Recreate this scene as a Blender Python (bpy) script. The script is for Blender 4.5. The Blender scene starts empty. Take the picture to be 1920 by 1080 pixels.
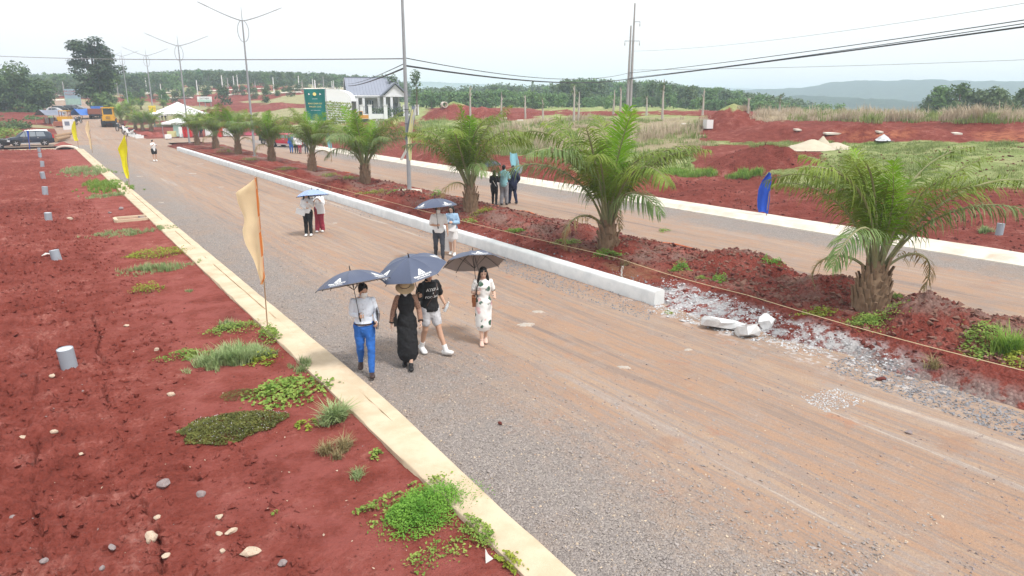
import bpy, bmesh, math, random
import numpy as np
from mathutils import Vector, Matrix, Euler
from mathutils.bvhtree import BVHTree
random.seed(7); RNG = np.random.default_rng(11)
R = math.radians
scene = bpy.context.scene
COL = scene.collection

# ------------------------------------------------------------------ camera, sky, sun, exposure
CAM_H, PITCH, YAW, FPX = 4.8, R(15), R(34), 1306.0
cam_data = bpy.data.cameras.new('camera'); cam_data.sensor_width = 36; cam_data.lens = FPX / 1920 * 36
cam_data.clip_end = 20000; cam_data.clip_start = .1
cam = bpy.data.objects.new('camera', cam_data); COL.objects.link(cam)
cam.location = (0, 0, CAM_H); cam.rotation_euler = (R(90) - PITCH, 0, -YAW)
scene.camera = cam
SUN_EL, SUN_AZ = R(60), R(165)          # azimuth clockwise from +Y
world = bpy.data.worlds.new('World'); scene.world = world; world.use_nodes = True
wn = world.node_tree; wn.nodes.clear()
sky = wn.nodes.new('ShaderNodeTexSky'); sky.sky_type = 'NISHITA'; sky.sun_disc = False
sky.sun_elevation = SUN_EL; sky.sun_rotation = SUN_AZ; sky.air_density = 1.0; sky.dust_density = 6.0; sky.ozone_density = 1.0
hsv = wn.nodes.new('ShaderNodeHueSaturation'); hsv.inputs['Saturation'].default_value = .14
mixw = wn.nodes.new('ShaderNodeMix'); mixw.data_type = 'RGBA'; mixw.inputs[0].default_value = .72
mixw.inputs[7].default_value = (10.0, 10.1, 10.2, 1)       # the even white of a closed cloud layer
bg = wn.nodes.new('ShaderNodeBackground'); bg.inputs[1].default_value = .07
wo = wn.nodes.new('ShaderNodeOutputWorld')
wn.links.new(sky.outputs[0], hsv.inputs['Color']); wn.links.new(hsv.outputs[0], mixw.inputs[6])
wn.links.new(mixw.outputs[2], bg.inputs[0]); wn.links.new(bg.outputs[0], wo.inputs[0])
sl = bpy.data.lights.new('sun', 'SUN'); sl.energy = 1.5; sl.angle = R(10); sl.color = (1, .96, .9)
sun = bpy.data.objects.new('sun', sl); COL.objects.link(sun)
sdir = Vector((math.sin(SUN_AZ) * math.cos(SUN_EL), math.cos(SUN_AZ) * math.cos(SUN_EL), math.sin(SUN_EL)))
sun.rotation_euler = sdir.to_track_quat('Z', 'Y').to_euler()
scene.view_settings.view_transform = 'Standard'; scene.view_settings.look = 'None'
scene.view_settings.exposure = 1.1; scene.view_settings.gamma = 1.0
scene.view_settings.use_curve_mapping = False
scene.render.engine = 'CYCLES'
try:
    scene.cycles.use_denoising = True
    scene.cycles.max_bounces = 6; scene.cycles.diffuse_bounces = 3; scene.cycles.transparent_max_bounces = 6
    scene.cycles.volume_bounces = 1
except Exception: pass

# ------------------------------------------------------------------ survey helpers (photo pixel -> place on the ground)
def ray(px, py):
    x = (px - 960) / FPX; y = (540 - py) / FPX
    fw = math.cos(PITCH) + y * math.sin(PITCH); up = -math.sin(PITCH) + y * math.cos(PITCH)
    return x * math.cos(YAW) + fw * math.sin(YAW), -x * math.sin(YAW) + fw * math.cos(YAW), up
def G(px, py, z=0.0):
    X, Y, u = ray(px, py); t = (z - CAM_H) / u
    return X * t, Y * t
def proj(X, Y, Z):
    fx = X * math.cos(YAW) - Y * math.sin(YAW); fy = X * math.sin(YAW) + Y * math.cos(YAW); fz = Z - CAM_H
    d = fy * math.cos(PITCH) - fz * math.sin(PITCH); u = fy * math.sin(PITCH) + fz * math.cos(PITCH)
    return 960 + FPX * fx / d, 540 - FPX * u / d, d
def zat(X, Y, py):                     # height above (X, Y) that the photo shows at row py
    fy = X * math.sin(YAW) + Y * math.cos(YAW); q = (540 - py) / FPX
    return CAM_H + fy * (q * math.cos(PITCH) - math.sin(PITCH)) / (math.cos(PITCH) + q * math.sin(PITCH))
def ppm(X, Y, Z=0): return FPX / proj(X, Y, Z)[2]

# ------------------------------------------------------------------ noise
def _hash(ix, iy, seed):
    h = (ix.astype(np.int64) * 374761393 + iy.astype(np.int64) * 668265263 + seed * 974634211) & 0xffffffff
    h = ((h ^ (h >> 13)) * 1274126177) & 0xffffffff
    return ((h ^ (h >> 16)) & 0xffff) / 65535.0
def vnoise(x, y, seed=0):
    ix = np.floor(x); iy = np.floor(y); fx = x - ix; fy = y - iy
    ux = fx * fx * (3 - 2 * fx); uy = fy * fy * (3 - 2 * fy)
    a = _hash(ix, iy, seed); b = _hash(ix + 1, iy, seed); c = _hash(ix, iy + 1, seed); d = _hash(ix + 1, iy + 1, seed)
    return (a + (b - a) * ux) * (1 - uy) + (c + (d - c) * ux) * uy
def fbm(x, y, seed=0, octv=4, gain=.5):
    s = 0; a = 1; t = 0
    for i in range(octv):
        s = s + a * (vnoise(x * 2 ** i, y * 2 ** i, seed + i * 17) - .5); t += a; a *= gain
    return s / t * 2                    # about -1..1
def sst(a, b, x):
    t = np.clip((x - a) / (b - a), 0, 1); return t * t * (3 - 2 * t)

# ------------------------------------------------------------------ object helpers
def tag(o, label=None, cat=None, group=None, kind=None):
    if label: o['label'] = label
    if cat: o['category'] = cat
    if group: o['group'] = group
    if kind: o['kind'] = kind
    return o
def thing(name, label, cat, loc=(0, 0, 0), rotz=0.0, group=None, scale=1.0):
    o = bpy.data.objects.new(name, None); COL.objects.link(o); o.empty_display_size = .2
    o.location = loc; o.rotation_euler = (0, 0, rotz); o.scale = (scale,) * 3
    return tag(o, label, cat, group)
def link(name, me, parent=None):
    o = bpy.data.objects.new(name, me); COL.objects.link(o)
    if parent is not None: o.parent = parent
    return o
def dup(root, loc, rotz=0, label=None, scale=None):
    r = root.copy(); COL.objects.link(r); r.location = loc; r.rotation_euler = (0, 0, rotz)
    if scale: r.scale = (scale,) * 3
    if label: r['label'] = label
    for ch in list(root.children):
        c = ch.copy(); COL.objects.link(c); c.parent = r
        for g in ch.children:
            d = g.copy(); COL.objects.link(d); d.parent = c
    return r
def npmesh(name, V, F, mats, smooth=False, midx=None):
    """V (n,3), F (m,k) index array of one face size"""
    V = np.asarray(V, dtype=np.float32); F = np.asarray(F, dtype=np.int32)
    me = bpy.data.meshes.new(name); k = F.shape[1]; m = F.shape[0]
    me.vertices.add(len(V)); me.vertices.foreach_set('co', V.ravel())
    me.loops.add(m * k); me.loops.foreach_set('vertex_index', F.ravel())
    me.polygons.add(m); me.polygons.foreach_set('loop_start', np.arange(0, m * k, k, dtype=np.int32))
    try: me.polygons.foreach_set('loop_total', np.full(m, k, dtype=np.int32))
    except Exception: pass
    for mt in (mats if isinstance(mats, (list, tuple)) else [mats]): me.materials.append(mt)
    if midx is not None: me.polygons.foreach_set('material_index', np.asarray(midx, dtype=np.int32))
    me.polygons.foreach_set('use_smooth', np.full(m, smooth, dtype=bool))
    me.update(calc_edges=True); me.validate()
    return me

class MB:
    """collects simple solids into one mesh"""
    def __init__(s): s.v = []; s.f = []; s.m = []; s.mi = 0
    def add(s, vs, fs):
        o = len(s.v); s.v += [tuple(v) for v in vs]; s.f += [tuple(i + o for i in f) for f in fs]; s.m += [s.mi] * len(fs); return s
    def box(s, c, d, rot=None):
        c = Vector(c); M = rot if rot is not None else Matrix.Identity(3)
        if isinstance(M, (tuple, list)): M = Euler(M).to_matrix()
        vs = [c + M @ Vector((x * d[0] / 2, y * d[1] / 2, z * d[2] / 2)) for x in (-1, 1) for y in (-1, 1) for z in (-1, 1)]
        return s.add(vs, [(0, 1, 3, 2), (4, 6, 7, 5), (0, 4, 5, 1), (2, 3, 7, 6), (0, 2, 6, 4), (1, 5, 7, 3)])
    def tube(s, pts, r, n=8, cap=True, ref=None):
        pts = [Vector(p) for p in pts]; m = len(pts)
        rr = r if isinstance(r, (list, tuple)) else [r] * m
        vs = []; fs = []
        for i, p in enumerate(pts):
            t = (pts[min(i + 1, m - 1)] - pts[max(i - 1, 0)])
            t = t.normalized() if t.length > 1e-9 else Vector((0, 0, 1))
            a = Vector(ref) if ref else (Vector((1, 0, 0)) if abs(t.x) < .8 else Vector((0, 1, 0)))
            u = (a - t * a.dot(t)).normalized(); w = t.cross(u)
            q = rr[i] if isinstance(rr[i], (list, tuple)) else (rr[i], rr[i])
            for k in range(n):
                an = 2 * math.pi * k / n
                vs.append(p + u * math.cos(an) * q[0] + w * math.sin(an) * q[1])
        for i in range(m - 1):
            for k in range(n):
                a = i * n + k; b = i * n + (k + 1) % n
                fs.append((a, b, b + n, a + n))
        if cap: fs.append(tuple(range(n - 1, -1, -1))); fs.append(tuple(range((m - 1) * n, m * n)))
        return s.add(vs, fs)
    def lathe(s, prof, n=16, c=(0, 0, 0), cap=True):
        c = Vector(c)
        return s.tube([c + Vector((0, 0, z)) for _, z in prof], [max(r, 1e-4) for r, _ in prof], n, cap)
    def ell(s, c, r, n=12, m=8, rot=None):
        c = Vector(c); M = Euler(rot).to_matrix() if rot else Matrix.Identity(3); vs = []; fs = []
        for i in range(1, m):
            p = math.pi * i / m
            for k in range(n):
                a = 2 * math.pi * k / n
                vs.append(c + M @ Vector((r[0] * math.sin(p) * math.cos(a), r[1] * math.sin(p) * math.sin(a), r[2] * math.cos(p))))
        top = len(vs); vs.append(c + M @ Vector((0, 0, r[2]))); vs.append(c - M @ Vector((0, 0, r[2])))
        for i in range(m - 2):
            for k in range(n): fs.append((i * n + k, (i + 1) * n + k, (i + 1) * n + (k + 1) % n, i * n + (k + 1) % n))
        for k in range(n):
            fs.append((top, k, (k + 1) % n)); fs.append((top + 1, (m - 2) * n + (k + 1) % n, (m - 2) * n + k))
        return s.add(vs, fs)
    def prism(s, poly, d, axis=1, c=0.0):
        """2-D polygon extruded by d along axis (0 x, 1 y, 2 z), centred on c"""
        n = len(poly); vs = []
        for e in (c - d / 2, c + d / 2):
            for a, b in poly:
                vs.append((e, a, b) if axis == 0 else (a, e, b) if axis == 1 else (a, b, e))
        fs = [tuple(range(n)), tuple(range(2 * n - 1, n - 1, -1))] + [(i, i + n, (i + 1) % n + n, (i + 1) % n) for i in range(n)]
        return s.add(vs, fs)
    def sheet(s, pts, nu):
        """grid of points, rows of nu"""
        nv = len(pts) // nu
        return s.add(pts, [(j * nu + i, j * nu + i + 1, (j + 1) * nu + i + 1, (j + 1) * nu + i) for j in range(nv - 1) for i in range(nu - 1)])
    def mesh(s, name, mats, smooth=False):
        me = bpy.data.meshes.new(name); me.from_pydata([tuple(v) for v in s.v], [], s.f)
        for mt in (mats if isinstance(mats, (list, tuple)) else [mats]): me.materials.append(mt)
        me.polygons.foreach_set('material_index', s.m)
        bm = bmesh.new(); bm.from_mesh(me); bmesh.ops.recalc_face_normals(bm, faces=bm.faces); bm.to_mesh(me); bm.free()
        if smooth:
            me.polygons.foreach_set('use_smooth', [True] * len(me.polygons))
            try: me.set_sharp_from_angle(angle=R(45))
            except Exception: pass
        me.update(); return me
    def build(s, name, mats, parent=None, smooth=False): return link(name, s.mesh(name, mats, smooth), parent)

# ------------------------------------------------------------------ materials
class NT:
    def __init__(s, name):
        s.m = bpy.data.materials.new(name); s.m.use_nodes = True; s.t = s.m.node_tree; s.t.nodes.clear()
        s.out = s.t.nodes.new('ShaderNodeOutputMaterial'); s.b = s.t.nodes.new('ShaderNodeBsdfPrincipled')
        s.l(s.b.outputs[0], s.out.inputs[0]); s._pos = None
    def l(s, a, b): s.t.links.new(a, b)
    def n(s, typ, **k):
        nd = s.t.nodes.new(typ)
        for a, v in k.items(): setattr(nd, a, v)
        return nd
    def setin(s, sock, v):
        if hasattr(v, 'is_linked') or isinstance(v, bpy.types.NodeSocket): s.l(v, sock)
        else: sock.default_value = v
    def pos(s):
        if s._pos is None: s._pos = s.n('ShaderNodeNewGeometry').outputs['Position']
        return s._pos
    def obj(s): return s.n('ShaderNodeTexCoord').outputs['Object']
    def mapv(s, vec, scale):
        m = s.n('ShaderNodeMapping'); s.l(vec, m.inputs[0]); m.inputs['Scale'].default_value = scale; return m.outputs[0]
    def noise(s, vec, scale, detail=4, rough=.55, dist=0):
        t = s.n('ShaderNodeTexNoise'); s.l(vec, t.inputs['Vector']); t.inputs['Scale'].default_value = scale
        t.inputs['Detail'].default_value = detail; t.inputs['Roughness'].default_value = rough; t.inputs['Distortion'].default_value = dist
        return t.outputs['Fac']
    def voro(s, vec, scale, feature='F1', out='Distance', rnd=1):
        t = s.n('ShaderNodeTexVoronoi'); t.feature = feature; s.l(vec, t.inputs['Vector']); t.inputs['Scale'].default_value = scale
        t.inputs['Randomness'].default_value = rnd
        return t.outputs[out]
    def math(s, op, a, b=0.0, clamp=False):
        m = s.n('ShaderNodeMath', operation=op, use_clamp=clamp); s.setin(m.inputs[0], a); s.setin(m.inputs[1], b); return m.outputs[0]
    def rng(s, v, a, b, c=0.0, d=1.0):
        m = s.n('ShaderNodeMapRange'); m.interpolation_type = 'SMOOTHSTEP'; s.setin(m.inputs[0], v)
        for i, q in enumerate((a, b, c, d)): s.setin(m.inputs[i + 1], q)
        return m.outputs[0]
    def mix(s, f, a, b, mode='MIX'):
        m = s.n('ShaderNodeMix', data_type='RGBA', blend_type=mode); s.setin(m.inputs[0], f)
        for i, q in ((6, a), (7, b)):
            if isinstance(q, (tuple, list)): q = tuple(q)[:3] + (1,)
            s.setin(m.inputs[i], q)
        return m.outputs[2]
    def ramp(s, f, stops):
        r = s.n('ShaderNodeValToRGB'); s.l(f, r.inputs[0]); e = r.color_ramp.elements
        while len(e) < len(stops): e.new(.5)
        for el, (p, c) in zip(e, stops): el.position = p; el.color = tuple(c)[:3] + (1,)
        return r.outputs[0]
    def attr(s, name): return s.n('ShaderNodeAttribute', attribute_name=name).outputs['Fac']
    def xyz(s, vec): return s.n('ShaderNodeSeparateXYZ'), vec
    def sep(s, vec):
        q = s.n('ShaderNodeSeparateXYZ'); s.l(vec, q.inputs[0]); return q.outputs
    def bump(s, h, strength=.5, dist=.02):
        b = s.n('ShaderNodeBump'); s.l(h, b.inputs['Height']); b.inputs['Strength'].default_value = strength; b.inputs['Distance'].default_value = dist
        s.l(b.outputs[0], s.b.inputs['Normal']); return b
    def fin(s, col, rough=.8, metal=0.0, spec=.3):
        s.setin(s.b.inputs['Base Color'], col if not isinstance(col, (tuple, list)) else tuple(col)[:3] + (1,))
        s.setin(s.b.inputs['Roughness'], rough); s.b.inputs['Metallic'].default_value = metal
        s.b.inputs['Specular IOR Level'].default_value = spec
        return s.m
def sc(c, k): return tuple(min(1, x * k) for x in c[:3])
def simple(name, col, rough=.7, var=.15, scale=4., bump=0., bscale=30., metal=0., spec=.3, dirt=None, dirt_amt=.4):
    t = NT(name); v = t.obj()
    c = t.mix(t.noise(v, scale, 5), sc(col, 1 - var), sc(col, 1 + var))
    if dirt: c = t.mix(t.rng(t.noise(v, scale * .7, 6, .65), .62 - dirt_amt * .4, .8), c, dirt)
    if bump: t.bump(t.noise(v, bscale, 5), bump, .01)
    return t.fin(c, rough, metal, spec)
def leafmat(name, col, col2, scale=2.5, trans=.25, rough=.55, rand=.25):
    t = NT(name)
    c = t.mix(t.rng(t.noise(t.pos(), scale, 4), .3, .7), col, col2)
    oi = t.n('ShaderNodeObjectInfo').outputs['Random']
    c = t.mix(t.math('MULTIPLY', oi, rand), c, sc(col2, .55))
    t.fin(c, rough, 0, .25)
    tr = t.n('ShaderNodeBsdfTranslucent'); t.l(c, tr.inputs[0])
    ms = t.n('ShaderNodeMixShader'); ms.inputs[0].default_value = trans
    t.l(t.b.outputs[0], ms.inputs[1]); t.l(tr.outputs[0], ms.inputs[2]); t.l(ms.outputs[0], t.out.inputs[0])
    return t.m
def soil_color(t, v):
    n1 = t.noise(v, .22, 4); n2 = t.noise(v, 1.7, 8, .6); n3 = t.noise(v, 14, 8, .65)
    f = t.math('ADD', t.math('ADD', t.math('MULTIPLY', n1, .5), t.math('MULTIPLY', n2, .65)), t.math('MULTIPLY', n3, .45))
    return t.ramp(f, [(.52, (.085, .02, .014)), (.66, (.165, .036, .026)), (.78, (.215, .05, .037)), (.87, (.25, .068, .053)), (.97, (.35, .135, .11))]), n2, n3
def soil_mat(name):
    t = NT(name); v = t.pos(); c, n2, n3 = soil_color(t, v)
    h = t.math('ADD', t.math('MULTIPLY', t.noise(v, 7, 10, .65), 1.0), t.math('MULTIPLY', t.noise(v, 45, 6, .7), .35))
    c = t.mix(t.rng(t.noise(v, 24, 7, .75), .55, .66, 0, .65), c, (.06, .014, .011)); c = t.mix(t.rng(t.noise(v, 33, 6, .75), .6, .7, 0, .5), c, (.32, .1, .075))
    pk = t.math('MULTIPLY', t.rng(t.math('ADD', t.sep(v)[0], t.math('MULTIPLY', n2, 2.2)), 1.9, 3.0), t.rng(t.noise(v, 1.1, 7, .7), .42, .6, .1, .75)); c = t.mix(pk, c, (.3, .088, .075))
    t.bump(h, 1, .075)
    return t.fin(c, .95, 0, .1)
def gravel_color(t, v, scale=44):
    cc = t.voro(v, scale, out='Color'); d = t.voro(v, scale)
    g = t.n('ShaderNodeRGBToBW'); t.l(cc, g.inputs[0])
    c = t.ramp(g.outputs[0], [(.08, (.19, .17, .162)), (.4, (.265, .238, .226)), (.7, (.32, .285, .265)), (.95, (.43, .385, .35))])
    return c, d
def road_mat(name, x0, x1, x2):
    """packed dirt with a grey gravel shoulder between x0 and x1 (fading at x1..x2)"""
    t = NT(name); v = t.pos(); X = t.sep(v)[0]
    gc, gd = gravel_color(t, v)
    s1 = t.noise(t.mapv(v, (1.1, .05, 1)), 1.0, 6, .65, .9); s2 = t.noise(t.mapv(v, (3.2, .12, 1)), 1.0, 7, .7, .9)
    s3 = t.noise(t.mapv(v, (9, .25, 1)), 1.0, 4)
    n = t.noise(v, .8, 7, .65); fine = t.noise(v, 30, 8, .75); mid = t.noise(v, 5, 8, .7)
    dirt = t.ramp(t.math('ADD', t.math('MULTIPLY', s1, .55), t.math('MULTIPLY', s2, .45)),
                  [(.37, (.22, .17, .15)), (.43, (.3, .222, .178)), (.475, (.41, .255, .165)), (.515, (.29, .23, .2)), (.555, (.42, .29, .2)), (.6, (.33, .268, .235)), (.66, (.52, .435, .36))])
    dirt = t.mix(t.rng(n, .56, .7, 0, .4), dirt, (.31, .165, .1))
    dirt = t.mix(t.rng(t.noise(v, .45, 6, .7), .58, .72, 0, .6), dirt, (.27, .215, .19))
    dirt = t.mix(t.rng(fine, .3, .75, .42, 0), dirt, (.2, .145, .12))
    dirt = t.mix(t.rng(t.math('ADD', mid, t.math('MULTIPLY', fine, .35)), .78, .95, 0, .4), dirt, (.5, .42, .36))
    dirt = t.mix(t.rng(t.noise(v, 2.3, 8, .72), .46, .68, .0, .38), dirt, gc); dirt = t.mix(t.rng(t.noise(v, 55, 5, .8), .62, .72, 0, .3), dirt, (.15, .11, .09)); dirt = t.mix(t.rng(t.noise(v, 1.2, 8, .72, .4), .58, .7, 0, .55), dirt, (.36, .17, .1))
    dust = t.rng(t.noise(v, 3.2, 8, .7), .5, .62, 0, .75); Y = t.sep(v)[1]; dust = t.math('MULTIPLY', dust, t.math('MULTIPLY', t.rng(X, 11.2, 12.0), t.math('MULTIPLY', t.rng(Y, 3.5, 6.5), t.math('MULTIPLY', t.rng(Y, 11.8, 13.0, 1, 0), t.rng(X, 13.6, 14.2, 1, 0)))))
    dirt = t.mix(dust, dirt, (.55, .555, .57))
    xx = t.math('ADD', X, t.math('MULTIPLY', t.math('SUBTRACT', t.noise(v, .35, 6, .65), .5), 2.6))
    xx = t.math('ADD', xx, t.math('MULTIPLY', t.math('SUBTRACT', mid, .5), 3.0))
    gm = t.rng(xx, x1, x2, 1, 0) if x1 < x2 else t.rng(xx, x2, x1, 0, 1)
    patch = t.rng(t.noise(v, .28, 6, .7, .5), .56, .7, 0, .6)
    gm = t.math('MAXIMUM', gm, t.math('MULTIPLY', patch, t.rng(mid, .4, .6)))
    dusty = t.mix(t.rng(t.noise(v, .5, 6, .7), .45, .75, 0, .6), gc, (.36, .25, .18))
    c = t.mix(t.math('MULTIPLY', gm, .92), dirt, dusty)
    c = t.mix(t.rng(s3, .6, .8, 0, .22), c, (.42, .33, .26))
    h = t.math('ADD', t.math('MULTIPLY', t.math('SUBTRACT', 1.0, gd), t.math('ADD', t.math('MULTIPLY', gm, .8), .2)), t.math('MULTIPLY', fine, .5))
    t.bump(h, .9, .03)
    return t.fin(c, .95, 0, .1)
M = {}
M['soil'] = soil_mat('red_soil')
M['road'] = road_mat('dirt_road', 4.3, 4.9, 7.2)
M['road2'] = road_mat('dirt_road_beyond', 24.1, 22.6, 21.3)
def concrete(name, a, b, stain, s=1.6):
    t = NT(name); v = t.pos(); n = t.noise(v, s, 8, .65); f = t.noise(v, 40, 6, .7)
    c = t.mix(t.rng(n, .35, .65), a, b); c = t.mix(t.rng(t.noise(v, .7, 6, .7, .6), .55, .75, 0, .75), c, stain)
    c = t.mix(t.rng(f, .66, .78, 0, .5), c, sc(stain, .55))
    t.bump(t.math('ADD', f, t.math('MULTIPLY', n, 2)), .35, .012); return t.fin(c, .9, 0, .15)
M['kerb_beige'] = concrete('stained_kerb_concrete', (.5, .4, .28), (.6, .49, .36), (.42, .28, .18))
M['kerb_white'] = concrete('fresh_kerb_concrete', (.6, .62, .63), (.7, .71, .71), (.48, .48, .47), 2.4)
M['kerb_far'] = concrete('pale_kerb_concrete', (.55, .49, .41), (.66, .62, .55), (.5, .38, .28), 1.2)
M['cement'] = concrete('spilled_cement', (.42, .43, .45), (.62, .63, .64), (.3, .3, .3), 5)
M['galv'] = simple('galvanised_steel', (.3, .31, .33), .5, .15, 3, metal=.2)
M['polegrey'] = simple('pole_concrete', (.33, .31, .31), .8, .2, 2)
M['pvc'] = simple('grey_pvc', (.3, .34, .39), .45, .1, 6, dirt=(.25, .12, .09), dirt_amt=.2)
M['pvc_in'] = simple('pvc_lip', (.55, .57, .6), .5, .05)
M['stone_pale'] = simple('pale_stone', (.52, .42, .32), .85, .25, 9, .5, 18, dirt=(.25, .1, .07))
M['stone_grey'] = simple('grey_stone', (.26, .22, .22), .85, .3, 9, .5, 18, dirt=(.2, .08, .06))
M['stone_red'] = simple('red_clod', (.13, .035, .028), .95, .35, 9, .6, 14)
M['sand'] = simple('pale_sand', (.5, .44, .34), .95, .15, 3, .4, 20)
M['black'] = simple('black_plastic', (.02, .02, .022), .5, .1)
M['rubber'] = simple('rubber', (.025, .024, .024), .85, .2, 8, dirt=(.18, .09, .06), dirt_amt=.3)
M['chrome'] = simple('alloy', (.6, .6, .62), .3, .05, metal=.8)
M['glass'] = simple('dark_window_glass', (.03, .04, .05), .08, .1, spec=.6)
M['glass_sky'] = simple('window_glass_with_sunshade', (.19, .22, .25), .1, .1, spec=.7)
M['white'] = simple('white_paint', (.72, .72, .72), .6, .06)
M['tentwhite'] = simple('white_tent_fabric', (.78, .79, .8), .7, .04)
M['yellow'] = simple('machine_yellow', (.62, .33, .02), .5, .12, 2, dirt=(.3, .16, .08), dirt_amt=.3)
M['rust'] = simple('brick_red_steel', (.22, .07, .04), .7, .3, 2)
M['redcloth'] = simple('red_cloth', (.5, .02, .025), .7, .2, 6)
M['bluetarp'] = simple('blue_tarpaulin', (.05, .16, .5), .5, .25, 1.2)
M['tarpgrey'] = simple('grey_tarpaulin', (.2, .22, .28), .6, .35, .8)
M['wood'] = simple('weathered_timber', (.3, .19, .11), .85, .3, 3)
M['bark'] = simple('bark', (.17, .13, .105), .95, .35, 5, .8, 12)
M['palebark'] = simple('pale_bark', (.42, .38, .34), .9, .25, 2)
M['wire'] = simple('cable', (.03, .03, .035), .6, .05)
M['wire_pale'] = simple('thin_wire', (.25, .26, .28), .6, .05)
M['twine'] = simple('twine', (.6, .48, .3), .8, .1)
M['orange_pipe'] = simple('orange_conduit', (.62, .16, .06), .55, .2, 5, dirt=(.25, .08, .05), dirt_amt=.3)
M['frond'] = leafmat('palm_frond', (.095, .17, .018), (.25, .33, .05), 1.6, .3, .5, .25)
M['frond_young'] = leafmat('young_palm_frond', (.13, .31, .012), (.26, .45, .03), 2, .35, .5, .1)
M['frond_grey'] = leafmat('grey_green_palm_frond', (.1, .18, .045), (.25, .34, .13), 2.2, .3, .5, .15)
M['frond_dry'] = leafmat('dry_palm_frond', (.3, .2, .08), (.42, .33, .16), 2, .25, .7, .1)
M['petiole'] = simple('palm_petiole', (.24, .23, .12), .7, .3, 3)
M['boot'] = simple('palm_leaf_base', (.25, .165, .105), .9, .4, 7, .7, 14)
M['leaf_dark'] = leafmat('dark_tree_leaves', (.05, .105, .03), (.12, .19, .06), .35)
M['leaf_big'] = leafmat('big_tree_leaves', (.04, .075, .035), (.085, .13, .06), .3)
M['leaf_mid'] = leafmat('forest_leaves', (.06, .115, .045), (.14, .2, .085), .12, rand=.5)
M['leaf_plant'] = leafmat('plantation_leaves', (.09, .2, .06), (.18, .3, .1), .15, rand=.35)
M['grass'] = leafmat('field_grass', (.17, .25, .06), (.34, .4, .15), .35, .3)
M['grass_bright'] = leafmat('fresh_grass', (.14, .28, .035), (.28, .42, .08), 2.5, .3)
M['grass_pale'] = leafmat('pale_grass', (.22, .32, .12), (.4, .48, .24), 3, .3)
M['dry'] = leafmat('dry_tall_grass', (.42, .34, .23), (.62, .52, .4), .4, .3)
M['straw'] = leafmat('straw', (.22, .18, .09), (.36, .3, .15), 3, .2)
M['weed'] = leafmat('broadleaf_weed', (.14, .26, .04), (.34, .44, .1), 5, .3)
M['weed_lime'] = leafmat('yellow_green_weed', (.2, .27, .025), (.36, .4, .06), 4, .3)
M['weed_mat'] = leafmat('olive_mat_weed', (.07, .08, .02), (.2, .21, .05), 5, .15)
M['feather'] = leafmat('feathery_weed', (.11, .29, .035), (.24, .45, .07), 4, .3)
M['petal'] = simple('white_flower', (.75, .7, .78), .7, .05)
M['petal_y'] = simple('yellow_flower', (.8, .65, .1), .7, .05)
# ------------------------------------------------------------------ the lie of the land
XL0, XL1 = 3.53, 4.2                  # left kerb
XM0, XM1 = 12.0, 12.36                 # white median kerb
XM2 = 17.62                            # far edge of the median
XF0, XF1 = 24.1, 25.6                  # far kerb
MOUNDS = []                            # x, y, radius, height, of heaps out in the field
def land(X, Y):
    X = np.asarray(X, float); Y = np.asarray(Y, float)
    th = np.degrees(np.arctan2(X, Y)); r = np.hypot(X, Y)
    a = .085 * np.clip(X - 28, 0, 38)
    b = .045 * np.clip(Y - 112, 0, 290) * (1 - sst(19, 28, th))
    c = -.055 * np.clip(r - 118, 0, 320) * sst(46, 58, th)
    z = (a + b + c) * np.where(r > 1500, 0, 1) + 0
    z = z * (1 - sst(600, 1400, r)) - 14 * sst(600, 1400, r)
    amp = sst(25.6, 32, X) * .3 + sst(104, 125, Y) * .2
    z = z + amp * (1 - sst(300, 800, r)) * (fbm(X * .12, Y * .12, 3) * 1.0 + fbm(X * .55, Y * .55, 5, 3) * .45)
    for mx, my, mr, mh in MOUNDS:
        k = np.hypot(X - mx, Y - my) < mr * 1.4
        if k.any():
            x, y = X[k], Y[k]; mh_ = mh * sst(25.8, 28.2, x); d = np.hypot(x - mx, y - my) / mr * (1 + .25 * fbm(x * .9, y * .9, 8, 3))
            z[k] += mh_ * np.clip(1 - d, 0, 1) * (1 + .12 * fbm(x * 2.2, y * 2.2, 9, 3))
    return z
def landz(x, y): return float(land(np.array([x]), np.array([y]))[0])
def GT(px, py, lo=8.0, hi=900.0):
    """where the sight line of a photo pixel meets the land"""
    X, Y, u = ray(px, py); n = math.hypot(X, Y)
    t = np.geomspace(lo, hi, 1500) / n; z = CAM_H + u * t; g = land(X * t, Y * t)
    k = np.nonzero(z < g)[0]; i = k[0] if len(k) else len(t) - 1
    return X * t[i], Y * t[i], float(g[i])
for px, py, rw, h in [(1425, 313, 3.7, 1.15), (1372, 238, 3.6, 1.75), (1010, 328, 3.2, .9), (860, 312, 3.4, .9), (745, 305, 4.2, 1.0), (800, 300, 3.0, .7),
                      (1480, 312, 2.6, .7), (1740, 258, 3.2, .6), (1560, 258, 3.5, .7), (1640, 250, 3., .7), (1850, 240, 4, .8), (905, 224, 5, 1.4), (850, 218, 6, 1.8),
                      (1330, 372, 2.2, .35), (1210, 352, 2.4, .5), (1260, 395, 1.6, .25), (1480, 395, 1.8, .3), (1450, 250, 4, .7), (690, 262, 4, .8)]:
    x, y, z = GT(px, py); MOUNDS.append((x, y, rw, h * 1.35))
H_HEAPS = len(MOUNDS)

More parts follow.
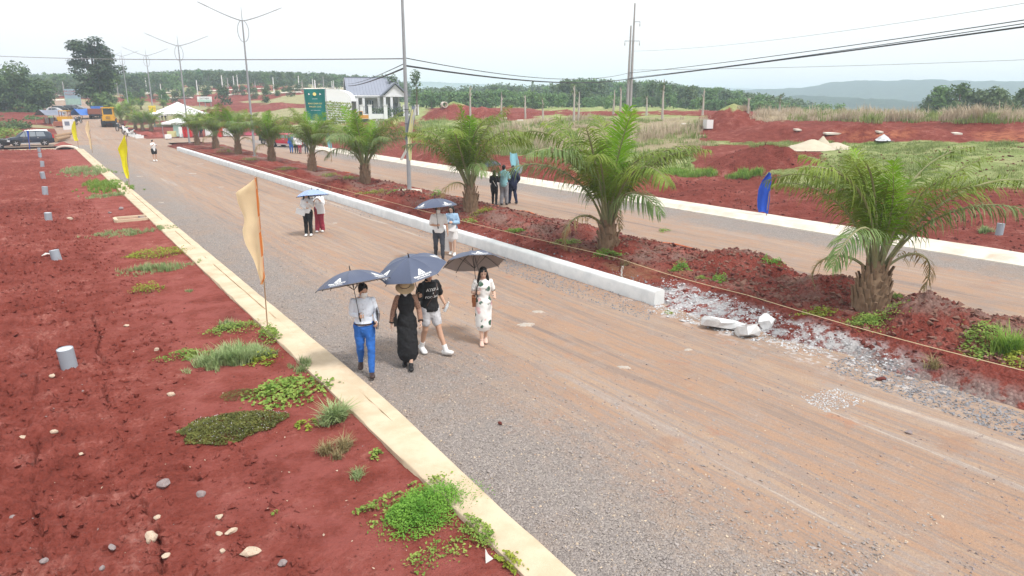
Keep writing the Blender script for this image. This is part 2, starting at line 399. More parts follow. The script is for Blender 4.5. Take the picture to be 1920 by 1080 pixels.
# ---- ground: one sheet from under the camera to the horizon, finest in the direction the photograph looks
ang = np.concatenate([np.arange(-180, -12, 6.0), np.arange(-12, 82, .22), np.arange(82, 180.1, 6.0)])
rad = np.concatenate([[.0, 8, 16], np.geomspace(20, 330, 260), np.geomspace(345, 4000, 46)])
AA, RR = np.meshgrid(np.radians(ang), rad); GX = RR * np.sin(AA); GY = RR * np.cos(AA); GZ = land(GX, GY)
under = sst(-29.8, -29.2, GX) * (1 - sst(25.0, 25.45, GX)) * sst(-29.8, -29.2, GY) * (1 - sst(92.6, 93.4, GY))
px_, py_, d_ = proj(GX, GY, GZ); behind = d_ < 1; px_ = np.where(behind, -999, px_); py_ = np.where(behind, -999, py_)
# what grows where, surveyed off the photograph
nz = fbm(GX * .35, GY * .35, 21, 5, .6); nzf = fbm(GX * 1.7, GY * 1.7, 23, 4)
def rect(x0, x1, y0, y1, sx=25, sy=5):
    qx = px_ + nz * 30; qy = py_ + nz * 5 + nzf * 3
    return sst(x0 - sx, x0 + sx, qx) * (1 - sst(x1 - sx, x1 + sx, qx)) * sst(y0 - sy, y0 + sy, qy) * (1 - sst(y1 - sy, y1 + sy, qy))
inview = sst(-11, -9, np.degrees(AA)) * (1 - sst(78, 81, np.degrees(AA)))
grass = sst(-.1, .5, nz + .35) * (1 - inview)
grass = np.maximum(grass, sst(29.5, 33, GX + nz * 1.5) * .9)                       # the field beyond the far kerb
for q, w in [((1280, 1960, 262, 352), 1), ((940, 1340, 219, 325), 1), ((780, 960, 200, 262), .8), ((1380, 1980, 192, 230), 1)]: grass = np.maximum(grass, rect(*q) * w)
for q, w in [((1310, 1980, 228, 266, 20, 4), 1), ((1300, 1545, 272, 318, 20, 5), 1), ((940, 1070, 292, 345), 1), ((640, 930, 262, 345), .95), ((1250, 1960, 352, 470), .8),
             ((1150, 1470, 326, 420), .9), ((800, 1010, 196, 226), .9), ((1000, 1340, 208, 216, 20, 3), .8), ((1320, 1420, 205, 244, 12, 3), 1), ((1480, 1760, 318, 345, 40, 6), .35),
             ((660, 960, 340, 420), 1), ((900, 1290, 328, 380), .8), ((640, 800, 225, 262), .55)]:
    grass = grass * (1 - rect(*q) * w)
grass = grass * (1 - (1 - sst(27.0, 29.5, GX + nz)) * (GX > 20) * (GY < 100))
hill = sst(112, 125, GY) * (1 - sst(20, 27, np.degrees(AA)))
grass = np.where(hill > .5, sst(-.1, .25, fbm(GX * .05, GY * .05, 31, 5) + .05) * .9, grass)
far = sst(130, 200, RR) * (1 - hill); grass = np.maximum(grass, far * .9)
grass = grass * np.where((hill < .5) & (RR < 175) & (GX < 24) & (GY > 92), .25, 1)
dryg = np.clip(hill * .55 + rect(880, 1345, 222, 285) * .9 + rect(1380, 1960, 190, 230) + .25 * sst(0, .6, nz), 0, 1)
clay = np.clip(rect(1560, 1720, 246, 256, 20, 3) + rect(1830, 1960, 248, 262, 20, 3) + rect(1050, 1200, 330, 372, 40, 6) * .5, 0, 1)
def GTv(px, py):
    """sight lines of many pixels met with the finished land sheet"""
    px = np.atleast_1d(np.asarray(px, float)); py = np.atleast_1d(np.asarray(py, float)); X, Y, u = ray(px, py); n = np.hypot(X, Y)
    c = np.clip(np.searchsorted(ang, np.degrees(np.arctan2(X, Y))), 1, len(ang) - 1); r = rad[3:]
    zg = GZ[3:, c].T; zs = CAM_H + (u / n)[:, None] * r[None, :]; hit = zs < zg; i = np.where(hit.any(1), hit.argmax(1), len(r) - 1); i = np.maximum(i, 1); k = np.arange(len(px))
    a = zs[k, i - 1] - zg[k, i - 1]; b = zg[k, i] - zs[k, i]; f = np.clip(a / np.where(np.abs(a + b) < 1e-9, 1, a + b), 0, 1); rr = r[i - 1] + (r[i] - r[i - 1]) * f
    return X / n * rr, Y / n * rr, zg[k, i - 1] + (zg[k, i] - zg[k, i - 1]) * f
def GT(px, py):
    a, b, c = GTv(px, py); return float(a[0]), float(b[0]), float(c[0])
def gmask(X, Y):
    c = np.clip(np.searchsorted(ang, np.degrees(np.arctan2(X, Y))), 0, len(ang) - 1); return grass[np.clip(np.searchsorted(rad, np.hypot(X, Y)), 0, len(rad) - 1), c]
ngx = len(ang); V = np.stack([GX, GY, GZ - .5 * under], -1).reshape(-1, 3)
ii = np.arange(len(rad) - 1)[:, None] * ngx + np.arange(ngx - 1)[None, :]
F = np.stack([ii, ii + 1, ii + 1 + ngx, ii + ngx], -1).reshape(-1, 4)
def ground_mat():
    t = NT('open_ground'); v = t.pos(); c, n2, n3 = soil_color(t, v)
    g = t.mix(t.rng(t.noise(v, .5, 6, .65), .35, .65), (.2, .27, .08), (.37, .4, .18))
    g = t.mix(t.rng(t.noise(v, 3, 6, .7), .5, .8, 0, .5), g, (.2, .13, .07))
    g = t.mix(t.attr('dry'), g, (.36, .29, .19))
    gm = t.rng(t.math('ADD', t.attr('grass'), t.math('MULTIPLY', t.math('SUBTRACT', t.noise(v, 1.3, 8, .7), .5), .9)), .35, .65)
    c = t.mix(gm, c, g); c = t.mix(t.math('MULTIPLY', t.attr('clay'), t.rng(n2, .35, .6)), c, (.42, .15, .08))
    t.bump(t.math('ADD', t.noise(v, 2.2, 10, .65), t.math('MULTIPLY', t.noise(v, 9, 8, .7), .5)), 1, .3)
    return t.fin(c, .95, 0, .1)
M['ground'] = ground_mat()
gme = npmesh('ground', V, F, M['ground'], True)
for nm, arr in (('grass', grass), ('dry', dryg), ('clay', clay)):
    gme.attributes.new(nm, 'FLOAT', 'POINT').data.foreach_set('value', arr.astype(np.float32).ravel())
tag(link('ground', gme), kind='structure')

# ---- graded sheets: verge, roads, median
def sheet_mesh(name, xs, ys, zf, mat, smooth=True):
    XX, YY = np.meshgrid(xs, ys); ZZ = zf(XX, YY); n = len(xs)
    V = np.stack([XX, YY, ZZ], -1).reshape(-1, 3)
    i = np.arange(len(ys) - 1)[:, None] * n + np.arange(n - 1)[None, :]
    return npmesh(name, V, np.stack([i, i + 1, i + 1 + n, i + n], -1).reshape(-1, 4), mat, smooth)
def seg(px, py, ax, ay, bx, by):
    dx = bx - ax; dy = by - ay; t = np.clip(((px - ax) * dx + (py - ay) * dy) / (dx * dx + dy * dy), 0, 1)
    return np.hypot(px - ax - dx * t, py - ay - dy * t)
CRACKS = []
def crack(p0, p1, n, jit):
    a = np.array(G(*p0)); b = np.array(G(*p1)); pts = [a + (b - a) * i / n + RNG.normal(0, jit, 2) * (0 < i < n) for i in range(n + 1)]
    CRACKS.extend((*pts[i], *pts[i + 1]) for i in range(n) if RNG.random() < .72)
crack((70, 815), (60, 900), 9, .03); crack((62, 900), (85, 1078), 24, .035); crack((300, 990), (296, 1078), 9, .025); crack((215, 780), (228, 815), 5, .03)
crack((265, 945), (285, 990), 5, .03); crack((300, 1000), (306, 1078), 7, .03); crack((175, 590), (205, 760), 12, .04); crack((60, 640), (74, 800), 10, .04); crack((340, 880), (375, 905), 5, .03)
PIPE_PX = [(133, 700), (108, 493), (92, 417), (86, 370), (82, 338), (80, 315), (76, 297), (74, 287)]
PIPES = [G(*p) for p in PIPE_PX]
def verge_z(X, Y):
    tilled = 1 - sst(-.6, 1.6, X + fbm(X * .5, Y * .3, 40) * .7 - .02 * (Y - 6))
    z = .05 + .03 * fbm(X * .5, Y * .5, 41) + tilled * (.08 * fbm(X * 1.7, Y * 2.6, 42, 4) + .07 * fbm(X * 5.5, Y * 7.5, 43, 4, .6) + .07 * fbm(X * 15, Y * 17, 44, 3))
    z = z + (1 - tilled) * (.03 * fbm(X * 1.6, Y * 2.2, 45, 4) + .014 * fbm(X * 13, Y * 15, 46, 3))
    lump = np.clip(fbm(X * 4.2, Y * 4.2, 47, 3) - .42, 0, 1) * tilled; z = z + lump * .22
    for i, (x, y) in enumerate(PIPES):                       # disturbed earth round each pipe
        d = np.hypot(X - x + .25, Y - y); z = z + .1 * np.exp(-(d / .55) ** 2) * (.4 + .8 * vnoise(X * 5, Y * 5, 48))
    for a in CRACKS:
        near = (Y > min(a[1], a[3]) - .3) & (Y < max(a[1], a[3]) + .3)
        if near.any():
            d = seg(X, Y, *a) * (1 + .5 * fbm(X * 14, Y * 14, 50, 2)); z = z - .17 * np.exp(-(d / .0145) ** 2) * near
    return z + .07 * sst(XL0 - .25, XL0, X) * 0
ys = [3.2]
while ys[-1] < 88.2: ys.append(ys[-1] + max(.024, .0052 * ys[-1]))
ys = np.array([-29.5, -18, -9, -4, -1.5, .5, 1.6, 2.4] + ys)
xs = np.concatenate([np.array([-29.5, -20, -14, -10.5]), np.arange(-8.4, -2.2, .085), np.arange(-2.2, XL0 - .02, .03), [XL0 + .04]])
tag(link('red_soil_verge', sheet_mesh('red_soil_verge', xs, ys, verge_z, M['soil'])), kind='structure')

def road_z(X, Y): return .015 * fbm(X * .6, Y * .25, 60, 3) + .006 * fbm(X * 7, Y * 7, 61, 3) - .02 + .06 * sst(88, 92.5, Y)
ys = [1.0]
while ys[-1] < 93.0: ys.append(ys[-1] + max(.05, .011 * ys[-1]))
ysr = np.array([-29, -15, -6, -2] + ys)
tag(link('dirt_road', sheet_mesh('dirt_road', np.arange(XL1 - .4, XM0 + 1.3, .1), ysr, road_z, M['road'])), kind='structure')
tag(link('far_carriageway', sheet_mesh('far_carriageway', np.arange(XM2 - .6, XF0 + .12, .16), ysr, road_z, M['road2'])), kind='structure')
# side street and the road beyond the crossing, following the land
def beyond_z(X, Y): return land(X, Y) + .035
M['road3'] = road_mat('dirt_crossing', -50, -60, -50.0)
ysb = np.geomspace(92.8, 215, 90)
tag(link('crossing_road', sheet_mesh('crossing_road', np.concatenate([np.arange(-40, 0, 2.), np.arange(0, 26, .5), [30, 36]]), np.linspace(92.8, 104.5, 40), beyond_z, M['road3'])), kind='structure')
tag(link('road_beyond_crossing', sheet_mesh('road_beyond_crossing', np.arange(3.0, 12.6, .5), np.geomspace(104.4, 230, 70), lambda X, Y: land(X, Y) + .055, M['road3'])), kind='structure')

MED_LUMPS = []
for px, py, rr, h in [(1560, 545, 1.0, .34), (1390, 500, 1.5, .4), (1770, 625, 1.25, .5), (1700, 605, .8, .25), (1180, 470, .7, .28), (1080, 440, .9, .3), (1010, 430, .9, .22),
                      (760, 375, 1.3, .4), (940, 410, 1.0, .26), (640, 350, 1.2, .35), (560, 330, 1.2, .35), (350, 262, 1.6, .5), (420, 285, 1.4, .35), (500, 312, 1.3, .35)]:
    x, y = G(px, py, .2); MED_LUMPS.append((x, y, rr, h))
def median_z(X, Y):
    e = sst(XM1 - .1, XM1 + 1.2, X + .25 * fbm(X * 2, Y * .8, 71)) * (1 - sst(XM2 - .9, XM2 + .1, X + .25 * fbm(X * 1.6, Y * .9, 72)))
    near = 1 - sst(11.0, 12.6, Y)
    z = .06 + .2 * e + e * (.1 * fbm(X * .9, Y * .9, 73, 3) + .08 * fbm(X * 3.2, Y * 3.2, 74, 4, .6) + .05 * fbm(X * 9, Y * 9, 75, 3))
    for mx, my, mr, mh in MED_LUMPS:
        d = np.hypot(X - mx, Y - my) / mr; z = z + mh * np.clip(1 - d * d, 0, 1) * (1 + .35 * fbm(X * 4.5, Y * 4.5, 76, 4, .65))
    edge = sst(XM2 - .25, XM2 + .2, X); z = z * (1 - edge) - .14 * edge
    left = 1 - sst(XM0 - .05, XM0 + .55, X + .3 * fbm(X * 1.3, Y * 1.3, 77) - near * .5 * sst(12.5, 4, Y))
    z = z * (1 - left * near) - .12 * left * near
    return z
def median_mat():
    t = NT('median_soil'); v = t.pos(); c, n2, n3 = soil_color(t, v); X = t.sep(v)[0]
    gc, gd = gravel_color(t, v, 16)
    broken = t.mix(.62, gc, (.2, .085, .06)); m = t.rng(t.noise(v, .55, 6, .7), .44, .6, 0, .85)
    m = t.math('MULTIPLY', m, t.rng(t.math('ADD', X, t.math('MULTIPLY', t.noise(v, .9, 5), .6)), 13.9, 15.0))
    c = t.mix(m, c, broken)
    c = t.mix(t.rng(t.noise(v, .4, 5), .58, .68, 0, .4), c, (.28, .2, .11))
    Y = t.sep(v)[1]; du = t.math('MULTIPLY', t.rng(t.noise(v, 3.2, 8, .7), .42, .56, 0, .9), t.math('MULTIPLY', t.rng(X, 12.9, 13.5, 1, 0), t.math('MULTIPLY', t.rng(Y, 5.0, 7.0), t.rng(Y, 11.8, 12.6, 1, 0)))); c = t.mix(du, c, (.55, .555, .57))
    gs = t.math('MULTIPLY', t.rng(t.noise(v, 2.2, 8, .7), .4, .52, 0, .85), t.math('MULTIPLY', t.rng(X, 12.5, 13.3, 1, 0), t.rng(Y, 6.5, 8.0, 1, 0))); c = t.mix(gs, c, gc)
    h = t.math('ADD', t.noise(v, 6, 10, .7), t.math('MULTIPLY', t.math('SUBTRACT', 1, gd), .4)); t.bump(h, 1, .12)
    return t.fin(c, .95, 0, .1)
M['median'] = median_mat()
ys = [2.6]
while ys[-1] < 89.5: ys.append(ys[-1] + max(.05, .008 * ys[-1]))
def med_xs(): return np.concatenate([np.arange(XM0 - .2, 13.6, .05), np.arange(13.6, XM2 + .4, .075)])
def median_end(X, Y):
    z = median_z(X, Y); e = sst(86.5, 88.5, Y + .6 * fbm(X * .8, Y * .8, 78)); return z * (1 - e) - .1 * e
# the kerb stands in front of the soil: sink the sheet under it
def median_all(X, Y):
    z = median_end(X, Y); k = (X < XM1 + .02) & (Y > 11.4); return np.where(k, -.12, z)
tag(link('median_soil', sheet_mesh('median_soil', med_xs(), np.array([-29, -16, -8, -3, 0, 1.5] + ys), median_all, M['median'])), kind='structure')
def medz(x, y): return float(median_all(np.array([x]), np.array([y]))[0])
def verz(x, y): return float(verge_z(np.array([[x]]), np.array([[y]]))[0, 0])
def gzv(X, Y):
    v = (X < XL0) & (Y < 88); m = (X > XM1) & (X < XM2) & (Y < 88); f = ~(v | m) & ((X > XF0) | (Y > 93)); Z = np.full(X.shape, -.01)
    for k, fn in ((v, verge_z), (m, median_all), (f, land)):
        if k.any(): Z[k] = fn(X[k], Y[k])
    return np.where((X > XL0) & (X < XL1) & (Y < 84), .11, Z)
def gz(x, y):
    if x < XL0 and y < 88: return verz(x, y)
    if XM1 < x < XM2 and y < 88: return medz(x, y)
    if y < 93 and x < XF0: return -.01
    return landz(x, y)

# ---- kerbs: swept sections with worn, uneven edges
def kerb(name, prof, y0, y1, mat, step, jit, seed, cap=True, label=None, cut=()):
    ys = np.arange(y0, y1 + 1e-6, step); n = len(prof); V = []; F = []
    for j, y in enumerate(ys):
        for k, (x, z) in enumerate(prof):
            e = jit * (1 if z > .02 else .3)
            if name == 'kerb' and x > gx + .02: x -= .2 * (1 - float(sst(4.5, 11.0, y)))
            V.append((x + e * float(fbm(np.array([y * 1.1 + k * 9]), np.array([k * 3.3]), seed)[0]), y, z + .6 * e * float(fbm(np.array([y * 1.7 + 50]), np.array([k * 2.1]), seed + 3)[0]) + (.034 * float(sst(-.15, .25, fbm(np.array([y * .9]), np.array([3.1]), seed + 7))[0]) if z == .08 else 0)))
    for j in range(len(ys) - 1):
        for k in range(n - 1): F.append((j * n + k, j * n + k + 1, (j + 1) * n + k + 1, (j + 1) * n + k))
    mb = MB(); mb.add(V, F); mb.add([V[k] for k in range(n)], [tuple(range(n))]); mb.add([V[(len(ys) - 1) * n + k] for k in range(n)], [tuple(range(n))])
    o = mb.build(name, mat, None, True); tag(o, kind='structure'); return o
gx = 3.93
kerb('kerb', [(XL0, -.3), (XL0 + .01, .1), (XL0 + .03, .115), (gx - .025, .12), (gx - .012, .08), (gx + .012, .08), (gx + .025, .115), (XL1 - .05, .105), (XL1 - .012, .09), (XL1, -.1)], 1.0, 45.5, M['kerb_beige'], .18, .014, 81)
kerb('kerb', [(XL0, -.3), (XL0 + .01, .1), (XL0 + .03, .115), (gx - .025, .12), (gx - .012, .08), (gx + .012, .08), (gx + .025, .115), (XL1 - .05, .105), (XL1 - .012, .09), (XL1, -.1)], 45.52, 84.0, M['kerb_beige'], .4, .014, 82)
kerb('median_kerb', [(XM0, -.2), (XM0 + .02, .29), (XM0 + .05, .33), (XM0 + .1, .345), (XM1 - .06, .345), (XM1 - .01, .32), (XM1, -.2)], 11.6, 78.6, M['kerb_white'], .25, .012, 83)
kerb('far_kerb', [(XF0, -.2), (XF0 + .06, .02), (XF0 + .3, .05), (XF0 + .42, .15), (XF0 + .5, .165), (XF1 - .1, .17), (XF1 - .02, .15), (XF1, -.5)], -3.0, 90.0, M['kerb_far'], .5, .02, 84)
# rounded corner of the left kerb at the crossing
mb = MB(); pts = []
for i in range(13):
    a = R(90) * i / 12; cx, cy = XL0 - 3.2, 84.0
    for rr, z in ((3.2, -.3), (3.2, .11), (3.87, .1), (3.87, -.2)): pts.append((cx + rr * math.cos(a), cy + rr * math.sin(a), z))
for i in range(13):
    pass
mb.sheet(pts, 4); tag(mb.build('kerb', M['kerb_beige'], None, True), kind='structure')
# stub of verge soil behind the rounded corner
mb = MB(); mb.box((-6.0, 87.53, -.12), (12.8, .66, .4)); tag(mb.build('kerb', M['kerb_beige']), kind='structure')

# ---- far hills
def ridge(px0, px1, dist, depth, tops, seed, mat, n=160, m=14):
    V = []; F = []
    for i in range(n):
        px = px0 + (px1 - px0) * i / (n - 1); top = np.interp(px, [t[0] for t in tops], [t[1] for t in tops])
        X, Y, u = ray(px, 190); k = math.hypot(X, Y); X /= k; Y /= k
        zt = CAM_H + (190 - top) / FPX * dist * math.cos(math.atan((px - 960) / FPX))
        for j in range(m):
            s = j / (m - 1); rr = dist + depth * (s - .45)
            prof = max(0.0, math.sin(math.pi * min(1, s * 1.06))) ** .8
            z = -15 + (zt + 15) * prof + (3.2 * prof * float(fbm(np.array([i * .35]), np.array([j * .9]), seed, 4)[0])) * (1.0 if dist > 1000 else .6)
            V.append((X * rr, Y * rr, z))
    for i in range(n - 1):
        for j in range(m - 1): F.append((i * m + j, (i + 1) * m + j, (i + 1) * m + j + 1, i * m + j + 1))
    mb = MB(); mb.add(V, F); return tag(mb.build('hills', mat, None, True), kind='structure')
def hillmat(name, a, b):
    t = NT(name); v = t.pos(); n = t.noise(v, .012, 8, .65); f = t.noise(v, .09, 6, .7)
    c = t.mix(t.rng(n, .38, .62), a, b); c = t.mix(t.rng(f, .4, .7), sc(a, .6), c)
    t.bump(f, 1, 6); return t.fin(c, .95, 0, .05)
M['hill'] = hillmat('wooded_hill', (.02, .05, .032), (.05, .085, .05))
ridge(1300, 2700, 1350, 700, [(1300, 178), (1380, 170), (1500, 166), (1560, 156), (1620, 153), (1750, 152), (1830, 154), (1920, 153), (2300, 152), (2700, 170)], 91, M['hill'])
ridge(1340, 1760, 800, 300, [(1340, 192), (1400, 184), (1500, 180), (1600, 183), (1760, 192)], 93, M['hill'], 90)
ridge(600, 1500, 2600, 900, [(600, 168), (760, 155), (830, 157), (950, 162), (1150, 166), (1350, 166), (1500, 170)], 92, M['hill'])
ridge(-900, 700, 1500, 500, [(-900, 168), (-300, 165), (300, 165), (700, 168)], 94, M['hill'])
ridge(1720, 2300, 620, 240, [(1720, 196), (1800, 192), (2300, 190)], 95, M['hill'], 60)

# ---- air
mb = MB(); mb.box((0, 0, 17), (8300, 8300, 67))
hz = mb.build('haze', None) if False else None
me = mb.mesh('haze', [bpy.data.materials.new('haze_air')]); hz = link('haze', me)
hm = me.materials[0]; hm.use_nodes = True; hm.node_tree.nodes.clear()
ho = hm.node_tree.nodes.new('ShaderNodeOutputMaterial'); hv = hm.node_tree.nodes.new('ShaderNodeVolumePrincipled')
hv.inputs['Color'].default_value = (.7, .86, 1, 1); hv.inputs['Density'].default_value = .0008; hv.inputs['Anisotropy'].default_value = 0.0
hm.node_tree.links.new(hv.outputs[0], ho.inputs['Volume'])
tag(hz, kind='stuff')
# ------------------------------------------------------------------ palms
def make_frond(seed, L, elev, droop, n, leaf, mats, hang=1.0, bend=1.3):
    """one arched frond leaving the origin towards +X; material 0 = stalk, 1 = leaflets"""
    rg = np.random.default_rng(seed); N = 26; P = [Vector((0, 0, 0))]; T = []
    sway = rg.normal(0, .09)
    for i in range(N):
        s = (i + .5) / N; a = elev - droop * s ** bend; yaw = sway * s * 2
        T.append(Vector((math.cos(a) * math.cos(yaw), math.cos(a) * math.sin(yaw), math.sin(a)))); P.append(P[-1] + T[-1] * (L / N))
    T.append(T[-1]); mb = MB()
    mb.tube([P[i] for i in range(0, N + 1, 2)], [.034 * (1 - i / N) ** .7 + .005 for i in range(0, N + 1, 2)], 4, True, (0, 1, 0))
    mb.mi = 1
    for k in range(n):
        s = .23 + .77 * (k + .5) / n; q = min(N - 1, int(s * N)); f = s * N - q; p = P[q].lerp(P[q + 1], f); t = T[q]
        side = Vector((0, 1, 0)); side = (side - t * side.dot(t)).normalized(); upv = t.cross(side)
        if upv.z < 0: upv = -upv
        ln = leaf * (math.sin(math.pi * min(1, .12 + .88 * (s - .2) / .8)) ** .55 * .85 + .2) * rg.uniform(.8, 1.12)
        for sg in (-1, 1):
            if rg.random() < .05: continue
            fw = .35 + .75 * s + rg.normal(0, .12); d = (side * sg * (1 + rg.normal(0, .1)) + t * fw + upv * (.3 + rg.normal(0, .3))).normalized()
            w = rg.uniform(.009, .017); g = (.55 + .5 * rg.random()) * hang; c = [p]; dd = d.copy()
            for m in range(3):
                dd = (dd + Vector((0, 0, -1)) * g * (.28 + .38 * m)).normalized(); c.append(c[-1] + dd * (ln / 3))
            wd = d.cross(upv).normalized() if abs(d.dot(upv)) < .99 else t
            o = [c[0] - wd * w * .5, c[0] + wd * w * .5, c[1] - wd * w, c[1] + wd * w, c[2] - wd * w * .8, c[2] + wd * w * .8, c[3]]
            mb.add(o, [(0, 1, 3, 2), (2, 3, 5, 4), (4, 5, 6)])
    me = bpy.data.meshes.new('frond'); me.from_pydata([tuple(v) for v in mb.v], [], mb.f)
    for m_ in mats: me.materials.append(m_)
    me.polygons.foreach_set('material_index', mb.m); me.update(); return me
FR = {}
def frond_set(key, L, elev, droop, n, leaf, mat, hang, cnt, s0):
    FR[key] = [make_frond(s0 + i, L * random.uniform(.88, 1.1), R(elev + random.uniform(-5, 5)), R(droop * random.uniform(.8, 1.2)), n, leaf, [M['petiole'], mat], hang) for i in range(cnt)]
frond_set('inner', 3.2, 87, 30, 70, .56, M['frond_young'], .4, 3, 100)
frond_set('mid', 3.5, 82, 68, 76, .68, M['frond'], .9, 5, 200)
frond_set('out', 3.7, 78, 100, 78, .72, M['frond_grey'], 1.35, 4, 300)
frond_set('outg', 3.6, 76, 96, 78, .7, M['frond'], 1.3, 4, 350)
frond_set('low', 3.0, 70, 112, 60, .62, M['frond_grey'], 1.4, 3, 400)
frond_set('dry', 1.9, 50, 165, 30, .4, M['frond_dry'], 1.4, 2, 500)
def boot_mesh():
    mb = MB(); w = .085
    rows = [(-.15, .02, .9), (0, .075, 1), (.12, .12, .75), (.24, .175, .5)]
    for z, o, k in rows: mb.v += [(-w * k, o - .05, z), (-w * k * .5, o, z), (w * k * .5, o, z), (w * k, o - .05, z)]
    for i in range(3):
        for j in range(3): a = i * 4 + j; mb.f.append((a, a + 1, a + 5, a + 4))
    mb.f.append((12, 13, 14, 15)); mb.f.append((0, 4, 8, 12)); mb.f.append((15, 11, 7, 3)); mb.m = [0] * len(mb.f)
    return mb.mesh('leaf_base', M['boot'])
BOOT = boot_mesh()
def trunk_r(s, rb): return rb * (np.interp(s, [0, .12, .45, .75, 1.0], [1.0, 1.04, 1.0, .78, .5]))
def palm(x, y, z, label, h=1.0, rb=.4, s=1.0, nfr=30, seed=0, boots='parts', dryn=1, cat='palm', group='palms along the median', lean=0.0):
    rg = random.Random(seed); root = thing('palm_tree', label, cat, (x, y, z), rg.uniform(0, 6.28), group, s)
    root.rotation_euler = (rg.uniform(-.06, .06), rg.uniform(-.06, .06), root.rotation_euler.z)
    mb = MB(); prof = [(trunk_r(q, rb) * .93, q * h - .12 * (q == 0)) for q in np.linspace(0, 1, 9)]; prof.append((rb * .3, h + .12)); mb.lathe(prof, 18)
    mb.build('trunk', M['boot'], root, True)
    place = []; rows = max(4, int(h / .14))
    for i in range(rows):
        q = (i + .3) / rows; r = trunk_r(q, rb); k = max(7, int(2 * math.pi * r / .17))
        for j in range(k): place.append(((j + .5 * (i % 2)) * 2 * math.pi / k + rg.uniform(-.12, .12), q * h + rg.uniform(-.03, .03), r - .05, rg.uniform(.8, 1.2)))
    def bm_(a, zz, r, k): return Matrix.Translation((r * math.cos(a), r * math.sin(a), zz)) @ Matrix.Rotation(a - math.pi / 2, 4, 'Z') @ Matrix.Rotation(rg.uniform(-.15, .2), 4, 'X') @ Matrix.Diagonal((k * .8, k * .62, k * rg.uniform(.7, 1.1), 1))
    if boots == 'parts':
        for p in place: o = link('leaf_base', BOOT, root); o.matrix_local = bm_(*p)
    else:
        mb = MB(); bv = [v.co.copy() for v in BOOT.vertices]; bf = [tuple(f.vertices) for f in BOOT.polygons]
        for p in place: m = bm_(*p); mb.add([m @ v for v in bv], bf)
        o = mb.build('leaf_bases', M['boot'], root); o['kind'] = 'stuff'
    for i in range(nfr):
        q = i / nfr; a = i * 2.39996 + rg.uniform(-.25, .25)
        key = 'inner' if q < .16 else 'mid' if q < .48 else rg.choice(['out', 'outg', 'outg']) if q < .86 else 'low'
        if i >= nfr - dryn: key = 'dry'
        r0 = .03 + .13 * q * (rb / .4)
        o = link('frond', rg.choice(FR[key]), root); k = rg.uniform(.85, 1.1) * (.82 if q < .08 else 1)
        o.matrix_local = Matrix.Translation((r0 * math.cos(a), r0 * math.sin(a), h - .05 - .1 * q)) @ Matrix.Rotation(a, 4, 'Z') @ Matrix.Rotation(rg.uniform(-.12, .08), 4, 'Y') @ Matrix.Rotation(rg.uniform(-.25, .25), 4, 'X') @ Matrix.Diagonal((k, k, k, 1))
    return root
PALMS = [((1630, 578), 'closest palm, thick squat trunk covered in brown leaf bases, beside earth heap at right', 1.0, .36, 1.04, 24),
         ((1140, 465), 'tall full palm between the nearest palm and the three walkers', .75, .26, 1.2, 27),
         ((883, 394), 'palm just left of the three people walking away', .95, .26, 1.2, 25),
         ((685, 342), 'palm left of the tall grey lamp post hung with a torn banner', .9, .25, 1.16, 27),
         ((585, 319), 'palm in front of the green banner, beside the pale blue flag', 1.2, .28, 1.0, 28),
         ((510, 303), 'palm standing before the parked red car', 1.2, .28, 1.02, 28),
         ((447, 288), 'palm immediately left of the second lamp post', 1.2, .28, 1.05, 28),
         ((405, 278), 'second palm from the far tip of the median', 1.2, .28, 1.05, 28),
         ((370, 271), 'last palm at the far tip of the median, beside the white tents', 1.1, .28, 1.0, 28)]
for i, ((px, py), lb, h, rb, s, nf) in enumerate(PALMS):
    x, y = G(px, py, .28); z = medz(x, y) - .05
    palm(x, y, z, lb, h, rb, s, nf, 30 + i * 3, 'parts' if i < 3 else 'joined', 2 if i < 2 else 1)
for i, (px, py, s, lb) in enumerate([(284, 246, .95, 'small palm beside the yellow sign on the lamp post, across the junction'), (268, 245, .9, 'small palm second from the junction on the far median'), (254, 243, .85, 'small palm behind the white motorbikes'),
                                     (228, 232, 1.0, 'small palm directly behind the yellow roller cab'), (240, 226, 1.0, 'bushy palm below the second yellow sign'), (247, 207, .9, 'far small palm behind the second yellow sign'), (265, 206, .8, 'far slim palm behind the junction'), (307, 205, .7, 'tiny palm above the white tent roof')]):
    x, y, z = GT(px, py); palm(x, y, z, lb, .7, .3, s, 18, 60 + i, 'joined', 0, group='small palms beyond the crossing')

# ------------------------------------------------------------------ trees
def leaf_cloud(lobes, n, size, rg, flat=.6, shell=.45):
    """n small bent leaf clusters spread through ellipsoid lobes (cx,cy,cz,rx,ry,rz)"""
    L = np.array(lobes, float); vol = L[:, 3] * L[:, 4] * L[:, 5]; pick = rg.choice(len(L), n, p=(vol ** .7) / (vol ** .7).sum())
    d = rg.normal(size=(n, 3)); d /= np.linalg.norm(d, axis=1)[:, None]; rr = shell + (1 - shell) * rg.random(n) ** .6
    c = L[pick, :3] + d * rr[:, None] * L[pick, 3:]
    c += .5 * size * rg.normal(size=(n, 3))
    nrm = d * .55 + rg.normal(size=(n, 3)) * .5 + np.array([0, 0, flat]); nrm /= np.linalg.norm(nrm, axis=1)[:, None]
    a = np.cross(nrm, rg.normal(size=(n, 3))); a /= np.linalg.norm(a, axis=1)[:, None]; b = np.cross(nrm, a)
    s = size * rg.uniform(.5, 1.2, n)[:, None]; e = s * rg.uniform(.45, .9, n)[:, None]
    V = np.stack([c - a * s, c - b * e - nrm * s * .15, c + a * s, c + b * e - nrm * s * .15], 1).reshape(-1, 3)
    return V, np.arange(4 * n).reshape(-1, 4)
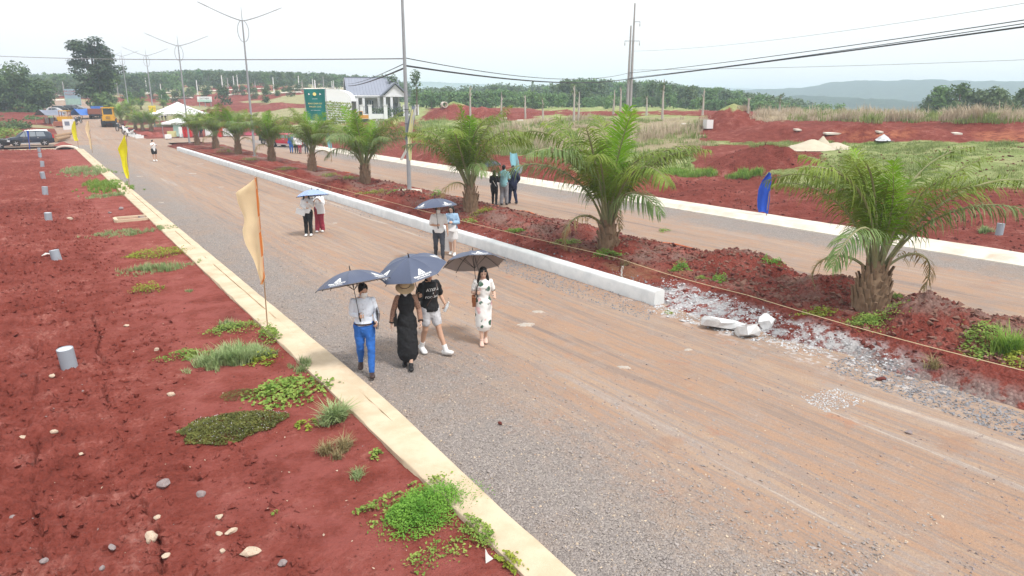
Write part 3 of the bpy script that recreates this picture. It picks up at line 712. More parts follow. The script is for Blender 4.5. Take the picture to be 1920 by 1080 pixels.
def lobes_for(kind, h, w, rg):
    out = []
    if kind == 'round':
        for i in range(16):
            a = rg.uniform(0, 6.28); q = rg.random() ** .5; z = rg.uniform(.22, .92)
            wz = math.sin(math.pi * min(.97, .12 + z * .85)) ** .7; r = rg.uniform(.16, .3) * w
            out.append((math.cos(a) * q * w * .36 * wz, math.sin(a) * q * w * .36 * wz, z * h, r * .9, r * .9, r * .75))
    elif kind == 'dense':
        for i in range(26):
            a = rg.uniform(0, 6.28); q = rg.uniform(.2, 1); z = rg.uniform(.06, .93); wz = math.sqrt(max(.05, 1 - ((z - .3) / .66) ** 2)) if z > .3 else .8 + z * .6
            r = rg.uniform(.13, .22) * w; out.append((math.cos(a) * q * w * .36 * wz, math.sin(a) * q * w * .36 * wz, z * h * .93, r, r, r * .7))
    elif kind == 'layer':
        for i in range(40):
            z = rg.uniform(.3, .97); a = rg.uniform(0, 6.28); wz = np.interp(z, [.3, .45, .7, .86, 1], [.55, .8, 1.0, .72, .3]); q = rg.uniform(.2, 1)
            r = rg.uniform(.1, .17) * w; out.append((math.cos(a) * q * w * .43 * wz, math.sin(a) * q * w * .43 * wz, z * h, r, r, r * .5))
    elif kind == 'tall':
        for i in range(14):
            z = rg.uniform(.35, .97); a = rg.uniform(0, 6.28); r = rg.uniform(.18, .3) * w; q = rg.uniform(0, 1)
            out.append((math.cos(a) * q * w * .26, math.sin(a) * q * w * .26, z * h, r, r, r * .8))
    return out
def trunk_mb(h, r, lobes, rg, nl, lean=.03):
    mb = MB(); P = [(0, 0, -.3)]; x = y = 0
    for i in range(1, 6): x += rg.normal(0, lean) * h / 5; y += rg.normal(0, lean) * h / 5; P.append((x, y, h * .82 * i / 5))
    mb.tube(P, [r * 1.25, r, r * .85, r * .7, r * .5, r * .25], 8)
    for i in rg.choice(len(lobes), min(nl, len(lobes)), replace=False):
        l = lobes[i]; k = min(4, max(1, int(l[2] / (h * .82) * 5 * .62))); a = Vector(P[k]); b = Vector(l[:3]); m = a.lerp(b, .5) + Vector((0, 0, -.04 * h))
        mb.tube([a, m, b], [r * .42, r * .28, r * .08], 5)
    return mb
def tree_meshes(kind, h, w, n, size, leaf, seed, r=None, bark='bark', nl=9, flat=.6):
    rg = np.random.default_rng(seed); lb = lobes_for(kind, h, w, rg); V, F = leaf_cloud(lb, n, size, rg, flat)
    return npmesh('crown', V, F, M[leaf]), trunk_mb(h, r or h * .022, lb, rg, nl).mesh('trunk', M[bark], True)
def tree(meshes, x, y, z, label, cat='tree', group=None, s=1, rz=0, sz=None):
    o = thing('tree', label, cat, (x, y, z), rz, group, s)
    if sz: o.scale = (s, s, s * sz)
    link('crown', meshes[0], o); link('trunk', meshes[1], o); return o
x, y, z = GT(188, 212); d = ppm(x, y, z); hh = 134 / d
tree(tree_meshes('layer', hh, 118 / d, 9500, .3, 'leaf_big', 5, hh * .028, nl=26, flat=1.3), x, y, z, 'tall spreading tree with open layered crown at the end of the road', rz=.6)
x, y, z = GT(195, 214); tree(tree_meshes('round', 8.5, 7.5, 1800, .33, 'leaf_dark', 6), x, y, z, 'lower leafy tree under the tall layered tree')
x, y = G(40, 236); z = 0; d = ppm(x, y, 0); hh = 112 / d
dt = tree_meshes('dense', hh * 1.03, 140 / d, 12000, .31, 'leaf_dark', 7); tree(dt, x, y, z, 'big dark round tree behind the parked cars at the left edge')
x, y = G(-48, 245); tree(tree_meshes('dense', 8, 11, 4000, .3, 'leaf_dark', 8), x, y, 0, 'lighter bushy tree cut by the left edge')
def bush(px, py, h, w, n, leaf, label, seed, size=.16, group=None, flat=False):
    x, y, z = GT(px, py) if not flat else (*G(px, py), 0); rg = np.random.default_rng(seed)
    lb = [(rg.normal(0, .25) * w, rg.normal(0, .25) * w, h * rg.uniform(.25, .7), w * .3, w * .3, h * .35) for _ in range(9)]
    V, F = leaf_cloud(lb, n, size, rg); o = thing('bush', label, 'bush', (x, y, z), 0, group); link('foliage', npmesh('foliage', V, F, M[leaf]), o)
    mb = MB()
    for l in lb[:4]: mb.tube([(0, 0, -.1), (l[0] * .4, l[1] * .4, h * .3), (l[0], l[1], l[2])], [.04, .03, .01], 5)
    mb.build('stem', M['bark'], o); return o
bush(30, 252, 2.2, 5.5, 1100, 'leaf_dark', 'low bush in front of the big dark tree, above the parked cars', 11, .2, flat=True)
bush(72, 243, 2.6, 4.0, 1100, 'leaf_plant', 'lighter bush at the right foot of the big dark tree', 12, .2, flat=True)
bush(5, 262, 1.6, 3.0, 700, 'weed', 'bright green bush at the left edge behind the cars', 13, .16, flat=True)

# forest behind: a few kinds, copied; each tree of the front rows is its own object
FK = [tree_meshes(k, h, w, n, s, lf, 40 + i) for i, (k, h, w, n, s, lf) in enumerate([('round', 10, 8, 620, .62, 'leaf_mid'), ('tall', 12, 7, 560, .6, 'leaf_mid'), ('round', 9, 7.5, 560, .6, 'leaf_dark'), ('dense', 8.5, 8, 700, .55, 'leaf_mid'), ('tall', 13, 6, 480, .6, 'leaf_dark')])]
FDM = [tree_meshes('dense', 9.5 + i % 2, 9 + (i % 3), 760, .55, ['leaf_mid', 'leaf_dark', 'leaf_mid', 'leaf_plant'][i % 4], 80 + i) for i in range(5)]
PK = [tree_meshes('round', 5.2, 5.0, 420, .42, 'leaf_plant', 60 + i) for i in range(3)]
frg = random.Random(5)
def forest(n, pxr, dist, label, group, kinds, top, hmin=.6, ordered=False):
    """n trees between photo columns, at the given distances, so tall that their tops meet the photographed tree line"""
    for i in range(n):
        px = pxr[0] + (pxr[1] - pxr[0]) * (i + frg.uniform(.1, .9)) / n; r = frg.uniform(*dist)
        X, Y, u = ray(px, 190); k = r / math.hypot(X, Y); x, y = X * k, Y * k; z = landz(x, y)
        ty = np.interp(px, [t[0] for t in top], [t[1] for t in top]) + frg.uniform(-2, 7)
        need = max(2.5, zat(x, y, ty) - z); km = frg.choice(kinds); hm = max(v.co.z for v in (km[1].vertices[0], km[1].vertices[-1])) if False else None
        base = km[2]; s = max(hmin, need / base); tree(km, x, y, z, label, 'tree', group, min(s, 2.2), frg.uniform(0, 6.28), max(1, s / 2.2))
FK = [(c, t, max(v.co.z for v in c.vertices)) for c, t in FK]; PK = [(c, t, max(v.co.z for v in c.vertices)) for c, t in PK]; FD = [(c, t, max(v.co.z for v in c.vertices)) for c, t in FDM]
TOPL = [(-60, 146), (80, 143), (130, 138), (230, 140), (330, 134), (420, 131), (480, 137), (560, 138), (640, 141), (720, 142), (760, 152)]
forest(64, (-40, 345), (235, 330), 'hazy forest tree on the ridge behind the red terraces at left', 'forest trees on the left ridge', FD, TOPL, .5)
forest(70, (330, 760), (255, 330), 'hazy forest tree in the dark wood behind the house', 'forest trees in the wood behind the house', FD, TOPL, .5)
forest(26, (210, 570), (175, 245), 'small tree standing alone on the cleared red hillside at left', 'small trees on the cleared hillside', FD, [(0, 165), (300, 165), (420, 158), (560, 165)], .3)
TOPR = [(760, 166), (830, 160), (940, 154), (1040, 154), (1060, 146), (1080, 146), (1130, 148), (1200, 147), (1260, 153), (1320, 160), (1400, 170), (1470, 180), (1520, 188)]
forest(80, (1040, 1500), (170, 300), 'dark forest tree in the wood behind the tall double pole', 'forest trees behind the double pole', FD, TOPR, .5)
forest(44, (770, 1170), (150, 200), 'low bright green tree of the plantation right of the house', 'plantation trees right of the house', PK, [(760, 172), (860, 165), (960, 167), (1060, 172), (1170, 180)], .5)
forest(22, (770, 1060), (230, 320), 'hazy green tree behind the plantation', 'trees behind the plantation', FD, [(760, 165), (950, 158), (1060, 160)], .5)
forest(18, (1740, 1980), (130, 160), 'dark bushy tree at the edge of the valley on the right', 'bushy trees at the right edge of the field', FD, [(1740, 182), (1780, 174), (1820, 168), (1850, 172), (1880, 178), (1900, 172), (1960, 170)], .5)
forest(20, (1290, 1580), (135, 170), 'low tree at the lip of the valley behind the dry grass', 'low trees behind the dry grass', PK, [(1290, 188), (1400, 182), (1460, 190), (1560, 194)], .4)
x, y, z = GT(1062, 197); tree(FK[1], x, y, z, 'single dark tall tree rising from the plantation', s=max(.4, (zat(x, y, 151) - z) / FK[1][2]))
# mass of the woods further back
def wood_mass(pxr, dist, top, n, leaf, name):
    rg = np.random.default_rng(n); Vs = []; Fs = []; o = 0
    for i in range(n):
        px = rg.uniform(*pxr); r = rg.uniform(*dist); X, Y, u = ray(px, 190); k = r / math.hypot(X, Y); x, y = X * k, Y * k; z = landz(x, y)
        ty = np.interp(px, [t[0] for t in top], [t[1] for t in top]) + rg.uniform(-1, 9); h = max(4, zat(x, y, ty) - z)
        V, F = leaf_cloud([(x + rg.normal(0, 1.3), y + rg.normal(0, 1.3), z + h * q, 2.6, 2.6, h * .2) for q in (.25, .5, .62, .75)], 210, .75, rg); Vs.append(V); Fs.append(F + o); o += len(V)
    tag(link(name, npmesh(name, np.concatenate(Vs), np.concatenate(Fs), M[leaf])), kind='stuff')
wood_mass((-120, 760), (330, 400), [(t[0], t[1] - 1) for t in TOPL], 330, 'leaf_mid', 'far_wood')
wood_mass((770, 1560), (300, 380), TOPR, 230, 'leaf_mid', 'far_wood')

# low scrub at the wood's foot
forest(40, (780, 1500), (150, 175), 'low scrub bush along the foot of the wood', 'scrub along the foot of the wood', PK, [(780, 192), (1500, 200)], .25)
# bare pale trunks left standing in the cleared field
def bare_tree(px, py, top, label, seed, leafy=True):
    x, y, z = GT(px, py); h = zat(x, y, top) - z; rg = np.random.default_rng(seed); o = thing('bare_tree', label, 'tree', (x, y, z), 0, 'pale bare trunks left standing in the field')
    mb = MB(); P = [(0, 0, -.3)]; q = 0; w = 0
    for i in range(1, 7): q += rg.normal(0, .03) * h / 6; w += rg.normal(0, .03) * h / 6; P.append((q, w, h * i / 6))
    r = .11 + .008 * h; mb.tube(P, [r * 1.2, r, r * .9, r * .8, r * .65, r * .5, r * .25], 7); mb.build('trunk', M['palebark'], o, True)
    tips = []
    for i in range(rg.integers(2, 5)):
        k = rg.integers(3, 6); a = rg.uniform(0, 6.28); l = h * rg.uniform(.08, .2); b = Vector(P[k]); e = b + Vector((math.cos(a) * l * .6, math.sin(a) * l * .6, l)); tips.append(e)
        mb = MB(); mb.tube([b, b.lerp(e, .5) + Vector((math.cos(a), math.sin(a), 0)) * l * .12, e], [r * .5, r * .35, r * .12], 5); mb.build('limb', M['palebark'], o, True)
    if leafy:
        V, F = leaf_cloud([(*e, .35, .35, .3) for e in tips], 26 * len(tips), .12, rg); link('foliage', npmesh('foliage', V, F, M['leaf_mid']), o)
for i, (px, py, tp, lb, lf) in enumerate([(882, 222, 160, 'pale bare trunk rising above the left side of the third palm', 0), (940, 220, 172, 'pale bare trunk left of the tan grass', 0), (985, 222, 178, 'slim bare trunk beside the red bank', 0),
        (1018, 224, 184, 'short forked bare trunk at the edge of the tan grass', 1), (1076, 228, 160, 'pale bare trunk, left of a close pair', 1), (1084, 226, 172, 'pale bare trunk, right of a close pair', 0), (1150, 214, 168, 'leaning thin trunk left of the double pole', 0),
        (1163, 212, 163, 'forked pale trunk just left of the double pole', 0), (1212, 216, 180, 'leaning bare trunk right of the double pole', 1), (1242, 224, 148, 'tall pale trunk with a tuft of twigs on top', 1), (1317, 216, 166, 'thin bare trunk over the big red cone of earth', 0),
        (1461, 212, 178, 'bare trunk left of the white van roof', 1), (1525, 208, 176, 'forked bare trunk right of the white van roof', 1), (1584, 206, 163, 'leaning bare trunk, tallest on the right skyline', 0), (1635, 204, 172, 'slender bare trunk above the dry grass', 1), (1402, 212, 184, 'thin bare trunk above the low trees', 0), (1730, 200, 176, 'twiggy bare trunk at the far right', 1)]):
    bare_tree(px, py, tp, lb, 300 + i, lf)
for i, (px, py, tp, lb) in enumerate([(782, 200, 134, 'slim leafy sapling immediately right of the near lamp post'), (739, 190, 142, 'slim dark tree over the house roof, right one'), (722, 190, 143, 'slim dark tree over the house roof, left one')]):
    x, y, z = GT(px, 222); x *= 1.08; y *= 1.08; z = landz(x, y); h = zat(x, y, tp) - z; rg = np.random.default_rng(i)
    o = thing('slim_tree', lb, 'tree', (x, y, z), 0); V, F = leaf_cloud([(rg.normal(0, .4), rg.normal(0, .4), h * q, .8, .8, .7) for q in (.55, .7, .8, .88, .95)], 300, .22, rg)
    link('crown', npmesh('crown', V, F, M['leaf_dark']), o); mb = MB(); mb.tube([(0, 0, -.3), (.1, 0, h * .5), (0, .1, h * .97)], [.16, .12, .03], 6); mb.build('trunk', M['bark'], o)

# ------------------------------------------------------------------ grass and weeds
def blades(cx, cy, cz, n, h, spread, rg, w=.012, arch=.6, tri=True):
    """n arching blades from points (cx,cy,cz arrays) -> verts, quads (each blade two quads)"""
    m = len(cx); N = m * n; bx = np.repeat(cx, n); by = np.repeat(cy, n); bz = np.repeat(cz, n)
    a = rg.uniform(0, 2 * np.pi, N); hh = np.repeat(h, n) * rg.uniform(.35, 1.15, N) if np.ndim(h) else h * rg.uniform(.5, 1.15, N)
    sp = np.repeat(spread, n) if np.ndim(spread) else spread
    bx = bx + rg.normal(0, 1, N) * sp * .35; by = by + rg.normal(0, 1, N) * sp * .35
    lean = rg.uniform(.15, 1, N) * arch; dx, dy = np.cos(a), np.sin(a); px, py = -dy * w, dx * w
    def pt(q, k, wd):
        o = hh * lean * k; z = hh * q * (1 - .35 * lean * q)
        return np.stack([bx + dx * o - px * wd, by + dy * o - py * wd, bz + z], -1), np.stack([bx + dx * o + px * wd, by + dy * o + py * wd, bz + z], -1)
    A = pt(0, 0, 1); B = pt(.6, .35, .85); C = pt(1.0, 1.0, .12)
    V = np.stack([A[0], A[1], B[1], B[0], C[1], C[0]], 1).reshape(-1, 3); k = np.arange(N)[:, None] * 6
    return V, np.concatenate([k + np.array([[0, 1, 2, 3]]), k + np.array([[3, 2, 4, 5]])])
def field_grass(name, poly, n, hr, mat, per, w, spread, seed, arch=.6, thr=None):
    rg = np.random.default_rng(seed); xs = []; ys = []
    px = rg.uniform(poly[0], poly[1], n * 6); py = rg.uniform(0, 1, n * 6) ** 1.5 * (poly[3] - poly[2]) + poly[2]
    X, Y, Z = GTv(px, py); k = (fbm(X * .22, Y * .22, seed, 4) > (thr if thr is not None else -.1)) & (X > 26.3) & (Z < 9) & (gmask(X, Y) > .45)
    o = np.stack([X, Y, Z], -1)[k][:n]; V, F = blades(o[:, 0], o[:, 1], o[:, 2] - .03, per, rg.uniform(hr[0], hr[1], len(o)) * np.clip(.75 + 1.1 * fbm(o[:, 0] * .45, o[:, 1] * .45, seed + 3, 3), .25, 1.5), spread, rg, w, arch)
    return tag(link(name, npmesh(name, V, F, M[mat])), kind='stuff')
field_grass('field_grass', (1290, 1920, 266, 356), 3000, (.1, .3), 'grass', 12, .012, .35, 1, .9, -.25)
field_grass('field_grass', (1000, 1330, 285, 345), 700, (.2, .5), 'grass', 12, .014, .35, 2, .8)
field_grass('field_grass', (920, 1080, 250, 300), 500, (.3, .8), 'grass', 14, .018, .5, 3, .7)
field_grass('field_grass', (1150, 1470, 318, 345), 500, (.2, .5), 'grass_bright', 14, .014, .4, 4, .7, 0)
field_grass('field_grass', (650, 960, 228, 262), 500, (.4, .9), 'grass', 10, .025, .6, 5, .7)
field_grass('field_grass', (1270, 1420, 376, 392), 80, (.15, .35), 'grass_pale', 16, .012, .3, 6, .9, -.3)
field_grass('tall_dry_grass', (880, 1345, 224, 290), 800, (.5, 1.25), 'dry', 16, .02, .5, 7, .6, .08)
field_grass('field_grass', (900, 1345, 226, 295), 900, (.3, .8), 'grass', 14, .02, .5, 11, .7, -.1)
field_grass('tall_dry_grass', (1400, 1935, 205, 229), 1100, (.5, 1.35), 'dry', 16, .022, .6, 8, .6, -.1)
field_grass('tall_dry_grass', (1480, 1935, 208, 232), 900, (.3, .8), 'grass', 14, .03, .8, 9, .5, -.3)
field_grass('tall_dry_grass', (1310, 1500, 203, 216), 260, (.4, .9), 'dry', 14, .03, .8, 10, .4, -.3)

def clumped(n, rx, ry, rg, per):
    """points in an ellipse, gathered into tufts of uneven size and height"""
    if per == 9:
        a = rg.uniform(0, 6.28, n); q = np.sqrt(rg.random(n)) * (1 + .12 * np.sin(3 * a + 1) + .07 * np.sin(7 * a)); return np.cos(a) * q * rx, np.sin(a) * q * ry, q, rg.uniform(.6, 1.1, n)
    m = max(3, n // per); a = rg.uniform(0, 6.28, m); q = np.sqrt(rg.random(m)) * rg.uniform(.6, 1.15, m); cx = np.cos(a) * q * rx; cy = np.sin(a) * q * ry; sz = rg.uniform(.08, .28, m); hh = rg.uniform(.45, 1.25, m); w = rg.uniform(.2, 1, m); k = rg.choice(m, n, p=w / w.sum())
    lx = cx[k] + rg.normal(0, 1, n) * sz[k] * rx; ly = cy[k] + rg.normal(0, 1, n) * sz[k] * ry; return lx, ly, np.clip(np.hypot(lx / rx, ly / ry), 0, 1.4), hh[k]
def grass_clump(name, label, x, y, rx, ry, n, per, h, mat, seed, w=.006, arch=.7, rz=0, group=None, base=None, cat='grass clump', extra=None):
    rg = np.random.default_rng(seed); lx, ly, q, hv = clumped(n, rx, ry, rg, 7)
    c, s = math.cos(rz), math.sin(rz); X = lx * c - ly * s; Y = lx * s + ly * c; z0 = gz(x, y)
    Z = gzv(x + X, y + Y) - z0 - .01
    V, F = blades(X, Y, Z, per, h * (1.25 - .55 * q) * hv, .06 + .02 * rx, rg, w, arch); o = thing(name, label, cat, (x, y, z0), 0, group); link('blades', npmesh('blades', V, F, M[mat]), o)
    if extra: extra(o, X, Y, Z, rg)
    return o
def leaf_patch(name, label, x, y, rx, ry, n, h, size, mat, seed, rz=0, group=None, flowers=None, cat='weed', elong=.65, nf=60, fl='petal'):
    rg = np.random.default_rng(seed); lx, ly, q, hv = clumped(n, rx, ry, rg, 9 if 'mat' in mat else 30 if n > 900 else 16)
    c, s = math.cos(rz), math.sin(rz); X = lx * c - ly * s; Y = lx * s + ly * c; z0 = gz(x, y)
    Zg = gzv(x + X, y + Y) - z0; Z = Zg + .015 + h * rg.random(n) ** .7 * np.clip(1.2 - q * q, .15, 1) * hv
    C = np.stack([X, Y, Z], -1); nr = rg.normal(size=(n, 3)) * .45 + np.array([0, 0, 1]); nr /= np.linalg.norm(nr, axis=1)[:, None]
    A = np.cross(nr, rg.normal(size=(n, 3))); A /= np.linalg.norm(A, axis=1)[:, None]; B = np.cross(nr, A); S = size * rg.uniform(.5, 1.2, n)[:, None]
    V = np.stack([C - A * S, C - A * S * .2 + B * S * elong + nr * S * .2, C + A * S, C - A * S * .2 - B * S * elong + nr * S * .2], 1).reshape(-1, 3)
    o = thing(name, label, cat, (x, y, z0), 0, group); link('leaves', npmesh('leaves', V, np.arange(4 * n).reshape(-1, 4), M[mat]), o)
    if flowers:
        k = rg.choice(n, flowers, replace=False); C2 = C[k] + np.array([0, 0, size * .8]); P = []
        for d in ((1, 0, .1), (0, 1, .1), (-1, 0, .1), (0, -1, .1)): P.append(C2 + np.array(d) * size * .32)
        link('flowers', npmesh('flowers', np.stack(P, 1).reshape(-1, 3), np.arange(4 * flowers).reshape(-1, 4), M[fl]), o)
    return o
def at(px, py): return G(px, py, .05)
x, y = at(165, 322); grass_clump('grass_patch', 'broad soft green grass patch nearest the crossing, left of the kerb', x, y, 1.5, 4.2, 260, 14, .34, 'grass_pale', 1, .009)
x, y = at(197, 350); grass_clump('grass_patch', 'bright green grass patch spilling over the kerb by the yellow flag', x, y, 1.35, 3.6, 260, 14, .3, 'grass_bright', 2, .009)
x, y = at(188, 368); grass_clump('grass_patch', 'thin green grass strip in front of the yellow flag', x, y, 1.3, 1.0, 90, 12, .2, 'grass_pale', 21, .009)
x, y = at(242, 437); grass_clump('grass_strip', 'low green grass strip in front of the kerbside brick inlet', x, y, 1.35, .75, 170, 12, .17, 'grass_pale', 3, .007)
x, y = at(300, 478); leaf_patch('weed', 'yellow-green bushy weed above the grey-green grass by the kerb', x, y, .85, .8, 1300, .2, .032, 'weed_lime', 4)
x, y = at(295, 505); grass_clump('grass_strip', 'grey-green sprawling grass below the yellow-green weed', x, y, 1.15, .55, 150, 12, .2, 'grass_pale', 5, .006)
x, y = at(276, 545); leaf_patch('weed', 'small yellow-green weed standing alone on red soil', x, y, .38, .36, 420, .2, .028, 'weed_lime', 6)
x, y = at(352, 545); grass_clump('grass_tuft', 'tiny pale tuft on bare red soil', x, y, .18, .16, 14, 10, .1, 'grass_pale', 7, .005)
x, y = at(440, 618); leaf_patch('weed', 'mixed olive weed at the foot of the orange flag', x, y, .62, .4, 700, .12, .028, 'weed', 8)
x, y = at(432, 612); grass_clump('grass_tuft', 'spiky pale tuft among the weeds by the orange flag', x, y, .3, .25, 30, 12, .22, 'grass_pale', 9, .006)
x, y = at(503, 634); leaf_patch('weed', 'leafy weed leaning on the kerb under the orange flag', x, y, .25, .4, 420, .22, .03, 'weed', 10)
x, y = at(425, 678); grass_clump('grass_clump', 'largest spreading grey-green grass clump left of the kerb', x, y, .74, .52, 230, 16, .34, 'grass_pale', 12, .0075, .95)
x, y = at(345, 668); leaf_patch('weed', 'round leaved weed on the left of the largest grass clump', x, y, .42, .3, 420, .1, .03, 'weed', 13)
x, y = at(490, 672); leaf_patch('weed', 'yellowish weed on the right of the largest grass clump', x, y, .4, .4, 420, .13, .03, 'weed_lime', 14)
x, y = at(562, 692); grass_clump('grass_tuft', 'tuft against the kerb edge beyond the round leaved weed', x, y, .2, .3, 34, 12, .18, 'grass_pale', 15, .005)
x, y = at(540, 735); leaf_patch('weed', 'large bright round leaved weed trailing towards the kerb', x, y, .62, .62, 950, .11, .042, 'weed', 16, .5)
x, y = at(448, 742); leaf_patch('weed_mat', 'small dark brown creeping mat above the flowering mat', x, y, .3, .22, 900, .05, .014, 'weed_mat', 17, elong=.4)
x, y = at(432, 804); leaf_patch('weed_mat', 'oval olive creeping mat dotted with tiny white flowers', x, y, .74, .5, 9000, .13, .021, 'weed_mat', 18, -.2, flowers=170, elong=.45)
x, y = at(576, 800); leaf_patch('weed', 'small yellow weed between the mat and the kerb', x, y, .17, .2, 110, .08, .032, 'weed_lime', 19)
x, y = at(632, 790); grass_clump('grass_tuft', 'long arching pale grass tuft leaning out from the kerb', x, y, .26, .22, 40, 12, .38, 'grass_pale', 20, .009, 1.25)
x, y = at(640, 846); grass_clump('grass_tuft', 'dry straw coloured grass tuft on red soil', x, y, .3, .24, 46, 12, .24, 'straw', 22, .0045, 1.1)
x, y = at(704, 856); leaf_patch('weed', 'small rosette weed beside the dry tuft', x, y, .12, .12, 90, .1, .03, 'weed', 23)
x, y = at(680, 890); grass_clump('grass_tuft', 'thin pale tuft below the small rosette weed', x, y, .15, .12, 16, 10, .14, 'grass_pale', 24, .005, 1.1)
x, y = at(790, 965); leaf_patch('weed', 'feathery vivid green weed sprawling over the kerb', x, y, .5, .34, 6500, .26, .021, 'feather', 25, .3, elong=.4)
x, y = at(860, 945); leaf_patch('weed', 'sparse green sprays lying on the kerb top', x, y, .42, .3, 420, .2, .016, 'feather', 26, .3, elong=.35)
x, y = at(715, 955); leaf_patch('weed', 'trailing round leaves on the left of the feathery weed', x, y, .5, .2, 260, .07, .026, 'weed', 27, .2)
x, y = at(800, 915); leaf_patch('weed', 'small leafy sprigs above the feathery weed', x, y, .32, .16, 150, .1, .024, 'weed', 28)
x, y = at(900, 1010); leaf_patch('weed', 'creeping weed tight along the kerb edge at the bottom', x, y, .14, .42, 420, .07, .022, 'weed', 29, -.1)
x, y = at(830, 1040); leaf_patch('weed', 'scattered creeping leaves on soil at the bottom edge', x, y, .5, .22, 260, .05, .022, 'weed', 30)
x, y = at(955, 1065); leaf_patch('weed', 'bright creeping weed under the kerb in the bottom corner', x, y, .1, .2, 160, .06, .024, 'weed_lime', 31)
x, y = at(518, 965); leaf_patch('weed', 'tiny lone green sprout on smooth pink soil', x, y, .05, .05, 26, .06, .02, 'weed', 32)
# median weeds
for i, (px, py, rx, ry, n, h, sz, mt, lb) in enumerate([
    (1635, 605, .62, .5, 1100, .16, .03, 'weed', 'lush green weed round the foot of the closest palm'), (1530, 585, .55, .3, 420, .12, .03, 'weed_lime', 'yellow-green weed left of the closest palm'), (1275, 505, .26, .22, 520, .3, .026, 'feather', 'upright feathery green plant on broken stones'),
    (1350, 525, .24, .2, 330, .2, .026, 'feather', 'small green plant right of the feathery plant'), (1310, 520, .2, .2, 200, .1, .026, 'weed', 'little weed between the two feathery plants'), (1445, 505, .42, .2, 330, .14, .03, 'feather', 'pale weed on the far edge of the median by the road'),
    (1140, 478, .55, .4, 800, .13, .03, 'grass_bright', 'fresh weed ring at the foot of the tall full palm'), (1060, 455, .7, .3, 520, .12, .03, 'weed', 'green weed row left of the tall full palm'), (965, 433, .4, .3, 520, .13, .03, 'grass_bright', 'vivid low weed beyond the white kerb'),
    (1245, 420, .3, .2, 200, .12, .028, 'weed', 'small weed at the road side of the median heap'), (905, 405, .5, .4, 420, .2, .032, 'weed_lime', 'yellowish weed under the palm beside the three walkers'), (700, 360, .8, .45, 520, .12, .034, 'weed_lime', 'light green weed patch left of the near lamp post'),
    (820, 368, .3, .3, 260, .35, .034, 'feather', 'pale shrub at the foot of the near lamp post'), (745, 371, .4, .3, 300, .1, .034, 'grass_bright', 'bright weed just below the near lamp post'), (655, 335, .7, .5, 420, .18, .036, 'weed', 'green weeds before the palm left of the near lamp post'),
    (615, 330, .7, .5, 380, .18, .036, 'weed', 'green weeds between two middle palms'), (535, 318, .9, .6, 420, .2, .04, 'weed_lime', 'yellow-green weeds below the palm by the red car'), (470, 300, .9, .7, 380, .25, .04, 'weed', 'rough weeds round the second lamp post'), (420, 285, .9, .7, 300, .25, .04, 'weed_lime', 'yellowed weeds at the far end of the median'),
    (1850, 655, .6, .4, 900, .22, .032, 'weed', 'leafy green plant at the right edge of the median'), (1915, 680, .4, .3, 420, .12, .03, 'weed_lime', 'yellow-green low weed in the right corner'), (1250, 565, .2, .12, 90, .06, .02, 'weed', 'sparse sprigs beside the kerb end'), (880, 416, .4, .3, 260, .15, .03, 'weed', 'small weeds behind the couple at the kerb'), (1680, 560, .25, .2, 220, .12, .03, 'weed', 'weed behind the closest palm')]):
    x, y = G(px, py, .28); leaf_patch('weed', lb, x, y, rx, ry, n, h, sz, mt, 500 + i, flowers=5 if i == 19 else None, fl='petal_y')
x, y = G(1885, 660, .3); grass_clump('grass_clump', 'tall arching grass at the right edge with yellow blooms beside it', x, y, .3, .3, 50, 14, .5, 'grass_bright', 33, .008, .9)
x, y = G(1745, 690, .15); grass_clump('grass_tuft', 'wiry tuft on the cut edge of the median', x, y, .18, .12, 12, 12, .3, 'straw', 34, .005, 1.2)
x, y = G(1100, 525, .15); grass_clump('grass_tuft', 'dry tuft beside the white marker stake', *G(1175, 500, .2), .15, .15, 12, 12, .3, 'straw', 35, .005, .8)
grass_clump('grass_tuft', 'pale trailing tuft on red soil past the far kerb at right', *G(1850, 440), .5, .3, 40, 12, .25, 'grass_pale', 36, .008, 1.1)
# ------------------------------------------------------------------ lamp posts
def lamp_post(x, y, z, label, H=12.4, arm=3.2):
    o = thing('lamp_post', label, 'lamp post', (x, y, z), 0, 'twin arm lamp posts along the median')
    mb = MB(); mb.tube([(0, 0, 0), (0, 0, H * .5), (0, 0, H - 1.3)], [.11, .085, .055], 10); mb.tube([(0, 0, H - 1.3), (0, 0, H - .2)], [.035, .012], 6); mb.build('pole', M['galv'], o, True)
    mb = MB(); mb.box((0, 0, .03), (.42, .42, .06)); mb.build('base_plate', M['galv'], o)
    for a in (0, 1, 2, 3):
        mb = MB(); mb.tube([(.15 * (1 if a % 2 else -1), .15 * (1 if a > 1 else -1), .02), (.15 * (1 if a % 2 else -1), .15 * (1 if a > 1 else -1), .13)], .018, 6); mb.build('bolt', M['galv'], o)
    mb = MB(); n = 28; R0 = [(.44 * math.cos(2 * math.pi * i / n), 0, H - 2.15 + .85 * math.sin(2 * math.pi * i / n)) for i in range(n + 1)]; mb.tube(R0, .026, 6, False); mb.build('ring', M['galv'], o, True)
    for s in (-1, 1):
        mb = MB(); P = [(s * arm * q, 0, H - 1.35 + 1.2 * q ** 1.25) for q in np.linspace(0, .8, 7)]; mb.tube(P, [.045, .043, .04, .037, .034, .03, .028], 7); a = mb.build('arm', M['galv'], o, True)
        e = Vector(P[-1]); f = e + Vector((s * arm * .24, 0, .33)); mb = MB(); mb.tube([e, e.lerp(f, .3), f], [(.05, .03), (.1, .035), (.06, .02)], 8, True, (0, 1, 0)); mb.build('lamp_head', M['galv'], a, True)
    return o
LAMPS = [(G(768, 362, .25), 'nearest lamp post, cut by the top of the frame and hung with a torn banner'), (G(478, 292, .25), 'second lamp post, beside a palm, with oval ring and two arms on the sky'),
         (G(355, 265, .25), 'lamp post standing at the far tip of the median among palms')]
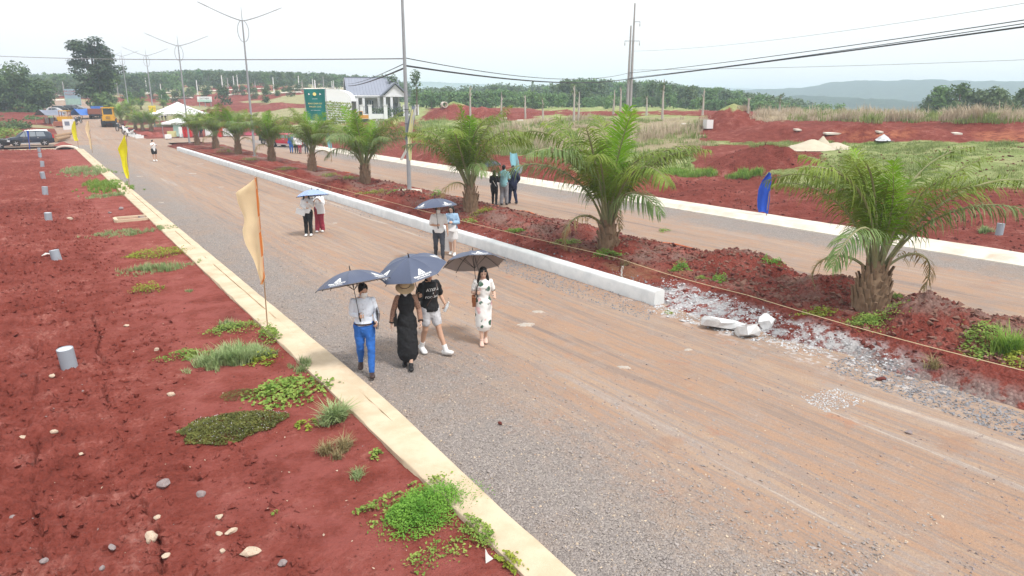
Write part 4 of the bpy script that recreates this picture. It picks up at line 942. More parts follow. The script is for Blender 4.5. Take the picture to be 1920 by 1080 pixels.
for (x, y), lb in LAMPS: lamp_post(x, y, medz(x, y) - .05, lb)
x, y = G(292, 247); lamp_post(x, y, landz(x, y), 'lamp post across the junction carrying the larger yellow sign'); L4 = (x, y)
lamp_post(17, 163, landz(17, 163), 'lamp post further up carrying the smaller yellow sign'); lamp_post(17, 197, landz(17, 197), 'farthest lamp post, in front of the tall spreading tree')
x, y = LAMPS[0][0]; mb = MB(); mb.box((0, 0, 0), (.9, .9, .26), (0, 0, .3)); o = tag(mb.build('lamp_footing', M['kerb_far']), 'pale cast footing block under the nearest lamp post', 'footing'); o.location = (x, y, medz(x, y) - .03)

M['text_red'] = simple('red_print', (.5, .03, .03), .7, .05); M['text_dark'] = simple('dark_print', (.05, .05, .05), .7, .05)
M['text_white'] = simple('white_print', (.8, .8, .8), .7, .03); M['text_yellow'] = simple('yellow_print', (.85, .72, .25), .7, .03)
def text_mesh(body, size, mat, name='lettering', align='CENTER', bold=0.0):
    c = bpy.data.curves.new(name, 'FONT'); c.body = body; c.size = size; c.align_x = align; c.resolution_u = 2; c.offset = bold
    o = bpy.data.objects.new('tmp', c); COL.objects.link(o); dg = bpy.context.evaluated_depsgraph_get()
    me = bpy.data.meshes.new_from_object(o.evaluated_get(dg)); me.name = name; bpy.data.objects.remove(o); me.materials.clear(); me.materials.append(mat); return me
def facing(x, y): return math.atan2(-x, -y) * -1 + math.pi       # turn so that local -Y looks back to the road corner
def put_text(body, size, mat, parent, x, y, z, rotz=0):
    o = link('lettering', text_mesh(body, size, mat), parent); o.location = (x, y, z); o.rotation_euler = (R(90), 0, rotz); return o
def sign_on_pole(x, y, z0, h, w, label):
    o = thing('pole_sign', label, 'sign', (x, y, z0), R(-34)); m = simple('yellow_sign', (.75, .6, .07), .6, .06)
    mb = MB(); mb.box((0, -.16, h / 2), (w, .05, h)); mb.build('board', m, o)
    mb = MB(); mb.box((0, -.2, h * .09), (w * .98, .012, h * .1)); mb.build('foot_band', simple('orange_band', (.6, .25, .08), .6), o)
    mb = MB(); mb.box((0, -.03, h * .8), (.26, .24, .05)); mb.box((0, -.03, h * .2), (.26, .24, .05)); mb.build('clamp', M['galv'], o)
    for k, (tx, q, s) in enumerate([('MO BAN', .78, .16), ('DAT NEN', .6, .15), ('NOI THAT', .42, .15), ('0909', .26, .12)]): put_text(tx, s * h / .9, M['rust'], o, 0, -.19, q * h - .06)
x, y = L4; k = ppm(x, y, 2); z0 = zat(x, y, 221); sign_on_pole(x, y, z0, zat(x, y, 198) - z0, 13 / k, 'larger yellow sign strapped to the lamp post across the junction')
z0 = zat(17, 163, 218); sign_on_pole(17, 163, z0, zat(17, 163, 199) - z0, 11 / ppm(17, 163, 2), 'smaller yellow sign strapped to the further lamp post')

# ------------------------------------------------------------------ power poles and cables
def wire(name, label, pts, r, mat):
    mb = MB(); mb.tube(pts, r, 5, True); return tag(mb.build(name, mat, None, True), label, 'cable')
x, y, z = GT(1178, 214); EP = (x, y, z); k = ppm(x, y, z)
o = thing('electric_pole', 'tall double concrete pole with cross arms rising from the field', 'electric pole', (x, y, z), R(-34))
for dx, top in ((-.16, 48), (.22, 6)):
    h = zat(x, y, top) - z; mb = MB(); mb.tube([(dx, 0, -.3), (dx + .02, 0, h * .55), (dx + .04, 0, h)], [.2, .15, .09], 10); mb.build('pole', M['polegrey'], o, True)
for py, a, b in ((41, .1, 1.0), (77, -.85, 1.05)):
    zz = zat(x, y, py) - z; mb = MB(); mb.box(((a + b) / 2, -.12, zz), (b - a, .07, .07)); c = mb.build('cross_arm', M['galv'], o)
    for q in ((b,) if a > 0 else (a, b)):
        mb = MB(); mb.lathe([(.03, 0), (.07, .06), (.04, .1), (.07, .16), (.04, .2), (.07, .26), (.03, .3), (.03, .5)], 8, (q * .97, -.12, zz - .55)); mb.build('insulator', M['polegrey'], c, True)
for py in (137, 148):
    zz = zat(x, y, py) - z; mb = MB(); mb.box((.02, -.17, zz), (.5, .06, .1)); mb.build('bracket', M['galv'], o)
def span(pts2, A, B, n=40):
    """cable whose plan runs from A to B and whose height passes through the surveyed photo points"""
    ts = []; zs = []
    for px, py in pts2:
        X, Y, u = ray(px, 150); # plan crossing of the sight line with AB
        d = np.array([[X, -(B[0] - A[0])], [Y, -(B[1] - A[1])]]); s, t = np.linalg.solve(d, np.array(A[:2])); ts.append(t); zs.append(zat(A[0] + (B[0] - A[0]) * t, A[1] + (B[1] - A[1]) * t, py))
    c = np.polyfit(ts, zs, 2); return [(A[0] + (B[0] - A[0]) * t, A[1] + (B[1] - A[1]) * t, float(np.polyval(c, t))) for t in np.linspace(0, 1, n)]
lx, ly = LAMPS[0][0]; E0 = (EP[0] - .1, EP[1] - .2); X, Y, u = ray(2150, 100); k = 44 / math.hypot(X, Y); END = (X * k, Y * k)
wire('power_cable', 'thick sagging black cable sweeping up to the top right', span([(1178, 148), (1400, 121), (1600, 92), (1920, 48)], E0, END), .05, M['wire'])
wire('power_cable', 'upper black cable sweeping up to the top right corner', span([(1178, 137), (1400, 112), (1600, 82), (1920, 35)], E0, END), .028, M['wire'])
wire('power_cable', 'middle black cable twisting close to the thick one', span([(1178, 146), (1450, 113), (1660, 80), (1920, 42)], E0, END), .026, M['wire'])
wire('power_cable', 'thick black cable from the nearest lamp post to the double pole', span([(768, 123), (900, 144), (1000, 151), (1178, 148)], (lx, ly), E0), .045, M['wire'])
wire('power_cable', 'thin upper cable from the nearest lamp post to the double pole', span([(768, 108), (880, 133), (1000, 144), (1178, 137)], (lx, ly), E0), .022, M['wire'])
X, Y, u = ray(652, 160); k = 118 / math.hypot(X, Y); HEND = (X * k, Y * k)
wire('power_cable', 'black cable drooping from the nearest lamp post to the house gable', span([(768, 123), (730, 140), (700, 150), (655, 161)], (lx, ly), HEND), .045, M['wire'])
wire('power_cable', 'thin cable rising above the house roof', span([(768, 115), (740, 128), (715, 139), (680, 152)], (lx, ly), HEND), .022, M['wire'])
X, Y, u = ray(-150, 100); k = 150 / math.hypot(X, Y); WA = (X * k, Y * k)
wire('thin_wire', 'faint thin wire crossing the sky on the left', span([(0, 105), (200, 110), (500, 113), (768, 109)], WA, (lx, ly)), .03, M['wire_pale'])
X, Y, u = ray(2100, 100); k = 95 / math.hypot(X, Y); WB = (X * k, Y * k)
wire('thin_wire', 'faint thin wire level across the sky on the right', span([(1178, 131), (1400, 129), (1600, 122), (1920, 112)], E0, WB), .024, M['wire_pale'])
wire('thin_wire', 'faint thin wire at the very top right', span([(1178, 96), (1500, 68), (1700, 38), (1920, 2)], E0, END), .012, M['wire_pale'])
for i, (px, py, tp, w) in enumerate([(122, 184, 153, .2), (166, 184, 156, .25), (94, 178, 150, .16), (222, 180, 150, .16), (276, 176, 146, .16), (304, 188, 157, .16), (332, 172, 140, .18), (371, 178, 150, .18), (418, 172, 141, .22), (429, 178, 146, .2), (440, 174, 142, .16), (447, 172, 140, .16), (480, 178, 152, .18), (514, 176, 145, .18), (561, 168, 142, .18), (567, 166, 150, .16), (587, 168, 148, .16), (591, 166, 150, .28), (607, 166, 144, .18), (623, 168, 152, .16), (626, 168, 151, .16), (645, 168, 147, .18), (652, 168, 154, .16)]):
    x, y, z = GT(px, py); mb = MB(); h = zat(x, y, tp) - z; mb.tube([(0, 0, -.3), (0, 0, h)], [w, w * .6], 7)
    o = tag(mb.build('concrete_pole', M['white'] if i % 3 else M['polegrey'], None, True), 'pale concrete pole on the cleared hillside at left', 'pole', 'pale poles on the cleared hillside'); o.location = (x, y, z)
for seq in ([(60, 181), (110, 180), (168, 180)], [(228, 178), (280, 176), (335, 174)], [(385, 172), (440, 169), (500, 167)], [(430, 179), (500, 176), (565, 174)], [(540, 168), (600, 167), (650, 166)], [(60, 190), (120, 189)], [(300, 186), (360, 184)]):
    pts = [GT(*p) for p in seq]; mb = MB()
    for a, b in zip(pts, pts[1:]): mb.tube([(a[0], a[1], a[2] + .12), (b[0], b[1], b[2] + .12)], [(.5, .25)] * 2, 4)
    tag(mb.build('kerb', M['kerb_far']), kind='structure')

# ------------------------------------------------------------------ flags
def clothmat(name, col, k=.35):
    t = NT(name); v = t.obj(); c = t.mix(t.noise(v, 3, 5), sc(col, .85), sc(col, 1.1)); t.fin(c, .75, 0, .15)
    tr = t.n('ShaderNodeBsdfTranslucent'); t.l(c, tr.inputs[0]); ms = t.n('ShaderNodeMixShader'); ms.inputs[0].default_value = k
    t.l(t.b.outputs[0], ms.inputs[1]); t.l(tr.outputs[0], ms.inputs[2]); t.l(ms.outputs[0], t.out.inputs[0]); return t.m
M['peach'] = clothmat('peach_flag', (.9, .72, .46), .45); M['orange'] = clothmat('orange_hem', (.8, .27, .08)); M['flag_yellow'] = clothmat('yellow_flag', (.8, .74, .02)); M['flag_blue'] = clothmat('blue_flag', (.03, .1, .55))
M['flag_cyan'] = clothmat('pale_blue_flag', (.3, .62, .72)); M['grey_cloth'] = clothmat('grey_blue_cloth', (.22, .26, .33)); M['white_cloth'] = clothmat('white_cloth', (.75, .75, .72)); M['pale_yellow'] = clothmat('pale_yellow_cloth', (.78, .76, .42))
def cloth_rows(rows, x, y, mat, wave, seed, nu=9, sub=5, off=0.0, turn=.35, flip=1):
    """rows of (py, px left, px right): a hanging cloth by the post at (x, y), with folds; returned as MB in world space"""
    rx, ry = math.cos(YAW + turn), -math.sin(YAW + turn); dxn, dyn = math.sin(YAW + turn), math.cos(YAW + turn); c0 = proj(x, y, 2)[0]; mb = MB(); pts = []; cz = math.cos(turn)
    py = [r[0] for r in rows]; q = np.linspace(py[0], py[-1], (len(rows) - 1) * sub + 1)
    L = np.interp(q, py, [r[1] for r in rows]); Rr = np.interp(q, py, [r[2] for r in rows])
    for j, p in enumerate(q):
        z = zat(x, y, p); k = ppm(x, y, z)
        pp = proj(x, y, z)[0]
        for i in range(nu):
            s = i / (nu - 1); u_ = (L[j] + (Rr[j] - L[j]) * s - pp) / k / cz
            d = off + wave * (1 - s if flip else s) ** .7 * math.sin(s * 7 + seed + j * .12) + wave * .6 * math.sin(j * .33 + s * 3 + seed)
            u_ *= 1.0
            pts.append((x + rx * u_ + dxn * d, y + ry * u_ + dyn * d, z + wave * .3 * math.sin(s * 5 + seed)))
    mb.sheet(pts, nu); return mb
def flag(label, base, z0, toppy, rows, mat, wave, seed, hem=None, polemat='wood', pr=.013, g='flags on thin poles beside the road'):
    x, y = base; zt = zat(x, y, toppy); tx = rows[0][2]; k = ppm(x, y, zt); lean = (tx - proj(x, y, zt)[0]) / k
    o = thing('flag', label, 'flag', (x, y, z0), 0, g); mw = Matrix.Translation((-x, -y, -z0)); c, s = math.cos(YAW), -math.sin(YAW)
    mb = MB(); mb.tube([(0, 0, -.2), (c * lean * .5, s * lean * .5, (zt - z0) * .5), (c * lean, s * lean, zt - z0)], pr, 6); mb.build('pole', M[polemat], o, True)
    mb = cloth_rows(rows, x, y, mat, wave, seed); mb.v = [tuple(Vector(v) - Vector((x, y, z0))) for v in mb.v]; co = mb.build('cloth', M[mat], o, True)
    if hem:
        mb = cloth_rows([(r[0], r[2] - hem[1], r[2] + .6) for r in rows], x, y, mat, wave * .12, seed, 3, off=-.012); mb.v = [tuple(Vector(v) - Vector((x, y, z0))) for v in mb.v]; mb.build('hem', M[hem[0]], co, True)
    return o
x, y = G(501, 610, .13); flag('big pale peach flag with an orange hem on a pole at the kerb', (x, y), .1, 332, [(333, 478, 481), (350, 455, 483.5), (364, 434, 485), (385, 441, 486.5), (410, 452, 488.5), (422, 454, 489.5), (434, 452.5, 490.5), (470, 466, 494), (500, 477, 496), (520, 485, 497.5), (533, 489, 491)], 'peach', .05, 1, ('orange', 3.6))
x, y = G(242, 355, .1); flag('bright yellow flag nearest the camera, left of the road', (x, y), .05, 254, [(254, 234, 237), (263, 229, 238), (280, 219.5, 239), (290, 223, 239.5), (310, 229, 241), (325, 236, 241.5), (335, 240, 242)], 'flag_yellow', .07, 2, pr=.016)
x, y = G(147, 278, .1); flag('small yellow flag in front of the motorbikes', (x, y), .05, 227, [(227, 139, 141), (235, 135, 142), (246, 133, 143.5), (258, 136, 146), (264, 140, 148)], 'flag_yellow', .08, 3, pr=.02)
x, y = G(173, 284, .1); flag('narrow peach flag between the two yellow flags', (x, y), .05, 226, [(227, 164, 165.5), (240, 159, 169), (248, 160, 167), (262, 166, 170.5), (275, 168, 172), (280, 169, 172)], 'peach', .06, 4, pr=.02)
x, y = G(56, 286, .05); flag('thin blue furled flag in front of the dark car', (x, y), .03, 243, [(245, 52, 54.5), (258, 53, 56), (272, 54, 57), (280, 55, 57)], 'flag_blue', .04, 5, pr=.02)
x, y = G(1437, 404, .17); flag('deep blue flag at the far kerb behind the closest palm', (x, y), .16, 324, [(325, 1440, 1447), (340, 1430, 1446), (356, 1424, 1444), (375, 1422, 1443), (390, 1422, 1441), (399, 1424, 1440)], 'flag_blue', .12, 6, pr=.02)
x, y = G(622, 300, .17); flag('pale blue flag hanging over the far kerb by the middle palms', (x, y), .16, 248, [(249, 609, 617), (258, 609, 619), (270, 613, 621), (278, 615, 622)], 'flag_cyan', .12, 7, pr=.02)
x, y = G(968, 342, .17); flag('pale blue and green flag behind the three walkers', (x, y), .16, 286, [(287, 954, 970), (300, 955, 972), (312, 959, 973), (326, 963, 972)], 'flag_cyan', .12, 8, pr=.02)
x, y = G(700, 296, .17); flag('whitish flag behind the palm left of the nearest lamp post', (x, y), .16, 222, [(223, 706, 714), (232, 703, 711), (242, 700, 707)], 'white_cloth', .1, 9, pr=.02)
x, y = G(742, 270); flag('pale yellow pennant between the house gate and the nearest lamp post', (x, y), 0, 222, [(223, 739, 746), (229, 738, 746), (235, 742, 745)], 'pale_yellow', .08, 10, pr=.02)
x, y = LAMPS[0][0]; yy = y - .22; xx = x - .1
o = thing('torn_banner', 'torn grey banner with white and yellow strips tied to the nearest lamp post', 'banner', (xx, yy, 2.0))
for nm, rows, mt, wv, sd, off in (('cloth', [(199, 771, 784), (212, 769, 781), (225, 767, 778), (240, 763, 774), (255, 761, 770), (262, 761, 766)], 'grey_cloth', .1, 1, -.05), ('white_strip', [(200, 780, 785), (212, 777, 782), (230, 773, 777), (250, 770, 775), (275, 765, 771), (300, 752, 756)], 'white_cloth', .06, 2, -.1),
                              ('yellow_strip', [(205, 776, 779), (232, 772, 777), (255, 768, 775), (282, 769, 776), (300, 771, 775)], 'pale_yellow', .06, 3, -.16)):
    mb = cloth_rows(rows, xx, yy, mt, wv, sd, 7, off=off); mb.v = [tuple(Vector(v) - Vector((xx, yy, 2.0))) for v in mb.v]; mb.build(nm, M[mt], o, True)
for py in (205, 232, 258):
    mb = MB(); zz = zat(x, y, py) - 2; mb.tube([(.1 + .14 * math.cos(a), .22 + .14 * math.sin(a), zz) for a in np.linspace(0, 6.283, 13)], .014, 5, False); mb.build('tie', M['black'], o)

# ------------------------------------------------------------------ pipes, string line, drains, heaps
plabels = ['nearest grey plastic pipe stub standing in the left soil', 'second pipe stub from the front, beside a scrap of white paper', 'third pipe stub from the front in the left soil', 'fourth pipe stub from the front in the left soil', 'fifth pipe stub, in line towards the dark car', 'sixth pipe stub, in line towards the dark car', 'seventh pipe stub, close behind the last one', 'last pipe stub of the row, nearest the crossing']
def pipe(x, y, r, h, label, tilt):
    z = gz(x, y); o = thing('pipe_stub', label, 'pipe', (x, y, z), 0, 'grey pipe stubs standing out of the soil'); o.rotation_euler = tilt
    mb = MB(); n = 20; mb.v = []; V = []
    for rr, z in ((r, -.25), (r, h), (r - .012, h), (r - .012, -.1)):
        V += [(rr * math.cos(2 * math.pi * i / n), rr * math.sin(2 * math.pi * i / n), z) for i in range(n)]
    mb.add(V, [(k * n + i, k * n + (i + 1) % n, (k + 1) * n + (i + 1) % n, (k + 1) * n + i) for k in range(3) for i in range(n)]); mb.build('wall', M['pvc'], o, True)
    mb = MB(); mb.lathe([(r - .013, 0), (r - .013, .02)], n, (0, 0, h - .03)); mb.build('cap', M['pvc_in'], o, True)
for i, ((x, y), lb) in enumerate(zip(PIPES, plabels)): pipe(x, y, .135, [.42, .32, .3, .4, .42, .4, .4, .42][i], lb, (R([3, -4, 2, 0, 3, 0, -3, 2][i]), R([-4, -7, 2, 4, -3, 5, 0, 3][i]), 0))
for px, py, lb in ((1873, 440, 'pipe stub at the right edge past the far kerb'), (976, 322, 'pipe stub right of the three walkers past the far kerb'), (848, 302, 'pipe stub left of the third palm past the far kerb')):
    x, y, z = GT(px, py); pipe(x, y, .125, .42, lb, (0, R(3), 0))
o = thing('string_line', 'pale builders string stretched on thin stakes along the median', 'string', (13.2, 0, 0)); pts = []
sx = [(2.0, 13.2), (4.25, 13.28), (9.95, 13.35), (14.6, 13.55), (30.7, 12.95), (50, 12.8), (84, 12.7)]
for (a, xa), (b, xb) in zip(sx, sx[1:]):
    for q in np.linspace(0, 1, 8)[:-1]: pts.append((xa + (xb - xa) * q - 13.2, a + (b - a) * q, .42 - .05 * math.sin(math.pi * q)))
mb = MB(); mb.tube(pts, .008, 4, False); mb.build('string', M['twine'], o)
for yy, xx in [(sx[2]), (sx[3])] + [(4.25, 13.28), (20, 13.35), (30.7, 12.95), (50, 12.8), (66, 12.75)]:
    z = medz(xx, yy); mb = MB(); mb.tube([(xx - 13.2, yy, z - .2), (xx - 13.2, yy, .47)], .009, 5); mb.build('stake', M['rust'], o)
x, y = G(1166, 515, .22); o = thing('marker_stake', 'short stake tied with white tape beside the string', 'stake', (x, y, medz(x, y)))
mb = MB(); mb.tube([(0, 0, -.1), (.01, 0, .3)], .012, 5); mb.build('stick', M['wood'], o)
mb = MB(); mb.sheet([(a * .05 + .02 * math.sin(b * 3), .02 * math.cos(a * 4 + b), .33 - b * .065) for b in range(6) for a in (-.6, 0, .8)], 3); mb.sheet([(.04 + a * .06, .02 + .03 * math.sin(b), .31 - b * .03 + a * .03) for b in range(3) for a in (0, .5, 1)], 3); mb.build('tape', M['white_cloth'], o)
o = thing('orange_conduit', 'orange conduit half buried along the road side of the median', 'pipe', (XM2, 0, 0)); mb = MB()
for a, b in ((8.6, 10.4), (14.4, 17.6), (23.5, 31.0), (43, 52)):
    mb = MB(); mb.tube([(-.18 + .07 * math.sin(q * 1.3) , q, medz(XM2 - .18, q) + .02 + .04 * math.sin(q * 2.1)) for q in np.linspace(a, b, 16)], .035, 7); mb.build('conduit_length', M['orange_pipe'], o, True)
x, y = G(240, 412, .05); o = thing('drain_inlet', 'rectangular concrete drain inlet set against the left kerb', 'drain inlet', (XL0 - 1.15, y, verz(XL0 - 1.15, y)))
for (cx, cy, w, l) in ((.55, -.42, 1.15, .13), (.55, .42, 1.15, .13), (-.02, 0, .13, .71)): mb = MB(); mb.box((cx, cy, .03), (w, l, .14)); mb.build('rim', M['kerb_beige'], o)
mb = MB(); mb.box((.6, 0, .005), (1.0, .7, .03)); mb.build('silt', M['soil'], o)
mb = MB(); mb.box((.95, .1, .05), (.2, .16, .08), (0, .2, .3)); mb.build('loose_brick', M['stone_grey'], o)
x, y = G(126, 281); o = thing('culvert_arch', 'low arched concrete drain frame at the corner of the left kerb', 'drain', (x, y, .05), R(-34))
mb = MB(); mb.tube([(q, 0, .32 * math.sin(math.pi * (q + 1.1) / 2.2) ** .5) for q in np.linspace(-1.1, 1.1, 12)], [(.12, .3)] * 12, 6, True, (0, 0, 1)); mb.build('arch', M['kerb_far'], o, True)
mb = MB(); mb.box((0, .12, .1), (1.9, .05, .3)); mb.build('opening', M['black'], o)

def stone_me(seed, sub=2):
    rg = np.random.default_rng(seed); bm = bmesh.new(); bmesh.ops.create_icosphere(bm, subdivisions=sub, radius=1); nrm = rg.normal(size=(7, 3)); nrm /= np.linalg.norm(nrm, axis=1)[:, None]; off = rg.uniform(.5, .95, 7)
    for v in bm.verts:
        p = np.array(v.co)
        for n_, o_ in zip(nrm, off):
            d = p @ n_
            if d > o_: p = p - n_ * (d - o_)
        p = p * (1 + .06 * rg.normal()); v.co = p
    me = bpy.data.meshes.new('stone'); bm.to_mesh(me); bm.free(); return me
def rock(px, py, sx, sy, sz, rz, mat, label, seed, zoff=0, name='stone', cat='stone'):
    """sizes in photo pixels"""
    x, y = G(px, py, .05); z = gz(x, y); k = ppm(x, y, z); me = stone_me(seed); me.materials.append(M[mat]); o = link(name, me); tag(o, label, cat)
    o.location = (x, y, z + sz / k * .25 + zoff); o.scale = (sx / k / 2, sy / k / 2, sz / k / 2); o.rotation_euler = (0, R(random.uniform(-8, 8)), rz - YAW); return o
for i, a in enumerate([(282, 1014, 26, 30, 22, .3, 'stone_pale', 'angular pale stone in the front soil, near the long crack'), (469, 1036, 44, 26, 20, .3, 'stone_pale', 'largest, long pale stone at the bottom left'), (531, 1058, 20, 18, 14, 0, 'stone_grey', 'grey pebble right of the largest pale stone'),
                       (308, 914, 25, 26, 18, .5, 'stone_grey', 'pinkish grey wedge shaped stone on red soil'), (377, 929, 20, 16, 12, 0, 'stone_grey', 'dark flat stone right of the wedge shaped stone'), (434, 999, 26, 14, 10, .7, 'stone_pale', 'elongated pale stone lying slantwise'),
                       (411, 1003, 15, 10, 8, -.4, 'stone_pale', 'small pale stone touching the slanting one'), (411, 972, 16, 16, 10, .2, 'stone_pale', 'white chip above the slanting stone'), (294, 971, 16, 14, 10, .6, 'stone_pale', 'pale chip above the angular stone'), (310, 1040, 20, 14, 8, 1, 'stone_pale', 'thin pale sliver below the angular stone'),
                       (210, 1032, 14, 26, 8, .8, 'stone_grey', 'narrow grey sliver left of the angular stone'), (83, 1053, 16, 14, 10, .2, 'stone_grey', 'grey stone beside the leftmost crack at the bottom'), (192, 1070, 10, 14, 10, 0, 'stone_grey', 'little upright grey stone at the bottom edge'), (417, 1034, 12, 12, 8, 0, 'stone_pale', 'little pale stone left of the largest stone'),
                       (41, 819, 15, 13, 8, .4, 'stone_pale', 'pale stone at the far left near the cracks'), (101, 808, 17, 12, 9, 0, 'stone_pale', 'tan stone just right of the far left crack'), (22, 966, 13, 10, 8, 0, 'stone_grey', 'grey stone at the left edge'), (152, 857, 12, 9, 8, 0, 'stone_pale', 'tan pebble below the flowering mat on the left'),
                       (322, 740, 18, 14, 11, .2, 'stone_pale', 'peach coloured stone left of the round leaved weed'), (44, 704, 14, 10, 8, 0, 'stone_red', 'reddish stone left of the nearest pipe'), (100, 714, 12, 10, 8, 0, 'stone_pale', 'pale chip left of the nearest pipe foot'), (293, 657, 12, 10, 7, 0, 'stone_pale', 'pinkish chip left of the largest grass clump'),
                       (227, 393, 10, 8, 7, 0, 'stone_grey', 'brown stone above the drain inlet'), (206, 400, 7, 6, 5, 0, 'stone_grey', 'small dark stone left of the drain inlet'), (131, 413, 12, 8, 7, 0, 'stone_pale', 'flat pale stone by the fifth pipe'), (237, 612, 10, 8, 6, 0, 'stone_pale', 'pale pebble on the open red soil'), (1652, 707, 22, 14, 10, .3, 'stone_red', 'reddish stone on the cut bank of the median'), (1705, 805, 14, 12, 8, 0, 'stone_grey', 'grey stone on the gravel edge at right'), (938, 788, 9, 8, 7, 0, 'stone_red', 'small brick red stone on the gravel shoulder')]):
    rock(*a, 700 + i)
x, y = G(90, 482, .05); o = tag(link('paper_scrap', npmesh('paper_scrap', [(-.16, -.06, .03), (0, -.1, .08), (.15, -.02, .03), (.1, .1, .06), (-.05, .07, .1), (-.17, .06, .02)], [[0, 1, 4, 5], [1, 2, 3, 4]], M['white_cloth'])), 'crumpled white paper scrap beside the second pipe', 'litter'); o.location = (x, y, verz(x, y) + .02)
x, y = G(915, 1054, .05); o = tag(link('paper_scrap', npmesh('paper_scrap', [(-.045, -.03, .0), (.05, -.03, .02), (.015, .02, .06), (0, .05, .12), (-.02, .02, .07), (-.03, 0, .04)], [[0, 1, 2, 5], [5, 2, 3, 4]], M['white_cloth'])), 'white leaf shaped scrap under the kerb at the bottom', 'litter'); o.location = (x, y, verz(x, y) + .01)

# broken kerb lumps and spilled concrete
M['cement_white'] = concrete('broken_concrete', (.6, .61, .62), (.75, .75, .75), (.4, .4, .4), 6)
def slab(px, py, poly, h, rot, label, seed):
    x, y = G(px, py, .1); rg = np.random.default_rng(seed); mb = MB(); n = len(poly)
    for z, k in ((0, .88), (h * .7, 1.0), (h, .95)): mb.v += [(a * k + rg.normal(0, .03), b * k + rg.normal(0, .03), z * .8 + rg.normal(0, .025)) for a, b in poly]
    mb.f = [(i + r * n, (i + 1) % n + r * n, (i + 1) % n + (r + 1) * n, i + (r + 1) * n) for r in (0, 1) for i in range(n)] + [tuple(range(2 * n, 3 * n)), tuple(range(n - 1, -1, -1))]; mb.m = [0] * len(mb.f)
    o = mb.build('concrete_lump', M['cement_white']); tag(o, label, 'concrete lump'); o.location = (x, y, .0); o.rotation_euler = rot
slab(1358, 607, [(-.42, -.16), (-.2, -.25), (.1, -.2), (.4, -.22), (.46, .0), (.3, .2), (0, .16), (-.3, .22), (-.47, .06)], .24, (R(-12), R(7), -YAW - .1), 'large broken slab of white concrete past the kerb end', 1)
slab(1404, 622, [(-.2, -.22), (.06, -.26), (.24, -.12), (.22, .14), (.02, .26), (-.18, .2), (-.26, 0)], .27, (R(-24), R(10), -YAW + .3), 'smaller broken concrete lump leaning against the large slab', 2)
slab(1440, 606, [(-.1, -.2), (.1, -.22), (.16, .0), (.06, .22), (-.1, .16)], .3, (R(10), R(-20), -YAW - .4), 'jagged cement crust upright behind the broken lumps', 3)
OCT = np.array([(1, 0, 0), (-1, 0, 0), (0, 1, 0), (0, -1, 0), (0, 0, 1), (0, 0, -1)], float); OCF = np.array([(0, 2, 4), (2, 1, 4), (1, 3, 4), (3, 0, 4), (2, 0, 5), (1, 2, 5), (3, 1, 5), (0, 3, 5)])
def scatter(name, X, Y, Z, S, mat, seed, flat=.6):
    rg = np.random.default_rng(seed); n = len(X); P = OCT[None] + rg.normal(0, .28, (n, 6, 3)); P = P * (S[:, None, None] * rg.uniform(.6, 1.25, (n, 1, 3))); P[:, :, 2] *= flat
    a = rg.uniform(0, 6.28, n); b = rg.normal(0, .5, n); c, s = np.cos(a)[:, None], np.sin(a)[:, None]; x = P[:, :, 0] * c - P[:, :, 1] * s; y = P[:, :, 0] * s + P[:, :, 1] * c; z = P[:, :, 2]
    c, s = np.cos(b)[:, None], np.sin(b)[:, None]; x, z = x * c - z * s, x * s + z * c
    V = np.stack([x + X[:, None], y + Y[:, None], z + Z[:, None]], -1).reshape(-1, 3); F = (np.arange(n)[:, None, None] * 6 + OCF[None]).reshape(-1, 3)
    return tag(link(name, npmesh(name, V, F, M[mat])), kind='stuff')
def pix_scatter(name, n, poly, smin, smax, mat, seed, zfun, thr=None, lift=.3, pw=2.2, flat=.6, cond=None):
    """stones spread evenly over a photographed quad of ground (given by pixel corners)"""
    rg = np.random.default_rng(seed); c = np.array([G(*p) for p in poly]); u = rg.random(n); v = rg.random(n)
    P = (c[0] * (1 - u)[:, None] + c[1] * u[:, None]) * (1 - v)[:, None] + (c[3] * (1 - u)[:, None] + c[2] * u[:, None]) * v[:, None]; X, Y = P[:, 0], P[:, 1]
    k = np.ones(n, bool)
    if thr is not None: k &= fbm(X * 1.3, Y * 1.3, seed, 4) > thr
    if cond is not None: k &= cond(X, Y)
    X, Y = X[k], Y[k]; S = smin + (smax - smin) * rg.random(len(X)) ** pw; return scatter(name, X, Y, zfun(X, Y) + S * lift * flat, S, mat, seed, flat)
def band(name, n, x0, x1, y0, y1, smin, smax, mat, seed, zfun, thr=None, yp=2.0, flat=.6, pw=2.2, soft=0):
    rg = np.random.default_rng(seed); X = rg.uniform(x0, x1, n) if soft == 0 else np.clip(x0 + np.abs(rg.normal(0, soft, n)), x0, 12); Y = y0 + (y1 - y0) * rg.random(n) ** yp; k = np.ones(n, bool)
    if thr is not None: k = fbm(X * .9, Y * .9, seed, 4) > thr
    X, Y = X[k], Y[k]; S = smin + (smax - smin) * rg.random(len(X)) ** pw; return scatter(name, X, Y, zfun(X, Y) + S * .2, S, mat, seed, flat)
M['gravel_mid'] = simple('brown_grey_gravel', (.3, .265, .25), .9, .4, 9, .4, 15)
band('road_gravel', 18000, XL1, 7.2, 3.2, 32, .007, .026, 'gravel_mid', 1, road_z, -.6, soft=1.5)
band('road_gravel', 4000, XL1, 7.6, 3.2, 28, .006, .02, 'stone_pale', 2, road_z, -.4, soft=1.8)
M['rubble_brown'] = simple('brown_stone', (.2, .105, .08), .9, .35, 9, .4, 15)
band('road_gravel', 2200, 6.5, 12.4, 2.5, 28, .007, .024, 'stone_grey', 3, road_z, .05)
band('red_clods', 15000, -5, 2.0, 3.6, 42, .01, .065, 'soil', 4, verge_z, -.3, 1.6, .9, 2.6)
band('red_clods', 3500, 1.0, XL0, 3.6, 40, .006, .022, 'stone_red', 5, verge_z, -.1, 1.8, .75, 3)
